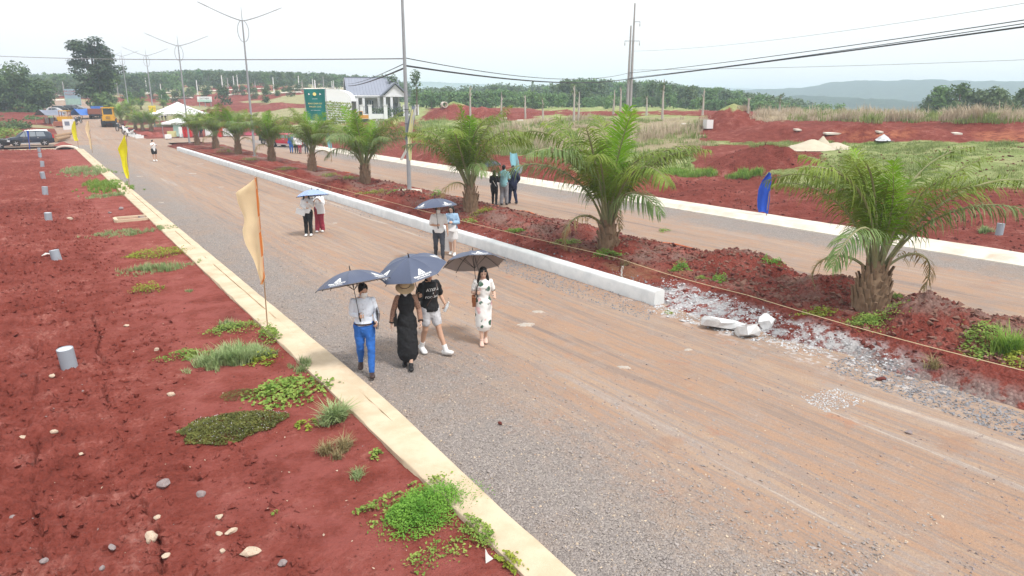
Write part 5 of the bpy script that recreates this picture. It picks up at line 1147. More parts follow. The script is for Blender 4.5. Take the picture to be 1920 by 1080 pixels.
band('soil_chips', 520, -5, XL0 - .1, 3.6, 36, .006, .022, 'stone_pale', 6, verge_z, -.2, 1.6, .5, 3)
band('soil_chips', 500, -5, XL0 - .1, 3.6, 36, .006, .02, 'stone_grey', 7, verge_z, -.2, 1.6, .5, 3)
band('median_rubble', 5000, 13.6, XM2 - .2, 3.5, 34, .015, .075, 'rubble_brown', 8, median_all, .02, 1.7, .7, 2.6)
band('median_rubble', 7000, 12.9, XM2 - .1, 3.5, 40, .015, .075, 'stone_red', 9, median_all, -.25, 1.7, .75, 2.6)
band('median_rubble', 6000, 13.8, XM2 - .2, 3.5, 36, .015, .08, 'rubble_brown', 10, median_all, -.1, 1.6, .7, 2.4)
M['cement_bit'] = simple('cement_crumb', (.52, .525, .54), .9, .2, 9, .4, 15); M['gravel_blue'] = simple('blue_grey_gravel', (.24, .235, .25), .9, .3, 12, .3, 15)
def mz(X, Y): return np.maximum(median_all(X, Y), road_z(X, Y))
pix_scatter('cement_crumbs', 2600, [(1222, 572), (1240, 535), (1700, 690), (1640, 705)], .006, .034, 'cement_bit', 11, mz, -.25, pw=2.6)
pix_scatter('cement_crumbs', 900, [(1222, 585), (1240, 540), (1480, 610), (1420, 640)], .008, .05, 'cement_bit', 12, mz, -.5, pw=2.4)
pix_scatter('edge_gravel', 2600, [(1540, 690), (1610, 660), (1990, 800), (1990, 850)], .008, .034, 'gravel_blue', 13, mz, -.4)
pix_scatter('edge_gravel', 2200, [(930, 505), (945, 482), (1236, 565), (1215, 600)], .008, .03, 'gravel_blue', 14, road_z, -.4)
band('edge_gravel', 1800, XM0 - .6, XM0, 17, 60, .008, .03, 'gravel_blue', 15, road_z, -.3)
band('edge_gravel', 900, XM1 + .02, XM1 + .7, 12, 30, .01, .04, 'gravel_blue', 16, median_all, -.1)
pix_scatter('edge_gravel', 700, [(1500, 742), (1570, 726), (1625, 752), (1545, 772)], .006, .02, 'cement_bit', 17, road_z, -.9)
pix_scatter('field_clods', 4500, [(1100, 400), (1930, 480), (1930, 330), (1100, 320)], .02, .1, 'stone_red', 18, land, -.2, pw=3, cond=lambda X, Y: X > XF1 + .1)
M['splash'] = simple('trodden_cement', (.42, .38, .34), .9, .35, 14, .3, 20, dirt=(.33, .24, .18), dirt_amt=.6)
def splash(px, py, rx, ry, label, seed, mat='splash'):
    x, y = G(px, py); k = ppm(x, y); rg = np.random.default_rng(seed); n = 40; a = np.linspace(0, 6.283, n, endpoint=False); q = 1 + .6 * fbm(np.cos(a) * 3.5 + seed * 5, np.sin(a) * 3.5, seed, 4)
    z0 = float(road_z(np.array([x]), np.array([y]))[0]); mb = MB(); P = []
    for s, z in ((1, -.012), (.8, .012), (.4, .02)): P += [(math.cos(t) * rx / k * g * s, math.sin(t) * ry / k * g * s * 2.6, z) for t, g in zip(a, q)]
    P.append((0, 0, .022)); mb.add(P, [(r * n + i, r * n + (i + 1) % n, (r + 1) * n + (i + 1) % n, (r + 1) * n + i) for r in (0, 1) for i in range(n)] + [(2 * n + i, 2 * n + (i + 1) % n, 3 * n) for i in range(n)])
    o = mb.build('cement_splash', M[mat], None, True); tag(o, label, 'cement spill', 'small cement spills on the dirt road'); o.location = (x, y, z0); o.rotation_euler = (0, 0, -YAW + rg.uniform(-.3, .3))
for i, a in enumerate([(985, 607, 26, 7, 'widest white cement spill right of the woman in the floral dress'), (1010, 583, 16, 4, 'thin cement streak above the widest spill'), (1170, 687, 18, 4, 'pale cement smear in the middle of the road'), (1290, 655, 12, 3, 'small cement fleck in the road centre right'), (360, 325, 10, 2.5, 'pale fleck on the road near the crossing'), (375, 307, 9, 2, 'white fleck nearest the white kerb tip'), (415, 350, 8, 2, 'white fleck left of the striped umbrella couple'), (302, 379, 6, 2, 'white fleck on the grey gravel by the yellow flag'), (262, 330, 8, 2, 'white fleck by the left gravel beyond the yellow flag'), (335, 311, 8, 2, 'white fleck below the lone man in white'), (628, 418, 6, 2, 'white fleck right of the striped umbrella couple')]): splash(a[0], a[1], a[2] * .75, a[3] * .75, a[4], i + 1)
o = thing('sand_heap', 'heap of pale sand on the far red ground', 'sand heap', (0, 0, 0)); x, y, z = GT(1535, 279); o.location = (x, y, z); o.rotation_euler = (0, 0, R(-34))
def heap(o, rx, ry, h, mat, seed, nm='heap', dx=0):
    V = []; n = 26
    for j in range(n):
        for i in range(n):
            u, v = i / (n - 1) * 2 - 1, j / (n - 1) * 2 - 1; d = math.hypot(u, v); f = float(fbm(np.array([u * 3 + seed]), np.array([v * 3]), seed, 4)[0]); V.append((dx + u * rx, v * ry, h * max(0, 1 - d * (1 + .3 * f)) ** .9 * (1 + .15 * f) - .06))
    mb = MB(); mb.sheet(V, n); return mb.build(nm, M[mat], o, True)
k = ppm(x, y, z); heap(o, 50 / k, 1.6, 20 / k, 'sand', 3, 'heap', -12 / k); heap(o, 40 / k, 1.4, 15 / k, 'sand', 4, 'heap', 30 / k); heap(o, 22 / k, .8, 25 / k, 'sand', 6, 'heap', 6 / k)
x, y, z = GT(1656, 262); o = thing('cement_heap', 'small white cement heap right of the sand', 'cement heap', (x, y, z), R(-34)); k = ppm(x, y, z); heap(o, 15 / k, .6, 12 / k, 'cement', 5)
for px, py, w, lb in ((1560, 251, 34, 'pale concrete slab lying behind the sand heap'), (1495, 244, 12, 'small pale slab left of the sand heap'), (1648, 248, 10, 'small pale slab over the cement heap'), (1792, 251, 18, 'pale slab on the red ground at right'), (1290, 233, 30, 'long pale slab left of the white concrete box'), (940, 222, 26, 'pale slab by the bare trunks'), (975, 226, 14, 'short pale slab by the bare trunks')):
    x, y, z = GT(px, py); k = ppm(x, y, z); mb = MB(); mb.box((0, 0, .03), (w / k * .8, .7, .12), (R(4), 0, 0)); o = tag(mb.build('concrete_slab', M['kerb_far']), lb, 'slab'); o.location = (x, y, z); o.rotation_euler = (0, 0, R(-34))
x, y, z = GT(1327, 241); k = ppm(x, y, z); o = thing('concrete_box', 'white open concrete box beside the tall red earth cone', 'concrete box', (x, y, z), R(-20)); w, h = 13 / k, 16 / k
for a, b, c, d in ((0, -w / 2, w, .1), (0, w / 2, w, .1), (-w / 2 + .05, 0, .1, w - .1), (w / 2 - .05, 0, .1, w - .1)): mb = MB(); mb.box((a, b, h / 2), (c, d, h)); mb.build('side', M['white'], o)
x, y, z = GT(833, 202); k = ppm(x, y, z); n = 20; r = 5.5 / k; o = thing('concrete_ring', 'pale concrete pipe ring lying on its side on the red bank', 'concrete ring', (x, y, z + r), R(-10)); mb = MB(); V = []
for rr, yy in ((r, -.5), (r, .5), (r * .82, .5), (r * .82, -.5)): V += [(rr * math.cos(6.283 * i / n), yy, rr * math.sin(6.283 * i / n)) for i in range(n)]
mb.add(V, [(q * n + i, q * n + (i + 1) % n, ((q + 1) % 4) * n + (i + 1) % n, ((q + 1) % 4) * n + i) for q in range(4) for i in range(n)]); mb.build('ring', M['kerb_far'], o, True)
# timber at the left corner
for i, (a, b, lb) in enumerate((((103, 262), (133, 256), 'long timber beam lying behind the dark car'), ((105, 268), (130, 262), 'rough log below the long beam'))):
    p = GT(*a); q = GT(*b); mb = MB(); mb.tube([(p[0], p[1], p[2] + .35), (q[0], q[1], q[2] + .4)], [.28, .22], 8); tag(mb.build('timber', M['wood'], None, True), lb, 'timber')
# ------------------------------------------------------------------ people
def skinmat(name, c): return simple(name, c, .55, .08, 8)
M['skin'] = skinmat('skin', (.5, .3, .21)); M['skin_b'] = skinmat('tanned_skin', (.4, .23, .155)); M['skin_p'] = skinmat('pale_skin', (.58, .38, .29))
M['hair'] = simple('black_hair', (.012, .011, .011), .45, .2, 20); M['lip'] = simple('lips', (.4, .1, .09), .5, .05); M['eye'] = simple('eyes', (.02, .015, .012), .3, .05)
M['shirt_white'] = simple('white_shirt', (.66, .71, .8), .8, .05, 6); M['tee_white'] = simple('white_top', (.72, .72, .73), .8, .05, 6); M['blue_trousers'] = simple('blue_trousers', (.025, .12, .42), .8, .18, 9)
M['black_cloth'] = simple('black_cloth', (.014, .014, .016), .85, .2, 9); M['charcoal'] = simple('charcoal_trousers', (.05, .055, .07), .85, .15, 9); M['shorts'] = simple('light_grey_shorts', (.52, .52, .55), .85, .06, 6)
M['maroon'] = simple('wine_red_trousers', (.3, .035, .06), .85, .12, 8); M['navy'] = simple('navy_suit', (.012, .018, .05), .8, .2, 8); M['sky'] = simple('pale_turquoise_shirt', (.28, .55, .62), .85, .08, 6); M['greytr'] = simple('grey_trousers', (.26, .26, .29), .85, .15, 8)
M['lightblue'] = simple('light_blue_shirt', (.3, .45, .62), .85, .15, 7); M['leather'] = simple('brown_leather', (.05, .03, .025), .4, .2, 8); M['tanleather'] = simple('tan_leather_bag', (.2, .075, .035), .45, .2, 6); M['white_shoe'] = simple('white_shoes', (.72, .72, .72), .6, .05, 8)
M['nude'] = simple('nude_shoes', (.6, .42, .35), .4, .05); M['straw_hat'] = simple('straw_hat', (.45, .33, .2), .85, .15, 30, .3, 60); M['mask'] = simple('face_mask', (.74, .74, .74), .8, .03)
def lace():
    t = NT('black_lace'); v = t.obj(); d = t.voro(v, 70); c = t.mix(t.rng(d, .2, .45), (.03, .02, .018), (.3, .17, .12)); return t.fin(c, .8)
def floral():
    t = NT('floral_print'); v = t.obj(); d = t.voro(v, 6.5); cc = t.voro(v, 6.5, out='Color'); g = t.sep(cc)[0]; n = t.noise(v, 22, 4)
    dd = t.math('ADD', d, t.math('MULTIPLY', t.math('SUBTRACT', n, .5), .35))
    rose = t.mix(t.rng(dd, .08, .3), (.55, .2, .25), (.74, .5, .5)); leaf = t.mix(t.rng(n, .4, .6), (.04, .1, .06), (.13, .19, .17))
    f = t.mix(t.rng(g, .5, .56), rose, leaf); on = t.math('MULTIPLY', t.rng(dd, .34, .28, 1, 0) if False else t.rng(dd, .36, .46, 1, 0), t.rng(g, .12, .16))
    return t.fin(t.mix(on, (.76, .75, .74), f), .8)
M['lace'] = lace(); M['floral'] = floral()
def rings(pts, n=12, ref=(1, 0, 0), ck=1.0):
    """closed tube through (x,y,z,ra,rb) with rounded ends"""
    P = [Vector(p[:3]) for p in pts]; q = [(p[3], p[4] if len(p) > 4 else p[3]) for p in pts]
    t0 = (P[0] - P[1]).normalized(); t1 = (P[-1] - P[-2]).normalized()
    def capr(p, t, r):
        m = min(r) ; return [(p + t * m * .5 * ck, (r[0] * .8, r[1] * .8)), (p + t * m * .8 * ck, (r[0] * .4, r[1] * .4))]
    c0 = capr(P[0], t0, q[0]); c1 = capr(P[-1], t1, q[-1]); S = c0[::-1] + list(zip(P, q)) + c1
    mb = MB(); mb.tube([s[0] for s in S], [s[1] for s in S], n, True, ref); return mb
def blob(name, tubes, voxel, mat, parent, iters=4, wr=0.0, seed=0, facemat=None, mats=None):
    mb = MB()
    for t in tubes: mb.add(t.v, t.f)
    me = mb.mesh('tmp', []) if False else None
    me = bpy.data.meshes.new(name); me.from_pydata([tuple(v) for v in mb.v], [], mb.f)
    bm = bmesh.new(); bm.from_mesh(me); bmesh.ops.recalc_face_normals(bm, faces=bm.faces); bm.to_mesh(me); bm.free()
    o = bpy.data.objects.new('tmp', me); TMPC.objects.link(o); m = o.modifiers.new('r', 'REMESH'); m.mode = 'VOXEL'; m.voxel_size = voxel
    s = o.modifiers.new('s', 'SMOOTH'); s.factor = .5; s.iterations = iters
    TMPL.update(); dg = TMPL.depsgraph; dg.update() if hasattr(dg, 'update') else None
    r = bpy.data.meshes.new_from_object(o.evaluated_get(dg)); bpy.data.objects.remove(o); bpy.data.meshes.remove(me); r.name = name; r.materials.clear()
    for mt in (mats or [mat]): r.materials.append(mt)
    n = len(r.vertices); co = np.empty(n * 3, np.float32); r.vertices.foreach_get('co', co); co = co.reshape(-1, 3)
    if wr:
        nr = np.empty(n * 3, np.float32); r.vertices.foreach_get('normal', nr); nr = nr.reshape(-1, 3)
        w = fbm(co[:, 0] * 9 + co[:, 2] * 5 + seed, co[:, 2] * 11 - co[:, 1] * 6, seed, 3) + .5 * fbm(co[:, 0] * 24 - co[:, 2] * 8, co[:, 2] * 20 + co[:, 1] * 14, seed + 1, 2)
        co = co + nr * (w * wr)[:, None]; r.vertices.foreach_set('co', co.astype(np.float32).ravel())
    if facemat is not None:
        c = np.empty(len(r.polygons) * 3, np.float32); r.polygons.foreach_get('center', c); r.polygons.foreach_set('material_index', facemat(c.reshape(-1, 3)).astype(np.int32))
    r.polygons.foreach_set('use_smooth', [True] * len(r.polygons)); r.update(); return link(name, r, parent)
_ts = bpy.data.scenes.new('workbench'); TMPC = _ts.collection; TMPL = _ts.view_layers[0]
def V3(*a): return Vector(a)
class Fig:
    """a standing or walking figure 1.7 m tall, facing -Y; left arm and leg on +X"""
    def __init__(s, root, voxel=.008, skin='skin', female=False, head=(0, 0, 0), lean=(0, 0), **k):
        s.root = root; s.vx = voxel; s.skin = skin; s.f = female; s.head = head; w = .155 if female else .168; s.w = w
        s.sh = {1: V3(w, 0, 1.385), -1: V3(-w, 0, 1.385)}; s.hip = {1: V3(.088, 0, .9), -1: V3(-.088, 0, .9)}
        g = lambda nm, d: Vector(k.get(nm, d))
        s.el = {1: g('elL', (w + .06, .03, 1.12)), -1: g('elR', (-w - .06, .03, 1.12))}; s.wr = {1: g('wrL', (w + .08, -.06, .88)), -1: g('wrR', (-w - .08, -.06, .88))}
        s.kn = {1: g('knL', (.095, -.03, .5)), -1: g('knR', (-.095, -.03, .5))}; s.an = {1: g('anL', (.1, 0, .09)), -1: g('anR', (-.1, 0, .09))}
        s.toe = {1: g('toeL', (.03, -1, -.12)).normalized(), -1: g('toeR', (-.03, -1, -.12)).normalized()}
        s.curl = k.get('curl', (.5, .5)); s.pn = {1: g('pnL', (-1, 0, 0)), -1: g('pnR', (1, 0, 0))}; s.hd = {1: k.get('hdL'), -1: k.get('hdR')}
        s.HM = Matrix.Translation((0, 0, 1.49)) @ Euler((R(head[0]), R(head[1]), R(head[2]))).to_matrix().to_4x4() @ Matrix.Translation((0, 0, -1.49))
    def torso(s, g=0.0, z0=.82, z1=1.5, slim=1.0):
        c = .92 if s.f else 1.0; w = [(.80, .14, .105), (.88, .165, .118), (.95, .165 if not s.f else .17, .115), (1.03, .145 * c, .102), (1.10, .14 * (c - .04), .1), (1.2, .155 * c, .11), (1.29, .165 * c, .115 + (.015 if s.f else 0)), (1.36, .168 * c, .106), (1.405, .135 * c, .084), (1.44, .095, .068), (1.465, .06, .058)]
        return rings([(0, .004, z, a * slim + g, b * slim + g) for z, a, b in w if z0 <= z <= z1], 20, (1, 0, 0), .15 if z0 > .84 else 1.0)
    def arm(s, sd, g=0.0, to=1.0, r=(.052, .047, .04, .037, .027)):
        a, e, w = s.sh[sd], s.el[sd], s.wr[sd]; L = [(a.lerp(e, -.02), r[0] * .98 + g * .6), (a.lerp(e, .3), r[0] * .97 + g), (a.lerp(e, .8), r[1] * .9 + g), (e, r[2] + g), (e.lerp(w, .3), r[3] + g), (e.lerp(w, 1), r[4] + g)]
        n = 6 if to >= 1 else 3 if to <= .5 else 5; L = L[:n]
        if 0 < to < .5: L[-1] = (a.lerp(e, to * 2), L[-1][1])
        if .5 < to < 1: L[4] = (e.lerp(w, (to - .5) * 2), L[4][1])
        return rings([(*p, q) for p, q in L], 12, (0, 1, 0) if abs((e - a).normalized().x) > .7 else (1, 0, 0))
    def leg(s, sd, g=0.0, to=1.0, flare=0.0):
        h, k, a = s.hip[sd], s.kn[sd], s.an[sd]; L = [(h + V3(0, 0, .04), .09), (h.lerp(k, .3), .083), (h.lerp(k, .65), .068), (k, .056), (k.lerp(a, .28) + V3(0, .012, 0), .056), (k.lerp(a, .65), .043), (a, .036)]
        n = 7 if to >= 1 else 3 if to <= .4 else 4; return rings([(*p, q + g + flare * max(0, i - 2)) for i, (p, q) in enumerate(L[:n])], 14)
    def foot(s, sd, g=0.0):
        a, d = s.an[sd], s.toe[sd]; up = V3(0, 0, 1); b = a - V3(0, 0, .045) - d * .055
        return rings([(*(b), .03 + g, .036 + g), (*(b + d * .08), .036 + g, .036 + g), (*(b + d * .15), .043 + g, .026 + g), (*(b + d * .2), .038 + g, .018 + g)], 12, d.cross(up).normalized())
    def hand(s, sd):
        w = s.wr[sd]; d = (Vector(s.hd[sd]) if s.hd[sd] else w - s.el[sd]).normalized(); pn = s.pn[sd]; pn = (pn - d * pn.dot(d)).normalized(); sdv = d.cross(pn); cu = s.curl[0 if sd > 0 else 1]; out = []
        out.append(rings([(*(w - d * .02), .022, .02), (*(w + d * .03), .03, .016), (*(w + d * .085), .038, .014)], 10, sdv))
        thumb_side = sdv if (sdv.dot(V3(0, 0, 1)) + sdv.dot(V3(0, -1, 0)) * .5) > 0 else -sdv
        for i, (o, l) in enumerate(((-1.5, .85), (-.5, 1.0), (.5, .95), (1.5, .78))):
            l *= .078; p = w + d * .085 + thumb_side * (-o * .02); P = [p]; dd = d.copy()
            for m in range(3):
                an = cu * (.75 if m else .55) * 1.25; dd = (dd * math.cos(an) + pn * math.sin(an)).normalized() if m == 0 else (dd * math.cos(an) + (pn - dd * pn.dot(dd)).normalized() * math.sin(an) if (pn - dd * pn.dot(dd)).length > .25 else (dd * math.cos(an) - d * math.sin(an))).normalized(); P.append(P[-1] + dd * l * (.42, .33, .28)[m])
            out.append(rings([(*q, r) for q, r in zip(P, (.0095, .009, .0085, .0075))], 8))
        p = w + d * .025 + thumb_side * .024; q1 = p + (thumb_side * .75 + d * .6 + pn * .25).normalized() * .04; q2 = q1 + (d * .7 + pn * (.3 + cu * .6) + thumb_side * .15).normalized() * .035; out.append(rings([(*p, .012), (*q1, .011), (*q2, .009)], 8)); return out
    def headtubes(s):
        w = [(1.475, -.05, .026, .03), (1.495, -.04, .046, .056), (1.53, -.02, .06, .078), (1.57, -.008, .069, .09), (1.61, 0, .073, .096), (1.65, .003, .07, .092), (1.68, .006, .054, .072), (1.697, .008, .028, .038)]
        T = [rings([(0, y, z, a, b) for z, y, a, b in w], 20), rings([(0, .012, 1.40, .055, .058), (0, .01, 1.47, .052, .054), (0, 0, 1.53, .05, .055)], 14)]
        T.append(rings([(0, -.092, 1.60, .008, .008), (0, -.106, 1.572, .012, .012), (0, -.098, 1.555, .015, .008)], 8))
        for sd in (1, -1): T.append(rings([(sd * .073, .012, 1.555, .006, .012), (sd * .079, .016, 1.585, .008, .019), (sd * .077, .016, 1.605, .006, .014)], 8))
        for t in T[:1] + T[2:]: t.v = [tuple(s.HM @ Vector(v)) for v in t.v]
        return T
    def body(s, parts='full'):
        T = [s.torso()] + s.headtubes()
        for sd in (1, -1): T += [s.arm(sd), s.leg(sd), s.foot(sd)] + (s.hand(sd) if s.vx < .014 else [rings([(*s.wr[sd], .025, .02), (*(s.wr[sd] + (s.wr[sd] - s.el[sd]).normalized() * .13), .03, .018)], 8)])
        inv = s.HM.inverted()
        def fm(c):
            h = np.array([tuple(inv @ Vector(p)) if p[2] > 1.38 else (9, 9, 9) for p in c]); m = np.zeros(len(c), int)
            for sd in (1, -1): m[((h[:, 0] - sd * .03) / .014) ** 2 + ((h[:, 2] - 1.597) / .0065) ** 2 < 1] = 1; m[(((h[:, 0] - sd * .031) / .02) ** 2 + ((h[:, 2] - 1.618) / .005) ** 2 < 1)] = 1
            m[(h[:, 0] / .022) ** 2 + ((h[:, 2] - 1.527) / .008) ** 2 < 1] = 2; m[h[:, 1] > -.04] = 0; return m
        return blob('body', T, s.vx, None, s.root, 3, facemat=fm if s.vx < .014 else None, mats=[M[s.skin], M['eye'], M['lip']])
    def hair(s, kind='short', mat='hair', g=.012):
        w = [(1.60, .03, .07 + g, .075 + g), (1.64, .018, .074 + g, .088 + g), (1.675, .008, .064 + g, .08 + g), (1.70, .006, .04 + g, .052 + g), (1.712, .006, .018 + g, .024 + g)]; T = [rings([(0, y, z, a, b) for z, y, a, b in w], 20), rings([(0, .05, 1.53, .055, .045), (0, .045, 1.6, .074, .055)], 14)]
        for sd in (1, -1): T.append(rings([(sd * .068, .0, 1.565, .012, .022), (sd * .07, .0, 1.62, .014, .034)], 8))
        if kind == 'long':
            T += [rings([(0, .075, 1.62, .07, .035), (0, .1, 1.5, .085, .04), (0, .115, 1.38, .09, .035), (0, .12, 1.27, .06, .025)], 14)]
            for sd in (1, -1): T += [rings([(sd * .07, -.01, 1.63, .022, .04), (sd * .088, -.005, 1.54, .028, .05), (sd * .1, -.04, 1.45, .033, .045), (sd * .105, -.085, 1.36, .036, .03), (sd * .1, -.1, 1.28, .026, .022)], 10)]
        if kind == 'bob':
            T += [rings([(0, .06, 1.62, .075, .045), (0, .07, 1.52, .085, .05), (0, .07, 1.45, .075, .045)], 14)]
            for sd in (1, -1): T += [rings([(sd * .074, 0, 1.63, .022, .045), (sd * .084, -.005, 1.54, .024, .05), (sd * .08, -.01, 1.46, .02, .04)], 10)]
        if kind == 'tail': T += [rings([(0, .1, 1.64, .035, .035), (0, .14, 1.56, .04, .035), (0, .13, 1.44, .025, .02)], 10)]
        for t in T: t.v = [tuple(s.HM @ Vector(v)) for v in t.v]
        return blob('hair', T, max(s.vx, .008), M[mat], s.root, 3, .004, 3)
    def mask(s):
        T = [rings([(0, -.078, 1.485, .03, .035), (0, -.07, 1.53, .062, .05), (0, -.07, 1.572, .06, .052)], 14)]
        for t in T: t.v = [tuple(s.HM @ Vector(v)) for v in t.v]
        return blob('face_mask', T, max(s.vx, .008), M['mask'], s.root, 2)
    def top(s, mat, sleeve=1.0, z0=.86, z1=1.45, g=.014, name='shirt', slim=1.0, collar=True, sl=True):
        T = [s.torso(g, z0, z1, slim)]
        if sl: T += [s.arm(sd, g * .95, sleeve) for sd in (1, -1)]
        if collar: T.append(rings([(0, .012, 1.43, .068, .07), (0, .014, 1.475, .066, .068)], 14))
        return blob(name, T, s.vx * 1.1, M[mat], s.root, 2, .011, 5)
    def trousers(s, mat, to=1.0, g=.014, flare=0.0, z1=.97, name='trousers'):
        return blob(name, [s.torso(.008, .80, z1)] + [s.leg(sd, g, to, flare) for sd in (1, -1)], s.vx * 1.1, M[mat], s.root, 2, .011, 7)
    def shoes(s, mat, g=.012):
        for sd in (1, -1):
            T = [s.foot(sd, g), rings([(*(s.an[sd] - V3(0, 0, .03)), .036 + g), (*(s.an[sd] + V3(0, 0, .015)), .038 + g * .6)], 10)]; blob('shoe', T, max(.008, s.vx), M[mat], s.root, 2)
def skirt(fig, rows, mat, name='skirt', wr=.006):
    return blob(name, [rings(rows, 26)], fig.vx * 1.1, M[mat], fig.root, 2, wr, 9)
def person(label, x, y, rz, h, group=None, z=None, **k):
    r = thing('person', label, 'person', (x, y, z if z is not None else .0), rz, group, h / 1.7); return r

# umbrellas
M['umb'] = simple('navy_umbrella_cloth', (.078, .095, .15), .45, .1, 2); M['umb_in'] = simple('grey_umbrella_lining', (.32, .28, .27), .7, .1, 3)
def checked():
    t = NT('blue_white_check'); v = t.obj(); s = t.sep(v); a = t.math('SINE', t.math('MULTIPLY', s[0], 130)); b = t.math('SINE', t.math('MULTIPLY', s[1], 130)); f = t.math('ADD', t.math('MULTIPLY', t.math('ADD', a, b), .25), .5)
    return t.fin(t.mix(t.rng(f, .35, .65), (.14, .24, .52), (.42, .5, .7)), .6)
M['umb_check'] = checked(); M['logo'] = simple('white_emblem', (.8, .8, .8), .7, .02); M['alu'] = simple('dark_shaft', (.06, .06, .065), .35, .1, 5, metal=.5)
def umbrella(label, hand, ferr, roll, Rr=.62, hgt=.24, cloth='umb', lining='umb_in', logos=(0, 2, 4, 6), grip=.1):
    """canopy of eight gores on a shaft from the hand to the ferrule tip (world points)"""
    a, b = Vector(hand), Vector(ferr); ax = (b - a).normalized(); L = (b - a).length; o = thing('umbrella', label, 'umbrella', a, 0, 'umbrellas carried along the road'); o.rotation_mode = 'QUATERNION'
    o.rotation_quaternion = ax.to_track_quat('Z', 'Y') @ Euler((0, 0, roll)).to_quaternion(); zt = L - .06
    def S(th, s, lift=0.0):
        m = (th / (math.pi / 4)) % 1; e = abs(m - .5) * 2; r = Rr * s * (1 - (1 - e ** 1.6) * (1 - math.cos(math.pi / 8)) * 1.1 * s); z = zt - hgt * (s ** 2.1) - (1 - e ** 2) * .02 * math.sin(math.pi * min(1, s * .98)) - .01
        return Vector((r * math.cos(th), r * math.sin(th), z + lift))
    for g in range(8):
        for nm, lf, mt in (('canopy_panel', 0, cloth), ('lining_panel', -.006, lining)):
            mb = MB(); nu, nv = 9, 12; mb.sheet([S((g + i / (nu - 1) * .998 + .001) * math.pi / 4, .02 + .98 * j / (nv - 1), lf) for j in range(nv) for i in range(nu)], nu); p = mb.build(nm, M[mt], o, True)
        mb = MB(); mb.tube([S(g * math.pi / 4, q, -.014) for q in np.linspace(.03, 1.01, 8)], .0045, 5); mb.tube([S(g * math.pi / 4, 1.0, -.01), S(g * math.pi / 4, 1.035, -.012)], .007, 5); mb.build('rib', M['black'], o)
        mb = MB(); mb.tube([Vector((0, 0, zt - .36)), S(g * math.pi / 4, .5, -.02)], .004, 4); mb.build('stretcher', M['black'], o)
        if g in logos:
            thc = (g + .5) * math.pi / 4
            def onto(u, v): s = .8 - v / Rr; return S(thc + u / (Rr * max(.2, s)), s, .004)
            def tri(pts):
                # fan-subdivided flat print laid on the cloth
                m_ = MB(); c = (sum(p[0] for p in pts) / len(pts), sum(p[1] for p in pts) / len(pts)); n = len(pts); m_.add([onto(*p) for p in pts] + [onto(*c)], [(i, (i + 1) % n, n) for i in range(n)]); return m_
            m_ = MB()
            for pts in ([(-.075, -.03), (-.012, .1), (.012, .1), (0, .03), (-.014, .0), (-.012, -.03)], [(.012, .1), (.075, -.03), (.012, -.03), (.014, .0), (0, .03)], [(-.016, -.03), (.016, -.03), (.008, -.012), (-.008, -.012)]):
                q = tri(pts); m_.add(q.v, q.f)
            m_.build('emblem', M['logo'], o)
            tm = text_mesh('TRUNG TAM DICH VU', .042, M['logo'], bold=.0022); tm2 = text_mesh('BAT DONG SAN DAK LAK', .027, M['logo'], bold=.001)
            for me_, dv in ((tm, -.075), (tm2, -.108)):
                for vv in me_.vertices: vv.co = onto(vv.co.x * .82, vv.co.y + dv)
                link('lettering', me_, o)
    mb = MB(); mb.tube([(0, 0, .04), (0, 0, L)], .0065, 7); mb.build('shaft', M['alu'], o, True)
    mb = MB(); mb.tube([(0, 0, zt - .02), (0, 0, L + .02)], [.013, .007], 8); mb.build('ferrule', M['black'], o)
    mb = MB(); mb.lathe([(.016, -grip), (.018, -grip * .5), (.015, .03), (.012, .06)], 10); mb.build('handle', M['black'], o, True); return o
def wpt(x, y, px, py, off=0.0):
    """world point seen at (px, py), at the depth of the upright through (x, y), moved off towards the camera"""
    fy = x * math.sin(YAW) + y * math.cos(YAW) - off; X, Y, u = ray(px, py); t = fy / (X * math.sin(YAW) + Y * math.cos(YAW)); return Vector((X * t, Y * t, CAM_H + u * t))
def local(root, w):
    return (Matrix.Translation(root.location) @ Matrix.Rotation(root.rotation_euler.z, 4, 'Z') @ Matrix.Diagonal((root.scale.x,) * 3 + (1,))).inverted() @ Vector(w)

# -- 1 man in white shirt and bright blue trousers
x, y = G(688, 700); r = person('man in white shirt and bright blue trousers carrying a dark folder under an umbrella', x, y, R(-22), 1.70, 'walkers under umbrellas on the dirt road'); h0 = wpt(x, y, 674, 593, .18); hl = local(r, h0)
f = Fig(r, .008, 'skin', head=(27, 0, 20), elR=(-.21, .03, 1.13), wrR=(hl.x - .01, hl.y + .055, hl.z - .015), hdR=(.35, -1, .2), pnR=(.9, .3, 0), curl=(.75, 1.0), elL=(.215, .08, 1.12), wrL=(.22, -.14, 1.02), pnL=(-1, 0, 0),
        knL=(.1, -.12, .49), anL=(.09, -.2, .1), knR=(-.09, -.0, .5), anR=(-.1, .24, .17), toeR=(-.1, -1, -.55), toeL=(.05, -1, -.02))
f.body(); f.hair('short'); f.mask(); f.top('shirt_white', 1.0, .9); f.trousers('blue_trousers'); f.shoes('leather')
mb = MB(); mb.tube([(0, 0, .955), (0, 0, .985)], [(.184, .134)] * 2, 24, False, (1, 0, 0)); mb.build('belt', M['leather'], r, True)
for zz in (1.02, 1.1, 1.18, 1.26, 1.34): mb = MB(); mb.ell((0, -.136 if zz < 1.15 else -.14, zz), (.007, .004, .007), 8, 5); mb.build('button', M['greytr'], r)
umbrella('left umbrella of the front three, tilted to the left over the man in blue trousers', h0, wpt(x, y, 655, 500, -.02), R(12), .64)
o = thing('folder', 'slim dark folder tucked under the arm of the man in blue trousers', 'folder', r.matrix_basis @ V3(.235, -.05, 1.06), R(-22)); o.rotation_euler = (R(14), R(6), R(-22 + 8))
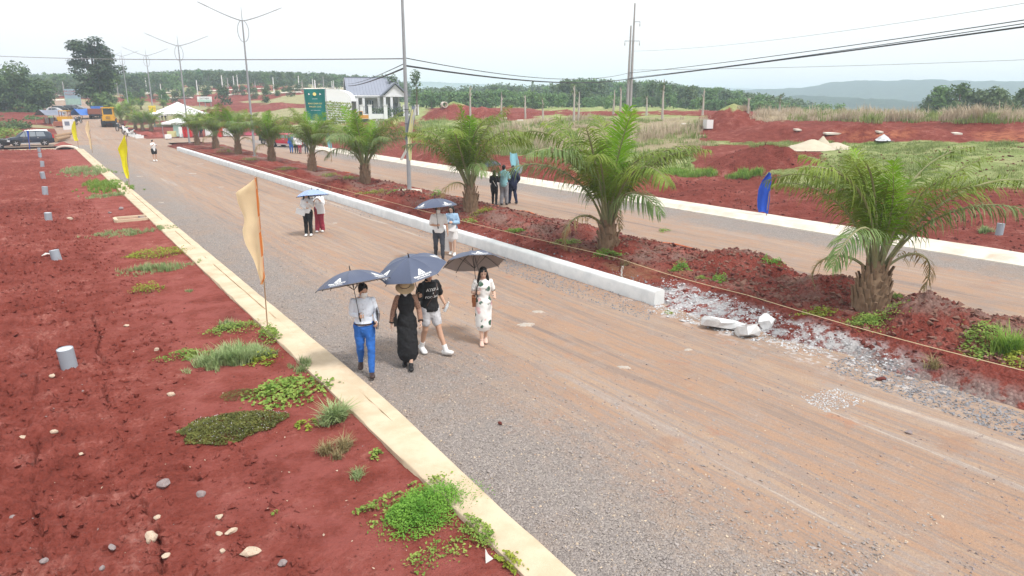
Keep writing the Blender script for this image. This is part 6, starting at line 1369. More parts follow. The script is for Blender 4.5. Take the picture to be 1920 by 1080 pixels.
mb = MB(); mb.box((0, 0, 0), (.035, .24, .33)); mb.build('cover', M['black'], o); mb = MB(); mb.box((-.0, -.004, .004), (.02, .236, .33)); mb.build('pages', M['greytr'], o)
# -- 2 woman in straw hat and black dress
x, y = G(766, 684); r = person('woman in straw sun hat and long black dress with lace sleeves', x, y, R(-26), 1.62, 'walkers under umbrellas on the dirt road')
f = Fig(r, .008, 'skin_p', True, head=(24, 0, -4), elR=(-.25, .02, 1.12), wrR=(-.29, -.03, .88), elL=(.245, .04, 1.13), wrL=(.27, -.13, .92), pnR=(1, 0, 0), pnL=(-1, 0, 0), curl=(.6, .35), knL=(.08, -.09, .5), anL=(.05, -.2, .08), knR=(-.08, .0, .5), anR=(-.07, .06, .1), toeR=(0, -1, -.3))
f.body(); f.hair('bob'); f.mask(); f.top('black_cloth', 1.0, .8, name='dress_top', sl=False, collar=False, g=.014)
blob('lace_sleeve', [f.arm(1, .013, .93)], .009, M['lace'], r, 2); blob('lace_sleeve', [f.arm(-1, .013, .93)], .009, M['lace'], r, 2)
for sd in (1, -1): p = f.el[sd].lerp(f.wr[sd], .86); q = f.el[sd].lerp(f.wr[sd], .95); mb = MB(); mb.tube([p, q], [.05, .053], 14); mb.build('cuff', M['black_cloth'], r, True)
skirt(f, [(0, 0, 1.04, .15, .11), (0, 0, .95, .185, .135), (0, 0, .8, .2, .15), (0, -.04, .55, .2, .18), (0, -.05, .3, .205, .2), (0, -.05, .28, .205, .2), (0, -.05, .25, .2, .19)], 'black_cloth', 'dress_skirt', .014)
f.shoes('black')
o = thing('sun_hat', 'straw sun hat with black band on the woman in the black dress', 'hat'); o.parent = None
o.matrix_basis = r.matrix_basis @ f.HM @ Matrix.Translation((0, .0, 1.655)) @ Euler((R(-4), 0, 0)).to_matrix().to_4x4(); bpy.data.objects.remove(o)
hat = thing('tmp', None, None); hat.name = 'hat'; hat.parent = r; hat.matrix_local = f.HM @ Matrix.Translation((0, .0, 1.645)); 
mb = MB(); n = 32; P = []
for rr, z in ((.185, -.032), (.15, -.012), (.105, .0), (.098, .03), (.093, .075), (.075, .105), (.035, .118), (.002, .12)): P += [(rr * math.cos(6.283 * i / n), rr * 1.08 * math.sin(6.283 * i / n), z + (.012 * math.sin(6.283 * i / n * 2 + 1) if rr > .12 else 0)) for i in range(n)]
mb.add(P, [(k * n + i, k * n + (i + 1) % n, (k + 1) * n + (i + 1) % n, (k + 1) * n + i) for k in range(7) for i in range(n)]); mb.build('straw', M['straw_hat'], hat, True)
mb = MB(); mb.tube([(0, 0, .004), (0, 0, .03)], [(.103, .111), (.1, .108)], 32, False, (1, 0, 0)); mb.build('hat_band', M['black'], hat, True)
o = thing('clutch_bag', 'small black bag hanging at the right hip of the woman in the sun hat', 'bag', r.matrix_basis @ V3(-.215, .02, .93), R(-26)); mb = MB(); mb.box((0, 0, 0), (.06, .2, .17), (R(8), 0, 0)); mb.build('pouch', M['black'], o); mb = MB(); mb.tube([(.01, -.08, .08), (.02, -.02, .3), (.05, .0, .46), (.02, .05, .3), (.01, .08, .08)], .008, 5); mb.build('strap', M['black'], o)
# -- 3 man in black printed T-shirt
x, y = G(808, 662); r = person('man in black printed T-shirt and light grey shorts with a crossbody strap', x, y, R(8), 1.72, 'walkers under umbrellas on the dirt road'); h0 = wpt(x, y, 785, 556, .28); hl = local(r, h0)
f = Fig(r, .008, 'skin', head=(6, 0, -14), elR=(-.26, -.02, 1.14), wrR=(hl.x - .015, hl.y + .06, hl.z - .01), hdR=(.25, -.9, .3), pnR=(.9, .3, 0), curl=(.55, 1.0), elL=(.30, .06, 1.13), wrL=(.27, -.13, .98), hdL=(-.5, -.7, -.4), pnL=(-1, .2, 0),
        knR=(-.1, .02, .5), anR=(-.1, .16, .13), toeR=(-.1, -1, -.45), knL=(.12, -.13, .49), anL=(.16, -.27, .1), toeL=(.35, -1, .12))
f.body(); f.hair('short'); tee = f.top('black_cloth', .42, .86, 1.45, .034, 'tshirt'); f.trousers('shorts', .3, .026, name='shorts'); f.shoes('white_shoe', .017)
for sd in (1, -1): mb = MB(); mb.tube([f.an[sd] + V3(0, 0, 0), f.an[sd].lerp(f.kn[sd], .26)], [.05, .05], 12); mb.build('sock', M['white_shoe'], r, True)
bvh = BVHTree.FromPolygons([v.co for v in tee.data.vertices], [tuple(p.vertices) for p in tee.data.polygons])
def chest(u, v, off=.004):
    h = bvh.ray_cast(V3(u, -1, v), V3(0, 1, 0)); return (h[0] + V3(0, -off, 0)) if h[0] else V3(u, -.14, v)
for tx, zz, s in (('ATKINS', 1.285, .08), ('&', 1.225, .05), ('FOOTBALL', 1.15, .062)):
    me_ = text_mesh(tx, s, M['logo'])
    for vv in me_.vertices: vv.co = chest(vv.co.x, vv.co.y + zz)
    link('lettering', me_, r)
P = [chest(.12 - .25 * q, 1.40 - .4 * q, .012) for q in np.linspace(0, 1, 12)]; mb = MB(); mb.tube([V3(.13, .05, 1.43)] + P, [(.014, .004)] * 13, 6, True); mb.build('crossbody_strap', M['leather'], r, True)
umbrella('middle umbrella of the front three, largest looking, tipped towards the viewer', h0, wpt(x, y, 765, 476, .44), R(4), .66, logos=(1, 3, 5, 7))
hd = r.matrix_basis @ (f.wr[1] + V3(-.03, -.1, -.03)); o = thing('water_bottle', 'clear plastic bottle in the hand of the man in the black T-shirt', 'bottle', hd, 0)
M['clear'] = simple('clear_plastic', (.6, .63, .66), .2, .05, 4, spec=.6); o.rotation_euler = (R(15), R(20), 0); mb = MB(); mb.lathe([(.03, -.11), (.032, -.1), (.032, .03), (.014, .07), (.014, .085)], 12); mb.build('bottle_body', M['clear'], o, True); mb = MB(); mb.lathe([(.016, .085), (.016, .105)], 10); mb.build('cap', M['white'], o)
# -- 4 woman in floral dress
x, y = G(907, 643); r = person('woman with long dark hair in a white floral dress holding an umbrella behind her head', x, y, R(-30), 1.60, 'walkers under umbrellas on the dirt road'); h0 = wpt(x, y, 894, 549, .12); hl = local(r, h0)
f = Fig(r, .008, 'skin_p', True, head=(20, 0, 6), elR=(-.23, .04, 1.14), wrR=(hl.x - .01, hl.y + .06, hl.z - .02), hdR=(.3, -1, .25), pnR=(.9, .2, 0), curl=(.8, 1.0), elL=(.23, .08, 1.13), wrL=(.24, -.13, 1.1), hdL=(.1, -1, .1), pnL=(-.8, 0, -.5),
        knL=(.06, -.02, .5), anL=(.045, .08, .11), toeL=(0, -1, -.3), knR=(-.06, -.05, .5), anR=(-.045, -.09, .1), toeR=(0, -1, -.3))
f.body(); f.hair('long'); f.top('floral', .36, .8, 1.40, .013, 'dress_top', collar=False)
skirt(f, [(0, 0, 1.06, .14, .105), (0, 0, .96, .18, .13), (0, 0, .86, .19, .14), (0, -.01, .65, .18, .155), (0, -.015, .45, .175, .16), (0, -.015, .4, .172, .157)], 'floral', 'dress_skirt', .005); f.shoes('nude', .007)
mb = MB(); 
for sd in (1, -1): mb.ell((sd * .035, -.068, 1.675), (.03, .012, .02), 10, 6)
mb.v = [tuple(f.HM @ (Vector(v) + V3(0, -.02, .008))) for v in mb.v]; mb.build('sunglasses', M['black'], r, True)
umbrella('right umbrella of the front three, tipped back to show its grey underside', h0, wpt(x, y, 886, 466, -.32), R(28), .62, logos=(3, 5, 7, 1))
o = thing('handbag', 'small tan leather shoulder bag of the woman in the floral dress', 'bag', r.matrix_basis @ V3(-.2, -.09, .99), R(-30)); mb = MB(); mb.box((0, 0, 0), (.07, .17, .2), (R(6), 0, 0)); mb.build('pouch', M['tanleather'], o)
mb = MB(); mb.box((-.02, 0, .04), (.05, .175, .1), (R(6), 0, 0)); mb.build('flap', M['tanleather'], o); mb = MB(); mb.tube([(.02, -.07, .1), (.07, -.03, .3), (.12, .06, .45), (.09, .12, .3), (.02, .07, .1)], .009, 5); mb.build('strap', M['leather'], o)
# -- 5, 6 couple at the white kerb
x, y = G(824, 488); r = person('man in short sleeved white shirt and charcoal trousers by the white kerb', x, y, R(-24), 1.72, 'couple walking along the white kerb'); h0 = wpt(x, y, 821, 423, .2); hl = local(r, h0)
f = Fig(r, .012, 'skin', head=(10, 0, 0), elR=(-.24, -.01, 1.12), wrR=(hl.x - .01, hl.y + .06, hl.z - .01), hdR=(.2, -1, .3), pnR=(1, .2, 0), curl=(.5, 1), elL=(.25, .03, 1.12), wrL=(.27, -.06, .88), knL=(.1, -.1, .5), anL=(.1, -.1, .09), knR=(-.1, -.02, .5), anR=(-.1, .16, .13), toeR=(0, -1, -.4))
f.body(); f.hair('short'); f.mask(); f.top('tee_white', .5, .87, 1.45, .022); f.trousers('charcoal'); f.shoes('leather')
umbrella('dark umbrella held over the couple at the white kerb', h0, wpt(x, y, 815, 368, .12), R(22), .68, logos=(1, 3, 5, 7))
x, y = G(849, 478); r = person('woman in light blue jacket and white skirt writing beside the man at the white kerb', x, y, R(-40), 1.6, 'couple walking along the white kerb')
f = Fig(r, .012, 'skin_p', True, head=(24, 0, -12), elR=(-.22, -.03, 1.13), wrR=(-.06, -.24, 1.17), elL=(.22, -.03, 1.13), wrL=(.08, -.26, 1.17), pnL=(-1, 0, -.3), pnR=(1, 0, -.3), knL=(.08, -.08, .5), anL=(.08, -.08, .09), knR=(-.08, 0, .5), anR=(-.08, .1, .1))
f.body(); f.hair('bob'); f.top('lightblue', 1.0, .95, 1.45, .026, 'jacket'); skirt(f, [(0, 0, .99, .165, .125), (0, 0, .85, .2, .15), (0, 0, .62, .2, .16), (0, 0, .58, .2, .16)], 'tee_white'); f.shoes('white_shoe')
o = thing('document_bag', 'white document bag hanging from the woman in the light blue jacket', 'bag', r.matrix_basis @ V3(.0, -.22, .98), R(-40)); mb = MB(); mb.box((0, 0, 0), (.3, .04, .22), (R(-20), R(8), 0)); mb.build('pouch', M['tee_white'], o); mb = MB(); mb.tube([(-.13, 0, .1), (-.05, .12, .34), (.05, .12, .34), (.13, 0, .1)], .007, 5); mb.build('strap', M['tee_white'], o)
o = thing('long_panel', 'tall blue edged white panel leaning behind the couple', 'panel', (*G(839, 474), .0), R(-30)); mb = MB(); mb.box((0, .12, .38), (.22, .05, .72), (R(8), 0, 0)); mb.build('sheet', M['tee_white'], o); mb = MB(); mb.box((.1, .1, .38), (.05, .06, .7), (R(8), 0, 0)); mb.build('edge', M['blue_trousers'], o)
# -- 7, 8 pair under the checked umbrella
x, y = G(580, 441); r = person('woman in white blouse and black trousers, left under the checked umbrella', x, y, R(-28), 1.62, 'pair under the checked umbrella'); h0 = wpt(x, y, 589, 392, .14)
f = Fig(r, .013, 'skin_p', True, head=(18, 0, 0), elR=(-.2, .0, 1.13), wrR=(-.02, -.2, 1.1), elL=(.2, -.03, 1.13), wrL=(.1, -.22, 1.28), curl=(1, .8), knL=(.09, -.1, .5), anL=(.09, -.06, .09), knR=(-.09, -.02, .5), anR=(-.09, -.1, .09))
f.body(); f.hair('long'); f.top('tee_white', 1, .88, 1.44, .022, 'blouse'); f.trousers('black_cloth', 1, .024); f.shoes('white_shoe')
o = thing('tote_bag', 'white tote bag on the arm of the woman in black trousers', 'bag', r.matrix_basis @ V3(-.24, -.1, .93), R(-40)); mb = MB(); mb.box((0, 0, 0), (.34, .07, .2), (0, R(18), 0)); mb.build('pouch', M['tee_white'], o); mb = MB(); mb.tube([(-.1, 0, .1), (-.02, .04, .28), (.1, 0, .08)], .009, 5); mb.build('strap', M['tee_white'], o)
x2, y2 = G(601, 434); r2 = person('woman in white blouse and wine red trousers, right under the checked umbrella', x2, y2, R(-34), 1.6, 'pair under the checked umbrella')
f = Fig(r2, .013, 'skin', True, head=(14, 0, 10), elR=(-.22, -.02, 1.13), wrR=(-.1, -.2, 1.28), elL=(.22, -.04, 1.13), wrL=(.1, -.22, 1.3), knL=(.09, -.07, .5), anL=(.1, .0, .09), knR=(-.09, -.04, .5), anR=(-.09, -.1, .09))
f.body(); f.hair('long'); f.top('tee_white', .8, .9, 1.44, .022, 'blouse'); f.trousers('maroon', 1, .03, .006); f.shoes('white_shoe')
o = thing('paper_bag', 'white paper bag at the hip of the woman in wine red trousers', 'bag', r2.matrix_basis @ V3(.12, -.2, .95), R(-34)); mb = MB(); mb.box((0, 0, 0), (.28, .07, .36), (0, R(-6), 0)); mb.build('pouch', M['tee_white'], o); mb = MB(); mb.tube([(-.08, 0, .17), (-.03, .02, .32), (.04, .02, .32), (.08, 0, .17)], .007, 5); mb.build('cord', M['tee_white'], o)
umbrella('pale blue checked umbrella over the pair by the white kerb', h0, wpt(x, y, 584, 352, .02), R(10), .6, .22, 'umb_check', 'umb_check', ())
# -- 9-11 three walking away on the far carriageway
for px, py, rz, h, lb, sk in ((927, 386, 160, 1.68, 'woman in black top and black trousers, left of three walking away', 'a'), (945, 384, 165, 1.88, 'man in pale turquoise shirt and grey trousers, middle of three walking away', 'b'), (962, 382, 205, 1.82, 'man in dark navy suit, right of three walking away', 'c')):
    x, y = G(px, py); r = person(lb, x, y, R(rz - 34), h, 'three people walking away on the far carriageway')
    if sk == 'a':
        f = Fig(r, .014, 'skin', True, elL=(.2, .0, 1.13), wrL=(.08, -.18, 1.22), elR=(-.2, -.06, 1.16), wrR=(-.2, -.2, 1.38), knL=(.1, -.08, .5), anL=(.12, -.1, .1), anR=(-.13, .1, .1)); f.body(); f.hair('short'); f.top('black_cloth', 1, .84, 1.44, .022); f.trousers('black_cloth'); f.shoes('black')
        mb = MB(); mb.tube([V3(.1, .03, 1.42), V3(.0, .15, 1.2), V3(-.15, .13, .95)], [(.012, .004)] * 3, 6); mb.build('bag_strap', M['tee_white'], r)
    elif sk == 'b': f = Fig(r, .014, 'skin', elL=(.24, -.03, 1.12), wrL=(.15, -.2, 1.1), elR=(-.24, -.03, 1.12), wrR=(-.15, -.2, 1.1), anL=(.1, .06, .09), anR=(-.1, -.06, .09)); f.body(); f.hair('short'); f.top('sky', .5, .82, 1.45, .03); f.trousers('greytr', 1, .028, .004); f.shoes('black')
    else: f = Fig(r, .014, 'skin', head=(0, 0, -30), elL=(.24, .02, 1.12), wrL=(.25, -.05, .88), elR=(-.26, .1, 1.14), wrR=(-.2, -.02, .95), knL=(.1, -.1, .5), anL=(.12, -.12, .1), anR=(-.12, .12, .1)); f.body(); f.hair('short'); f.top('navy', 1, .8, 1.45, .034, 'jacket'); f.trousers('navy', 1, .024); f.shoes('black')
x, y = G(918, 384); umbrella('dark umbrella half hidden by the palm, held by the woman in black', wpt(x, y, 920, 350), wpt(x, y, 914, 298), R(10), .62, logos=(3,))
# -- 12 lone man in white
x, y = G(291, 302); r = person('lone man in white shirt and cap taking a picture in the road', x, y, R(10), 1.72)
f = Fig(r, .02, 'skin', head=(0, 0, 40), elR=(-.18, -.2, 1.24), wrR=(0, -.34, 1.4), elL=(.2, -.2, 1.24), wrL=(.1, -.36, 1.42), knL=(.1, -.04, .5)); f.body(); f.hair('short'); f.top('tee_white', .5, .8, 1.45, .03); f.trousers('black_cloth', .35, .05, name='shorts'); f.shoes('white_shoe', .02)
# -- small figures further away
def small(px, py, rz, h, label, top, bottom, group=None, fem=False, dress=None, land_=False, hat=None, zz=None):
    if land_: x, y, z = GT(px, py)
    else: x, y = G(px, py); z = 0
    r = person(label, x, y, R(rz), h, group, z); f = Fig(r, .024, 'skin', fem, anL=(.1, -.05, .09), anR=(-.1, .06, .09)); f.body(); f.hair('bob' if fem else 'short')
    f.top(top, 1.0, .84, 1.45, .026)
    if dress: skirt(f, [(0, 0, 1.04, .15, .11), (0, 0, .9, .2, .15), (0, 0, .5, .22, .19), (0, 0, .15, .24, .2), (0, 0, .12, .23, .2)], dress)
    else: f.trousers(bottom)
    f.shoes('black'); return r
gr = 'people beside the red car'
small(547, 287, -30, 1.78, 'man in blue suit beside the red car', 'blue_trousers', 'blue_trousers', gr); small(556, 287, -20, 1.65, 'person in white top and black trousers beside the red car', 'tee_white', 'black_cloth', gr, True); small(563, 288, -40, 1.62, 'woman in white top and wine red trousers by the red car', 'tee_white', 'maroon', gr, True); small(575, 288, -10, 1.68, 'person in grey standing behind the palm trunk by the red car', 'greytr', 'charcoal', gr)
gr = 'people at the white tents'
for px, py, top, dr, lb in ((345, 258, 'redcloth', 'redcloth', 'hostess in long red dress, left at the small white tent'), (351, 258, 'redcloth', 'redcloth', 'hostess in long red dress, middle at the small white tent'), (358, 258, 'redcloth', 'redcloth', 'hostess in red dress nearest the lamp post'), (413, 258, 'redcloth', 'redcloth', 'hostess in red dress between two palms'), (416, 257, 'redcloth', 'redcloth', 'second hostess in red dress between two palms')): small(px, py, -30, 1.66, lb, top, None, gr, True, dr)
for px, py, top, lb in ((365, 254, 'black_cloth', 'person in black behind the lamp post at the tents'), (387, 254, 'black_cloth', 'person in black sitting area between palms'), (305, 226, 'navy', 'dark figure under the large white tent, left'), (311, 226, 'greytr', 'grey figure under the large white tent, right')): small(px, py, -20, 1.66, lb, top, 'black_cloth', gr, land_=py < 240)
for px, py, top, bt, lb in ((378, 257, 'navy', 'black_cloth', 'person in navy between the first two palms at the tents'), (400, 256, 'tee_white', 'black_cloth', 'person in white at the draped counter'), (441, 255, 'tee_white', 'charcoal', 'person in white behind the third palm'), (455, 254, 'lightblue', 'charcoal', 'person in light blue by the pink stand'), (330, 240, 'black_cloth', 'charcoal', 'person in black in the shade of the large tent'), (372, 256, 'tee_white', 'navy', 'person in white shirt beside the last palm'), (300, 228, 'tee_white', 'greytr', 'person in white left of the large tent')): small(px, py, -20, 1.66, lb, top, bt, gr, land_=py < 245)
gr = 'people by the parked motorbikes'
for px, py, top, lb in ((114, 245, 'black_cloth', 'man in black at the left of the motorbikes'), (126, 249, 'navy', 'man in navy in front of the motorbikes'), (119, 246, 'sky', 'person in turquoise between the men at the motorbikes'), (190, 232, 'tee_white', 'person in white to the left of the yellow roller'), (196, 235, 'greytr', 'person in grey by the yellow roller')): small(px, py, -30, 1.68, lb, top, 'black_cloth', gr)
bpy.data.scenes.remove(_ts)
# ------------------------------------------------------------------ vehicles
def carpaint(name, c): return simple(name, c, .25, .05, 2, spec=.6, dirt=(.25, .15, .1), dirt_amt=.15)
M['car_navy'] = carpaint('dark_blue_car_paint', (.018, .028, .05)); M['car_red'] = carpaint('red_car_paint', (.55, .02, .06)); M['car_silver'] = carpaint('silver_car_paint', (.45, .46, .48)); M['car_black'] = carpaint('black_car_paint', (.02, .02, .022))
M['lamp_red'] = simple('tail_lamp', (.45, .02, .02), .25, .05, spec=.6); M['lamp_clear'] = simple('head_lamp', (.6, .62, .65), .15, .05, spec=.7)
def wheel(parent, x, y, r, w, side):
    o = thing('wheel', None, None); o.parent = parent; o.location = (x, y, r); mb = MB(); n = 22; V = []
    prof = [(r * .64, -w / 2), (r * .94, -w / 2), (r, -w * .3), (r, w * .3), (r * .94, w / 2), (r * .64, w / 2)]
    for rr, yy in prof: V += [(rr * math.cos(6.283 * i / n), yy, rr * math.sin(6.283 * i / n)) for i in range(n)]
    mb.add(V, [(k * n + i, k * n + (i + 1) % n, ((k + 1) % 6) * n + (i + 1) % n, ((k + 1) % 6) * n + i) for k in range(6) for i in range(n)]); mb.build('tyre', M['rubber'], o, True)
    mb = MB(); yy = side * w * .42
    for k in range(5): a = 6.283 * k / 5; mb.box((r * .36 * math.cos(a), yy, r * .36 * math.sin(a)), (r * .56, .03, r * .2), (0, -a, 0))
    mb.tube([(0, yy - .02, 0), (0, yy + .02, 0)], r * .16, 10); mb.tube([(0, yy - side * .05, 0), (0, yy - side * .02, 0)], r * .64, 20); mb.build('rim', M['chrome'], o)
def car(label, x, y, rz, paint, L=4.5, W=1.82, Hh=1.65, wb=2.62, wr=.34, suv=True, group='cars parked at the crossing', glass='glass', z=0, s=1.0):
    """local X forward"""
    o = thing('parked_car', label, 'car', (x, y, z), rz, group, s); mb = MB(); h = Hh
    # stations along the car: x, bottom z, belt z, roof z, belt half width, roof half width
    if suv: st = [(-.5, .42, .8, .82, .86, .8), (-.485, .34, .95, .98, .93, .84), (-.45, .3, 1.0, h * .86, .97, .76), (-.36, .26, 1.02, h * .985, 1, .74), (-.15, .25, 1.0, h, 1, .75), (.08, .25, .98, h * .985, 1, .74), (.2, .25, .97, h * .83, 1, .76), (.29, .25, .97, 1.0, .99, .86), (.4, .27, .9, .93, .97, .86), (.47, .3, .8, .83, .92, .8), (.5, .38, .66, .68, .84, .7)]
    else: st = [(-.5, .42, .74, .76, .86, .8), (-.48, .32, .9, .93, .92, .84), (-.4, .27, .93, .97, .96, .84), (-.31, .25, .94, 1.12, .98, .78), (-.19, .24, .93, h * .97, 1, .72), (-.02, .24, .92, h, 1, .72), (.1, .24, .91, h * .95, 1, .72), (.24, .24, .9, .97, .99, .84), (.38, .26, .83, .86, .97, .84), (.47, .3, .74, .76, .92, .8), (.5, .38, .62, .64, .84, .7)]
    V = []; n = 12
    for fx, zb, zs, zr, wbelt, wroof in st:
        w = W / 2 * wbelt; wr_ = W / 2 * wroof; half = [(w * .9, zb), (w * .985, zb + (zs - zb) * .35), (w, zb + (zs - zb) * .7), (w * .97, zs), (wr_ + .02, zs + (zr - zs) * .9), (wr_ * .8, zr)]
        V += [(fx * L, -a, b) for a, b in half] + [(fx * L, a, b) for a, b in half[::-1]]
    F = [(j * n + i, j * n + (i + 1) % n, (j + 1) * n + (i + 1) % n, (j + 1) * n + i) for j in range(len(st) - 1) for i in range(n)] + [tuple(range(n)), tuple(range((len(st) - 1) * n, len(st) * n))]
    mb.add(V, F); body = mb.build('body', M[paint], o, True)
    def side_quad(nm, pts, mat, off=.006):
        for sd in (-1, 1):
            m_ = MB(); q = [(px * L, sd * (wd * W / 2 + off), pz) for px, pz, wd in pts]; m_.add(q + [(a, b - sd * .02, c) for a, b, c in q], [tuple(range(len(q)))] + [(i, (i + 1) % len(q), (i + 1) % len(q) + len(q), i + len(q)) for i in range(len(q))]); m_.build(nm, M[mat], o)
    if suv:
        bz, tz = 1.04, h * .93
        for a, b, c, d in ((.205, .085, .1, .085), (.072, -.13, .072, -.13), (-.145, -.33, -.145, -.3)): side_quad('side_window', [(a, bz, .975), (b, bz, .975), (d, tz, .80), (c, tz, .80)], glass)
        for nm, (x0, z0, w0), (x1, z1, w1), mt in (('windscreen', (.272, 1.04, .84), (.115, h * .94, .72), 'glass_sky'), ('rear_window', (-.463, 1.08, .82), (-.437, h * .87, .72), 'glass')): m_ = MB(); e = .012 if x0 > 0 else -.012; q = [(x0 * L + e, -w0 * W / 2, z0 + .012), (x0 * L + e, w0 * W / 2, z0 + .012), (x1 * L + e, w1 * W / 2, z1 + .012), (x1 * L + e, -w1 * W / 2, z1 + .012)]; m_.add(q, [(0, 1, 2, 3)]); m_.build(nm, M[mt], o)
    else:
        bz, tz = .97, h * .92
        for a, b, c, d in ((.215, .045, .1, .045), (.03, -.2, .03, -.18)): side_quad('side_window', [(a, bz, .965), (b, bz, .965), (d, tz, .79), (c, tz, .79)], glass)
        for nm, (x0, z0, w0), (x1, z1, w1), mt in (('windscreen', (.232, .98, .84), (.108, h * .95, .7), 'glass_sky'), ('rear_window', (-.318, 1.12, .74), (-.2, h * .96, .7), 'glass_sky')): m_ = MB(); e = .012 if x0 > 0 else -.012; q = [(x0 * L + e, -w0 * W / 2, z0 + .014), (x0 * L + e, w0 * W / 2, z0 + .014), (x1 * L + e, w1 * W / 2, z1 + .014), (x1 * L + e, -w1 * W / 2, z1 + .014)]; m_.add(q, [(0, 1, 2, 3)]); m_.build(nm, M[mt], o)
    for sd in (-1, 1):
        m_ = MB(); m_.box((.455 * L, sd * W * .38, .74 if suv else .66), (.22, .34, .14), (0, .3, sd * -.35)); m_.build('headlight', M['lamp_clear'], o)
        m_ = MB(); m_.box((-.485 * L, sd * W * .4, 1.0 if suv else .8), (.16, .22, .34 if suv else .16), (0, 0, sd * .2)); m_.build('tail_light', M['lamp_red'], o)
        m_ = MB(); m_.ell((.2 * L, sd * (W / 2 + .08), 1.05 if suv else .98), (.07, .1, .07), 8, 6); m_.build('mirror', M[paint], o, True)
        for q in (.02, -.17): m_ = MB(); m_.box((q * L, sd * (W / 2 + .008), .9 if suv else .82), (.18, .03, .03)); m_.build('door_handle', M['chrome'], o)
        m_ = MB(); m_.box((0, sd * W * .49, .32), (wb - .75, .05, .1)); m_.build('sill', M['car_silver'], o)
        for q in (wb / 2, -wb / 2):
            m_ = MB(); n = 14; P = [(q + (wr + .07) * math.cos(a), sd * (W / 2 + .004), wr + (wr + .07) * math.sin(a)) for a in np.linspace(-.1, math.pi + .1, n)]; m_.tube(P, .03, 5); m_.tube([(q, sd * (W / 2 - .2), wr), (q, sd * (W / 2 + .001), wr)], wr + .055, 18); m_.build('wheel_arch', M['black'], o)
            wheel(o, q, sd * (W / 2 - .09), wr, .22, sd)
    m_ = MB(); m_.box((.492 * L, 0, .66), (.06, W * .55, .16)); m_.build('grille', M['black'], o); m_ = MB(); m_.box((.488 * L, 0, .42), (.1, W * .8, .12)); m_.build('front_bumper', M['car_silver'] if suv else M[paint], o)
    m_ = MB(); m_.box((-.495 * L, 0, .46), (.08, W * .86, .16)); m_.build('rear_bumper', M['black'] if suv else M[paint], o); m_ = MB(); m_.box((-.502 * L, 0, .72), (.02, .44, .13)); m_.build('number_plate', M['white'], o)
    if suv:
        for sd in (-1, 1): m_ = MB(); m_.tube([(-.38 * L, sd * W * .36, h * .985), (-.3 * L, sd * W * .36, h + .03), (.02 * L, sd * W * .36, h + .025), (.09 * L, sd * W * .36, h * .985)], .02, 6); m_.build('roof_rail', M['chrome'], o)
    return o
a = G(32, 276); b = G(84, 273); x, y = (a[0] + b[0]) / 2, (a[1] + b[1]) / 2; car('dark blue sport utility car parked at the crossing, pointing left', x, y + .7, R(180), 'car_navy', z=.03, glass='glass_sky')
x, y = G(-28, 280); car('dark car mostly cut off by the left edge of the picture', x, y + .6, R(0), 'car_black', z=.03)
x, y = G(541, 275); car('bright red saloon car parked on the far carriageway', x, y, R(-55), 'car_red', 4.4, 1.75, 1.45, 2.6, .31, False, z=.0, glass='glass_sky')
x, y = G(499, 271); o = thing('roadside_cart', 'dark wheeled cart half hidden by a palm trunk near the red car', 'cart', (x, y, 0), R(20)); mb = MB(); mb.box((0, 0, .9), (.9, 1.3, .9)); mb.build('box', M['black'], o); mb = MB(); mb.box((0, 0, 1.45), (1.1, 1.5, .08)); mb.build('top_board', M['tarpgrey'], o)
for q in (-.5, .5): wheel(o, .0, q, .3, .12, 1 if q > 0 else -1)
for i, (px, py, pt, rz, lb) in enumerate([(106, 214, 'car_silver', -30, 'silver car parked far left beyond the trees'), (115, 210, 'car_black', -20, 'dark car parked far up the left side'), (135, 209, 'car_navy', -35, 'dark blue car in the distance behind the blue tarpaulin'), (145, 208, 'car_silver', -30, 'grey car in the distance beside the blue tarpaulin')]):
    x, y, z = GT(px, py); car(lb, x, y, R(rz), pt, z=z + .05, group='cars far up the road', s=.72)
x, y, z = GT(1527, 214); x *= 1.25; y *= 1.25; z = zat(x, y, 208.5) - 2.03; car('white van of which only the pale roof shows above the dry grass', x, y, R(-34), 'white', 4.9, 1.9, 2.0, 3.0, .34, True, z=z, group=None)

# road roller seen from behind
x, y = G(208, 249); o = thing('road_roller', 'yellow road roller standing at the right side of the crossing', 'road roller', (x, y, landz(x, y) + .06), R(-10))
mb = MB(); mb.box((0, 0, 1.25), (1.7, 1.7, .8)); mb.box((0, -.75, 1.45), (1.3, .5, .9)); mb.build('engine_cover', M['yellow'], o)
mb = MB(); mb.box((0, -1.02, 1.45), (.8, .05, .6)); mb.build('grille', M['yellow'], o)
for zz in (1.3, 1.45, 1.6): mb = MB(); mb.box((0, -1.05, zz), (.6, .04, .05)); mb.build('louvre', M['black'], o)
for sx in (-.7, .7):
    for sy in (-.45, .75): mb = MB(); mb.box((sx, sy, 2.2), (.14, .14, 1.3)); mb.build('cab_post', M['yellow'], o)
mb = MB(); mb.box((0, .15, 2.95), (1.75, 1.6, .16)); mb.build('cab_roof', M['yellow'], o); mb = MB(); mb.box((0, .15, 3.08), (.7, .5, .12)); mb.build('air_unit', M['black'], o)
mb = MB(); mb.box((0, -.44, 2.3), (1.22, .03, .9)); mb.build('rear_window', M['glass'], o)
for sx in (-.68, .68): mb = MB(); mb.box((sx, .15, 2.3), (.03, 1.0, .9)); mb.build('side_window', M['glass'], o)
mb = MB(); mb.box((0, -.85, .75), (1.9, .5, .3)); mb.build('bumper', M['black'], o)
for sx in (-.85, .85): wheel(o, sx, -.3, .0001, .2, 1) if False else None
for sx in (-.78, .78):
    mb = MB(); mb.tube([(sx - .3, -.35, .62), (sx + .3, -.35, .62)], .62, 18); mb.build('tyre', M['rubber'], o, True)
mb = MB(); mb.tube([(-.95, 1.75, .7), (.95, 1.75, .7)], .7, 22); mb.build('drum', M['rust'], o, True)
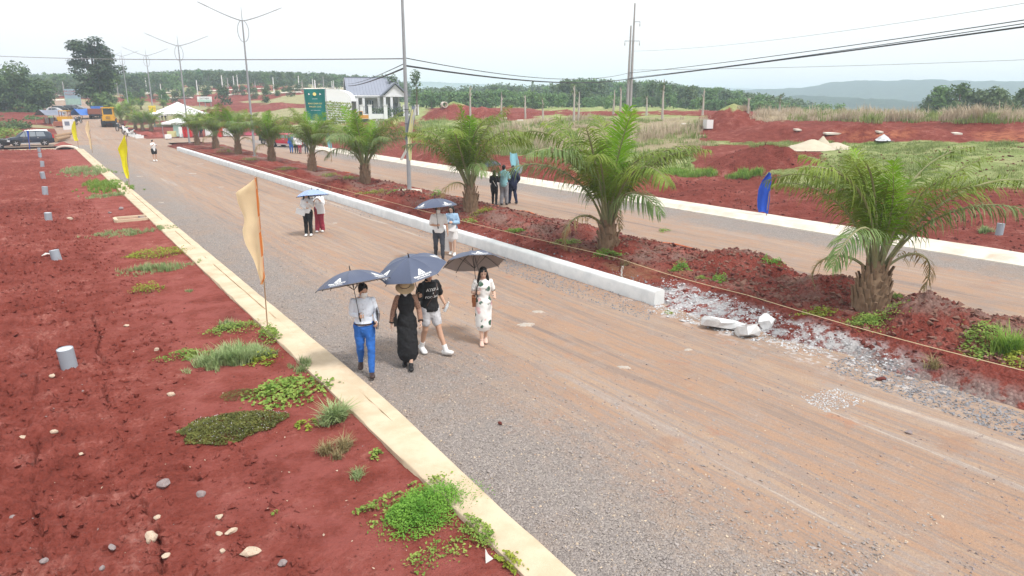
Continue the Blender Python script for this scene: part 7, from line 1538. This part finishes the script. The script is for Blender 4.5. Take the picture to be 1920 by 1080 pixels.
for sx in (-1.05, 1.05): mb = MB(); mb.box((sx, 1.35, .85), (.12, 1.6, .3)); mb.build('drum_frame', M['yellow'], o)
# tipper truck seen from behind, tarpaulin stalls
x, y, z = GT(178, 224); k = ppm(x, y, z); o = thing('tipper_truck', 'brick red tipper truck seen from behind under the blue tarpaulin', 'truck', (x, y, z + .05), R(-12), None, 20 / k / 2.4)
mb = MB(); mb.box((0, -.03, 1.65), (2.4, .1, 1.3)); mb.build('tailgate', M['rust'], o)
for sx in (-1.17, 1.17): mb = MB(); mb.box((sx, 2.2, 1.65), (.08, 4.4, 1.3)); mb.build('side_board', M['rust'], o)
mb = MB(); mb.box((0, 2.2, 1.0), (2.3, 4.3, .1)); mb.build('bed', M['rust'], o); mb = MB(); mb.box((0, 5.4, 1.8), (2.3, 1.7, 2.0)); mb.build('cab', M['bluetarp'], o)
mb = MB(); mb.box((0, 2.5, .75), (1.0, 6.6, .25)); mb.build('chassis', M['black'], o)
for sx in (-.95, .95):
    for sy in (.8, 2.0, 5.3): wheel(o, sx, sy, .5, .3, 1) if False else None
    for sy in (.8, 2.0, 5.3): mb = MB(); mb.tube([(sx - .16, sy, .5), (sx + .16, sy, .5)], .5, 16); mb.build('wheel', M['rubber'], o, True)
mb = MB(); mb.box((0, -.1, 1.02), (2.4, .08, .14)); mb.build('rear_beam', M['black'], o)
def tarp_stall(px, py, wpx, hpx, d, mat, label, slope=.35, rz=-34, poles=True, z0=None, sag=.12):
    x, y, z = GT(px, py); k = ppm(x, y, z); w, h = wpx / k, hpx / k; o = thing('tarpaulin_shelter', label, 'shelter', (x, y, z), R(rz)); n = 9; P = []
    for j in range(n):
        for i in range(n):
            u, v = i / (n - 1), j / (n - 1); P.append(((u - .5) * w, (v - .5) * d, h * (1 - slope * abs(u - .5) * 2) - sag * math.sin(math.pi * v) * math.sin(3 * math.pi * u) ** 2))
    mb = MB(); mb.sheet(P, n); mb.build('tarpaulin', M[mat], o, True)
    for sx in (-.47, .47):
        for sy in (-.46, .46): mb = MB(); mb.tube([(sx * w, sy * d, 0), (sx * w, sy * d, h * (1 - slope * .94))], .05, 6); mb.build('pole', M['wood'], o)
    return o
tarp_stall(154, 224, 22, 20, 4, 'bluetarp', 'blue tarpaulin shelter left of the tipper truck', .6); tarp_stall(173, 215, 20, 10, 4, 'tentwhite', 'white sheet shelter above the tipper truck', .25); tarp_stall(188, 220, 12, 13, 4, 'bluetarp', 'small blue tarpaulin right of the tipper truck', .5)
tarp_stall(96, 232, 22, 26, 5, 'tarpgrey', 'grey tarpaulin shelter at the right of the dark tree', .4)
x, y, z = GT(98, 231); k = ppm(x, y, z); o = thing('site_fence', 'grey corrugated sheet fence beside the dark tree', 'fence', (x, y, z), R(-34)); w, h = 26 / k, 10 / k
for i in range(8):
    mb = MB(); n = 7; mb.sheet([((i - 4) * w / 8 + u * w / 8 / (n - 1), -.35 + .03 * (u % 2), v * h) for v in (0, 1) for u in range(n)], n); mb.build('sheet', M['galv'] if i % 3 else M['rust'], o)
# loader at left
x, y, z = GT(124, 238); k = ppm(x, y, z); o = thing('wheel_loader', 'dusty orange wheel loader among the shelters at left', 'loader', (x, y, z), R(-20), None, 26 / k / 2.4)
mb = MB(); mb.box((0, 0, 1.3), (1.6, 2.6, .9)); mb.build('body', M['yellow'], o); mb = MB(); mb.box((0, .3, 2.7), (1.5, 1.4, .12)); mb.build('cab_roof', M['yellow'], o)
for sx in (-.68, .68):
    for sy in (-.3, .9): mb = MB(); mb.box((sx, sy, 2.2), (.09, .09, 1)); mb.build('cab_post', M['rust'], o)
    for sy in (-1, 1.1): mb = MB(); mb.tube([(sx * 1.3 - .2, sy, .65), (sx * 1.3 + .2, sy, .65)], .65, 16); mb.build('tyre', M['rubber'], o, True)
mb = MB(); mb.prism([(-2.4, .2), (-1.7, .15), (-1.6, 1.0), (-2.2, .9)], 2.3, 0); mb.build('bucket', M['rust'], o)
x, y, z = GT(131, 243); o = thing('white_crate', 'white box stacked behind the men at the motorbikes', 'box', (x, y, z), R(-30)); mb = MB(); mb.box((0, 0, .75), (1.3, 1.0, 1.5)); mb.build('box_body', M['white'], o); mb = MB(); mb.box((0, -.51, .9), (.7, .02, .6)); mb.build('label_panel', M['tarpgrey'], o)

def motorbike(x, y, z, rz, label, paint, s=1.0):
    o = thing('motorbike', label, 'motorbike', (x, y, z), rz, 'motorbikes parked at the crossing', s)
    for q in (-.62, .62):
        mb = MB(); mb.tube([(q + .27 * math.cos(a), 0, .29 + .27 * math.sin(a)) for a in np.linspace(0, 6.283, 17)], .045, 6, False); w = mb.build('wheel', M['rubber'], o, True)
        mb = MB(); mb.tube([(q, -.04, .29), (q, .04, .29)], .1, 10)
        for k in range(6): a = k * 1.047; mb.tube([(q, 0, .29), (q + .25 * math.cos(a), 0, .29 + .25 * math.sin(a))], .012, 4)
        mb.build('hub', M['chrome'], w)
    mb = MB(); mb.tube([(.62, 0, .29), (.5, 0, .7), (.42, 0, 1.0)], [.03, .035, .03], 6); mb.build('fork', M['chrome'], o)
    mb = MB(); mb.tube([(.44, 0, .85), (.3, 0, .45), (-.1, 0, .38), (-.3, 0, .5), (-.75, 0, .72)], [(.16, .1), (.12, .1), (.12, .13), (.14, .14), (.05, .08)], 8, True, (0, 1, 0)); mb.build('fairing', M[paint], o, True)
    mb = MB(); mb.tube([(.12, 0, .72), (-.2, 0, .76), (-.62, 0, .82)], [(.1, .05), (.13, .06), (.1, .04)], 8, True, (0, 1, 0)); mb.build('saddle', M['black'], o, True)
    mb = MB(); mb.tube([(.36, -.32, 1.0), (.42, 0, .98), (.36, .32, 1.0)], .018, 6); mb.build('handlebar', M['black'], o); mb = MB(); mb.ell((.52, 0, .88), (.08, .1, .09), 8, 6); mb.build('headlight', M['lamp_clear'], o, True); mb = MB(); mb.box((-.76, 0, .68), (.06, .14, .1)); mb.build('tail_light', M['lamp_red'], o)
    return o
for i, (px, py, rz, pt, lb) in enumerate([(228, 253, 120, 'car_black', 'black motorbike nearest the road roller'), (237, 255, 110, 'white', 'white motorbike between the black one and the kerb blocks'), (244, 257, 125, 'white', 'white motorbike nearest the stacked kerb blocks'),
                                           (150, 246, 60, 'car_black', 'dark motorbike behind the small yellow flag'), (143, 248, 70, 'car_navy', 'dark blue motorbike left of the small yellow flag'), (136, 251, 75, 'car_black', 'black motorbike beside the man in navy')]):
    x, y = G(px, py); motorbike(x, y, landz(x, y) + .06, R(rz), lb, pt, 1.25)
for i, (px, py) in enumerate([(252, 257), (257, 258), (262, 260), (248, 256)]):
    x, y = G(px, py); mb = MB(); mb.box((0, 0, .2), (1.0, .45, .36), (0, 0, R(-20 + 9 * i))); o = tag(mb.build('kerb_block', M['kerb_white']), ['white kerb block nearest the end of the row across the junction', 'second white kerb block of the row', 'last white kerb block of the row, by the earth', 'white kerb block touching the motorbike'][i], 'kerb block'); o.location = (x, y, landz(x, y) + .03)

# ------------------------------------------------------------------ tents and stalls
def tent(px, py, wpx, epx, apx, dpt, label, rz=-34, walls=False):
    """pyramid roofed canopy: photo width, eave row, apex row, depth in metres"""
    x, y, z = GT(px, py); k = ppm(x, y, z); w = wpx / k; d = dpt; he = zat(x, y, epx) - z; ha = zat(x, y, apx) - z; o = thing('canopy_tent', label, 'tent', (x, y, z), R(rz)); n = 9; P = []
    for j in range(n):
        for i in range(n):
            u, v = i / (n - 1) * 2 - 1, j / (n - 1) * 2 - 1; q = max(abs(u), abs(v)); P.append((u * w / 2, v * d / 2, he + (ha - he) * (1 - q) ** 1.25))
    mb = MB(); mb.sheet(P, n); mb.build('roof', M['tentwhite'], o)
    for (a, b, c, e) in ((0, -d / 2, w, .03), (0, d / 2, w, .03), (-w / 2, 0, .03, d - .06), (w / 2, 0, .03, d - .06)): mb = MB(); mb.box((a, b, he - .12), (c, e, .26)); mb.build('valance', M['tentwhite'], o)
    for sx in (-.49, .49):
        for sy in (-.49, .49): mb = MB(); mb.tube([(sx * w, sy * d, 0), (sx * w, sy * d, he)], .04, 6); mb.build('pole', M['galv'], o)
    return o
tent(338, 236, 82, 213, 191, 7, 'large white canopy tent behind the far tip of the median'); tent(352, 257, 66, 229, 216, 4, 'smaller white canopy tent in front of the large one')
M['panel_mint'] = simple('mint_print_panel', (.45, .65, .58), .6, .3, 2); M['pinkprint'] = simple('pink_display', (.6, .12, .2), .6, .4, 2)
def board(px, py, wpx, top, mat, label, name='display_board', cat='board', th=.08, rz=-34, group=None):
    x, y, z = GT(px, py) if py < 250 else (*G(px, py), 0.0); k = ppm(x, y, z); h = zat(x, y, top) - z; o = thing(name, label, cat, (x, y, z), R(rz), group); mb = MB(); mb.box((0, 0, h / 2 + .08), (wpx / k, th, h - .16)); mb.build('board', M[mat], o)
    for sx in (-.42, .42): mb = MB(); mb.box((sx * wpx / k, .06, .3), (.06, .3, .6)); mb.build('foot', M['galv'], o)
    return o
board(334, 258, 14, 234, 'panel_mint', 'mint printed display panel at the small white tent'); board(340, 259, 6, 238, 'tentwhite', 'white display panel at the small white tent'); board(395, 257, 14, 240, 'tentwhite', 'white draped counter between the palms', 'counter', 'counter', .8); board(429, 257, 16, 241, 'tentwhite', 'white stand behind the third palm from the tip', 'counter', 'counter', .8)
board(424, 256, 9, 246, 'black', 'black loudspeaker box beside the red dressed hostesses', 'loudspeaker', 'loudspeaker', .6); board(468, 255, 22, 240, 'pinkprint', 'red and pink display stand behind the palms', 'display_stand', 'stand', .7); board(484, 253, 10, 234, 'redcloth', 'red draped stand left of the palm by the cart', 'display_stand', 'stand', .8); board(316, 262, 8, 252, 'tentwhite', 'white crate on the ground in front of the tents', 'crate', 'crate', .7); board(323, 259, 12, 246, 'pale_yellow', 'small cream crate pile in front of the tents', 'crate', 'crate', .8)
x, y, z = GT(283, 256); 
for i, (px, py, w, lb) in enumerate([(275, 255, 26, 'low red earth heap under the small palms across the junction'), (296, 256, 22, 'earth heap at the foot of the lamp post across the junction'), (88, 262, 30, 'low red earth heap behind the dark blue car'), (118, 273, 18, 'dark earth heap at the verge corner')]):
    x, y = G(px, py); k = ppm(x, y); o = thing('earth_heap', lb, 'earth heap', (x, y, landz(x, y)), R(-34)); heap(o, w / k / 1.2, 1.2, 9 / k * (1.6 if i == 2 else 1), 'soil', 20 + i)

# billboards and the big banner
M['board_blue'] = simple('pale_blue_print', (.38, .52, .62), .6, .3, .6)
def billboard(px, py, x0, x1, top, bot, label, lines, mat):
    x, y, z = GT(px, py); k = ppm(x, y, z + 4); w = (x1 - x0) / k; z0, z1 = zat(x, y, bot) - z, zat(x, y, top) - z; o = thing('billboard', label, 'billboard', (x, y, z), R(-34)); mb = MB(); mb.box((0, 0, (z0 + z1) / 2), (w, .15, z1 - z0)); mb.build('board', M[mat], o)
    mb = MB(); mb.box((0, -.09, z0 + (z1 - z0) * .22), (w * .96, .02, (z1 - z0) * .38)); mb.build('picture_panel', M['panel_mint'], o)
    for sx in (-.4, 0, .4): mb = MB(); mb.tube([(sx * w, .12, -.2), (sx * w, .12, z1 * .97)], .09, 6); mb.build('post', M['galv'], o)
    for tx, q, s, m_ in lines: put_text(tx, s, M[m_], o, 0, -.12, z0 + (z1 - z0) * q)
    return o
billboard(140, 206, 126, 155, 167, 197, 'large pale blue billboard on posts beside the tall tree', [('KHU DAN CU', .8, .55, 'text_red'), ('PHUOC LOC', .62, .5, 'text_red')], 'board_blue'); billboard(385, 200, 373, 400, 181, 191, 'small white billboard above the palms at left', [('DAT NEN', .5, .5, 'text_dark')], 'tentwhite')
M['banner_green'] = clothmat('green_banner', (.01, .17, .15), .12)
X, Y, u = ray(592, 200); k = 29 / X; x, y = X * k, Y * k; z = landz(x, y); k = ppm(x, y, 4); z0, z1 = zat(x, y, 226) - z, zat(x, y, 167) - z; w0 = 40 / k
o = thing('green_banner', 'tall dark green event banner with pale emblems and yellow lettering', 'banner', (x, y, z), R(-34)); n = 9; mb = MB(); mb.sheet([((u_ / (n - 1) - .5) * w0 * (.86 + .14 * v / 8), -.05 + .09 * math.sin(u_ * .9 + v * .5), z0 + (z1 - z0) * v / 8) for v in range(9) for u_ in range(n)], n); mb.build('cloth', M['banner_green'], o, True)
for sx in (-.5, .5): mb = MB(); mb.tube([(sx * w0, .08, -.2), (sx * w0, .08, z1 + .1)], .04, 6); mb.build('pole', M['galv'], o)
mb = MB(); mb.tube([(-w0 * .52, .05, z1), (w0 * .52, .05, z1)], .03, 6); mb.build('cross_bar', M['galv'], o)
H_ = z1 - z0
for tx, q, s, m_ in (('LE MO BAN', .68, .17, 'text_white'), ('KHU DAN CU', .52, .36, 'text_yellow'), ('PHUOC LOC', .42, .34, 'text_yellow'), ('TRAN TRONG KINH MOI', .32, .14, 'text_white')): put_text(tx, s * H_ / 5, M[m_], o, 0, -.2, z0 + H_ * q)
for sx, m_, rr in ((-.26, 'text_white', .2), (.0, 'text_yellow', .3), (.26, 'text_white', .2)): mb = MB(); mb.tube([(sx * w0, -.17, z0 + H_ * .84), (sx * w0, -.19, z0 + H_ * .84)], rr * H_ / 5.5, 16 if sx == 0 else 3); mb.build('emblem', M[m_], o)

# white vaulted shade house with planted rows
x, y, z = GT(618, 232); k = ppm(x, y, z); w = 78 / k; he = zat(x, y, 190) - z; ha = zat(x, y, 166) - z; o = thing('shade_house', 'white vaulted shade house with striped planted beds, left of the house', 'greenhouse', (x, y, z), R(-30)); n = 15; L_ = 9
mb = MB(); mb.sheet([(-math.cos(math.pi * i / (n - 1)) * w / 2, 2 + j * L_ / 4, he + (ha - he) * math.sin(math.pi * i / (n - 1)) ** .8) for j in range(5) for i in range(n)], n); mb.build('vault', M['tentwhite'], o, True)
mb = MB(); mb.prism([(-w / 2, 0), (w / 2, 0), (w / 2, he)] + [(math.cos(math.pi * i / 10) * w / 2, he + (ha - he) * math.sin(math.pi * i / 10) ** .8) for i in range(1, 10)] + [(-w / 2, he)], .06, 1, 2.05); mb.build('end_wall', M['tentwhite'], o)
rg = np.random.default_rng(4)
for r_ in range(9):
    zz = he * (.1 + .1 * r_); yy = -3 + .5 * r_; mb = MB(); mb.box((0, yy, zz), (w * .98, .5, .12), (0, R(4), 0)); b_ = mb.build('bed', M['tentwhite'], o)
    V_, F_ = leaf_cloud([(q * w / 2, yy - .1, zz + .16 + q * -.07 * w / 2, w / 10, .22, .16) for q in np.linspace(-.92, .92, 9)], 260, .17, rg, .3, .2); link('plant_row', npmesh('plant_row', V_, F_, M['weed'] if r_ % 2 else M['weed_lime']), b_)

# ------------------------------------------------------------------ house
x, y, z = GT(706, 219); k = ppm(x, y, z + 2); s = 1 / k
o = thing('house', 'white single storey house with grey gabled roof and pillared porch', 'house', (x, y, z), R(-18)); px = lambda v: (v - 706) * s * 1.05
M['housewhite'] = simple('house_wall_paint', (.7, .71, .74), .8, .06, 1); M['roofgrey'] = simple('grey_metal_roof', (.24, .26, .32), .5, .12, .6); M['trimgrey'] = simple('grey_trim', (.16, .18, .22), .6, .1)
he = (219 - 178) * s; hr = (219 - 148) * s; W0, W1 = px(662), px(748); D = 10.0; yf = 0.0
mb = MB(); mb.prism([(0, -.3), (D, -.3), (D, he), (D / 2, hr - .25), (0, he)], .25, 0, W0 + .12); mb.build('gable_wall', M['housewhite'], o); mb = MB(); mb.prism([(0, -.3), (D, -.3), (D, he), (D / 2, hr - .25), (0, he)], .25, 0, W1 - .12); mb.build('gable_wall', M['housewhite'], o)
mb = MB(); mb.box(((W0 + W1) / 2, 2.2, he / 2 - .15), (W1 - W0 - .5, .2, he + .3)); mb.build('front_wall', M['housewhite'], o); mb = MB(); mb.box(((W0 + W1) / 2, D - .1, he / 2 - .15), (W1 - W0 - .5, .2, he + .3)); mb.build('back_wall', M['housewhite'], o)
for sd in (0, 1):
    a, b = ((-.8, he - .25), (D / 2, hr)) if sd == 0 else ((D + .8, he - .25), (D / 2, hr)); mb = MB(); mb.prism([a, b, (b[0], b[1] + .14), (a[0], a[1] + .14)], W1 - W0 + 1.0, 0, (W0 + W1) / 2 - .1); rf = mb.build('roof', M['roofgrey'], o)
    for i in range(18):
        q = W0 - .4 + (W1 - W0 + .7) * i / 17; m_ = MB(); m_.tube([(q, a[0], a[1] + .17), (q, b[0], b[1] + .17)], .035, 4); m_.build('roof_rib', M['roofgrey'], rf)
mb = MB(); mb.box(((W0 + W1) / 2, D / 2, hr + .16), (W1 - W0 + 1.0, .4, .1)); mb.build('ridge_cap', M['trimgrey'], o)
mb = MB(); mb.box(((W0 + W1) / 2 - .1, -.8, he - .28), (W1 - W0 + 1.0, .16, .22)); mb.build('gutter', M['housewhite'], o)
# porch gable
g0, g1 = px(716), px(760); gc = (g0 + g1) / 2; gh = (219 - 158) * s; ge = (219 - 180) * s; pf = -2.6
mb = MB(); mb.prism([(g0 + .3, ge), (g1 - .3, ge), (gc, gh - .3)], .2, 1, pf + .1); mb.build('porch_gable', M['housewhite'], o)
for a, b in ((g0 - .4, gc), (g1 + .4, gc)):
    for off, nm in ((0, 'porch_roof'), (-.25, 'porch_trim')):
        mb = MB(); zz0 = ge - .2; sg = 1 if a < b else -1
        if nm == 'porch_roof': V_ = [(a, pf - .3, zz0), (b, pf - .3, gh), (b, 5, gh), (a, 5, zz0), (a, pf - .3, zz0 + .13), (b, pf - .3, gh + .13), (b, 5, gh + .13), (a, 5, zz0 + .13)]
        else: V_ = [(a, pf - .42, zz0 - .14), (b, pf - .42, gh - .14), (b, pf - .32, gh - .14), (a, pf - .32, zz0 - .14), (a, pf - .42, zz0 + .16), (b, pf - .42, gh + .16), (b, pf - .32, gh + .16), (a, pf - .32, zz0 + .16)]
        mb.add(V_, [(0, 1, 2, 3), (4, 5, 6, 7), (0, 1, 5, 4), (1, 2, 6, 5), (2, 3, 7, 6), (3, 0, 4, 7)]); mb.build(nm, M['roofgrey'] if nm == 'porch_roof' else M['trimgrey'], o)
mb = MB(); mb.box((gc, pf + .15, ge - .12), (g1 - g0, .4, .3)); mb.build('porch_beam', M['housewhite'], o); mb = MB(); mb.box((px(694), -.5, he - .5), (px(712) - px(672), .3, .3)); mb.build('porch_beam', M['housewhite'], o)
for q, yy in ((684, -.5), (673, -.5), (711, -.5), (719, pf + .15), (731, pf + .15), (757, pf + .15)): mb = MB(); mb.box((px(q), yy, he / 2 - .3), (.42, .42, he - .5)); pl = mb.build('pillar', M['housewhite'], o); m_ = MB(); m_.box((px(q), yy, .1), (.6, .6, .3)); m_.build('plinth', M['housewhite'], pl)
for q0, q1, zb, zt, nm in ((687, 694, .0, .72, 'door'), (696, 704, .25, .72, 'window'), (712, 716, .3, .62, 'window'), (732, 752, .0, .6, 'garage_door'), (675, 681, .25, .7, 'window')):
    mb = MB(); mb.box(((px(q0) + px(q1)) / 2, 2.07, he * (zb + zt) / 2), (px(q1) - px(q0), .06, he * (zt - zb))); w_ = mb.build(nm, M['glass'] if nm != 'garage_door' else M['trimgrey'], o)
    for sx in (0, .5, 1): m_ = MB(); m_.box((px(q0) + (px(q1) - px(q0)) * sx, 2.02, he * (zb + zt) / 2), (.1, .06, he * (zt - zb) + .1)); m_.build('frame', M['housewhite'], w_)
mb = MB(); mb.box((W0 - .01, 3, he * .4), (.06, 1.2, he * .4)); w_ = mb.build('window', M['glass'], o); mb = MB(); mb.box((W0 - .03, 3, he * .62), (.1, 1.5, .12)); mb.build('sill', M['housewhite'], w_)
fo = thing('front_fence', 'low wall with pillars and iron railings in front of the white house', 'fence', o.location, R(-18)); fy = -6.0
for q in (676, 690, 716, 749, 770): mb = MB(); mb.box((px(q), fy, .85), (.6, .6, 2.3)); pl = mb.build('pillar', M['housewhite'], fo); m_ = MB(); m_.box((px(q), fy, 2.04), (.75, .75, .14)); m_.build('pillar_cap', M['housewhite'], pl)
for a, b in ((676, 690), (690, 716), (749, 770)): mb = MB(); mb.box(((px(a) + px(b)) / 2, fy, .2), (px(b) - px(a) - .62, .3, .8)); mb.build('wall', M['housewhite'], fo)
for a, b in ((676, 690), (690, 716), (716, 749), (749, 770)):
    n_ = int((px(b) - px(a)) / .3); lo = .6 if a != 716 else -.1
    for zz in (lo + .1, 1.75): mb = MB(); mb.box(((px(a) + px(b)) / 2, fy, zz), (px(b) - px(a) - .6, .05, .06)); mb.build('rail', M['trimgrey'], fo)
    for i in range(1, n_): mb = MB(); q = px(a) + (px(b) - px(a)) * i / n_; mb.box((q, fy, (lo + 1.85) / 2), (.05, .04, 1.85 - lo)); mb.build('baluster', M['trimgrey'], fo)
M_ = o.matrix_basis
for q, lb in ((702, 'dark shrub behind the front fence of the house'), (735, 'green shrub by the gate of the house')):
    w_ = M_ @ V3(px(q), -4.6, 0); rg = np.random.default_rng(int(q)); b_ = thing('bush', lb, 'bush', w_); V_, F_ = leaf_cloud([(rg.normal(0, 1), rg.normal(0, .4), .9, .9, .6, .8) for _ in range(4)], 420, .2, rg); link('foliage', npmesh('foliage', V_, F_, M['leaf_dark']), b_); mb = MB(); mb.tube([(0, 0, -.2), (0, 0, .9)], .06, 5); mb.build('stem', M['bark'], b_)
# excavator in front of the house
x, y, z = GT(680, 228); k = ppm(x, y, z); o = thing('excavator', 'small orange excavator parked in front of the white house', 'excavator', (x, y, z), R(-20), None, 26 / k / 2.8)
M['orange_m'] = simple('machine_orange', (.62, .3, .06), .5, .12, 2)
for sy in (-.6, .6): mb = MB(); mb.prism([(-1.3, .1), (-1.1, 0), (1.1, 0), (1.3, .1), (1.3, .4), (1.1, .5), (-1.1, .5), (-1.3, .4)], .4, 1, sy); mb.build('track', M['rubber'], o)
mb = MB(); mb.box((.25, 0, .95), (1.9, 1.3, .7)); mb.build('engine_house', M['orange_m'], o); mb = MB(); mb.box((-.3, -.3, 1.6), (.8, .7, .95)); c_ = mb.build('cab', M['orange_m'], o); mb = MB(); mb.box((-.3, -.66, 1.68), (.6, .02, .6)); mb.build('window', M['glass'], c_)
mb = MB(); mb.tube([(-.7, .3, 1.0), (-1.3, .3, 2.0), (-2.0, .3, 1.7)], [(.14, .12), (.15, .12), (.1, .1)], 6); mb.build('boom', M['orange_m'], o); mb = MB(); mb.tube([(-2.0, .3, 1.75), (-2.2, .3, .7)], [.1, .07], 6); mb.build('arm', M['orange_m'], o); mb = MB(); mb.prism([(-2.4, .7), (-2.0, .72), (-2.0, .2), (-2.35, .25)], .5, 1, .3); mb.build('bucket', M['rust'], o)
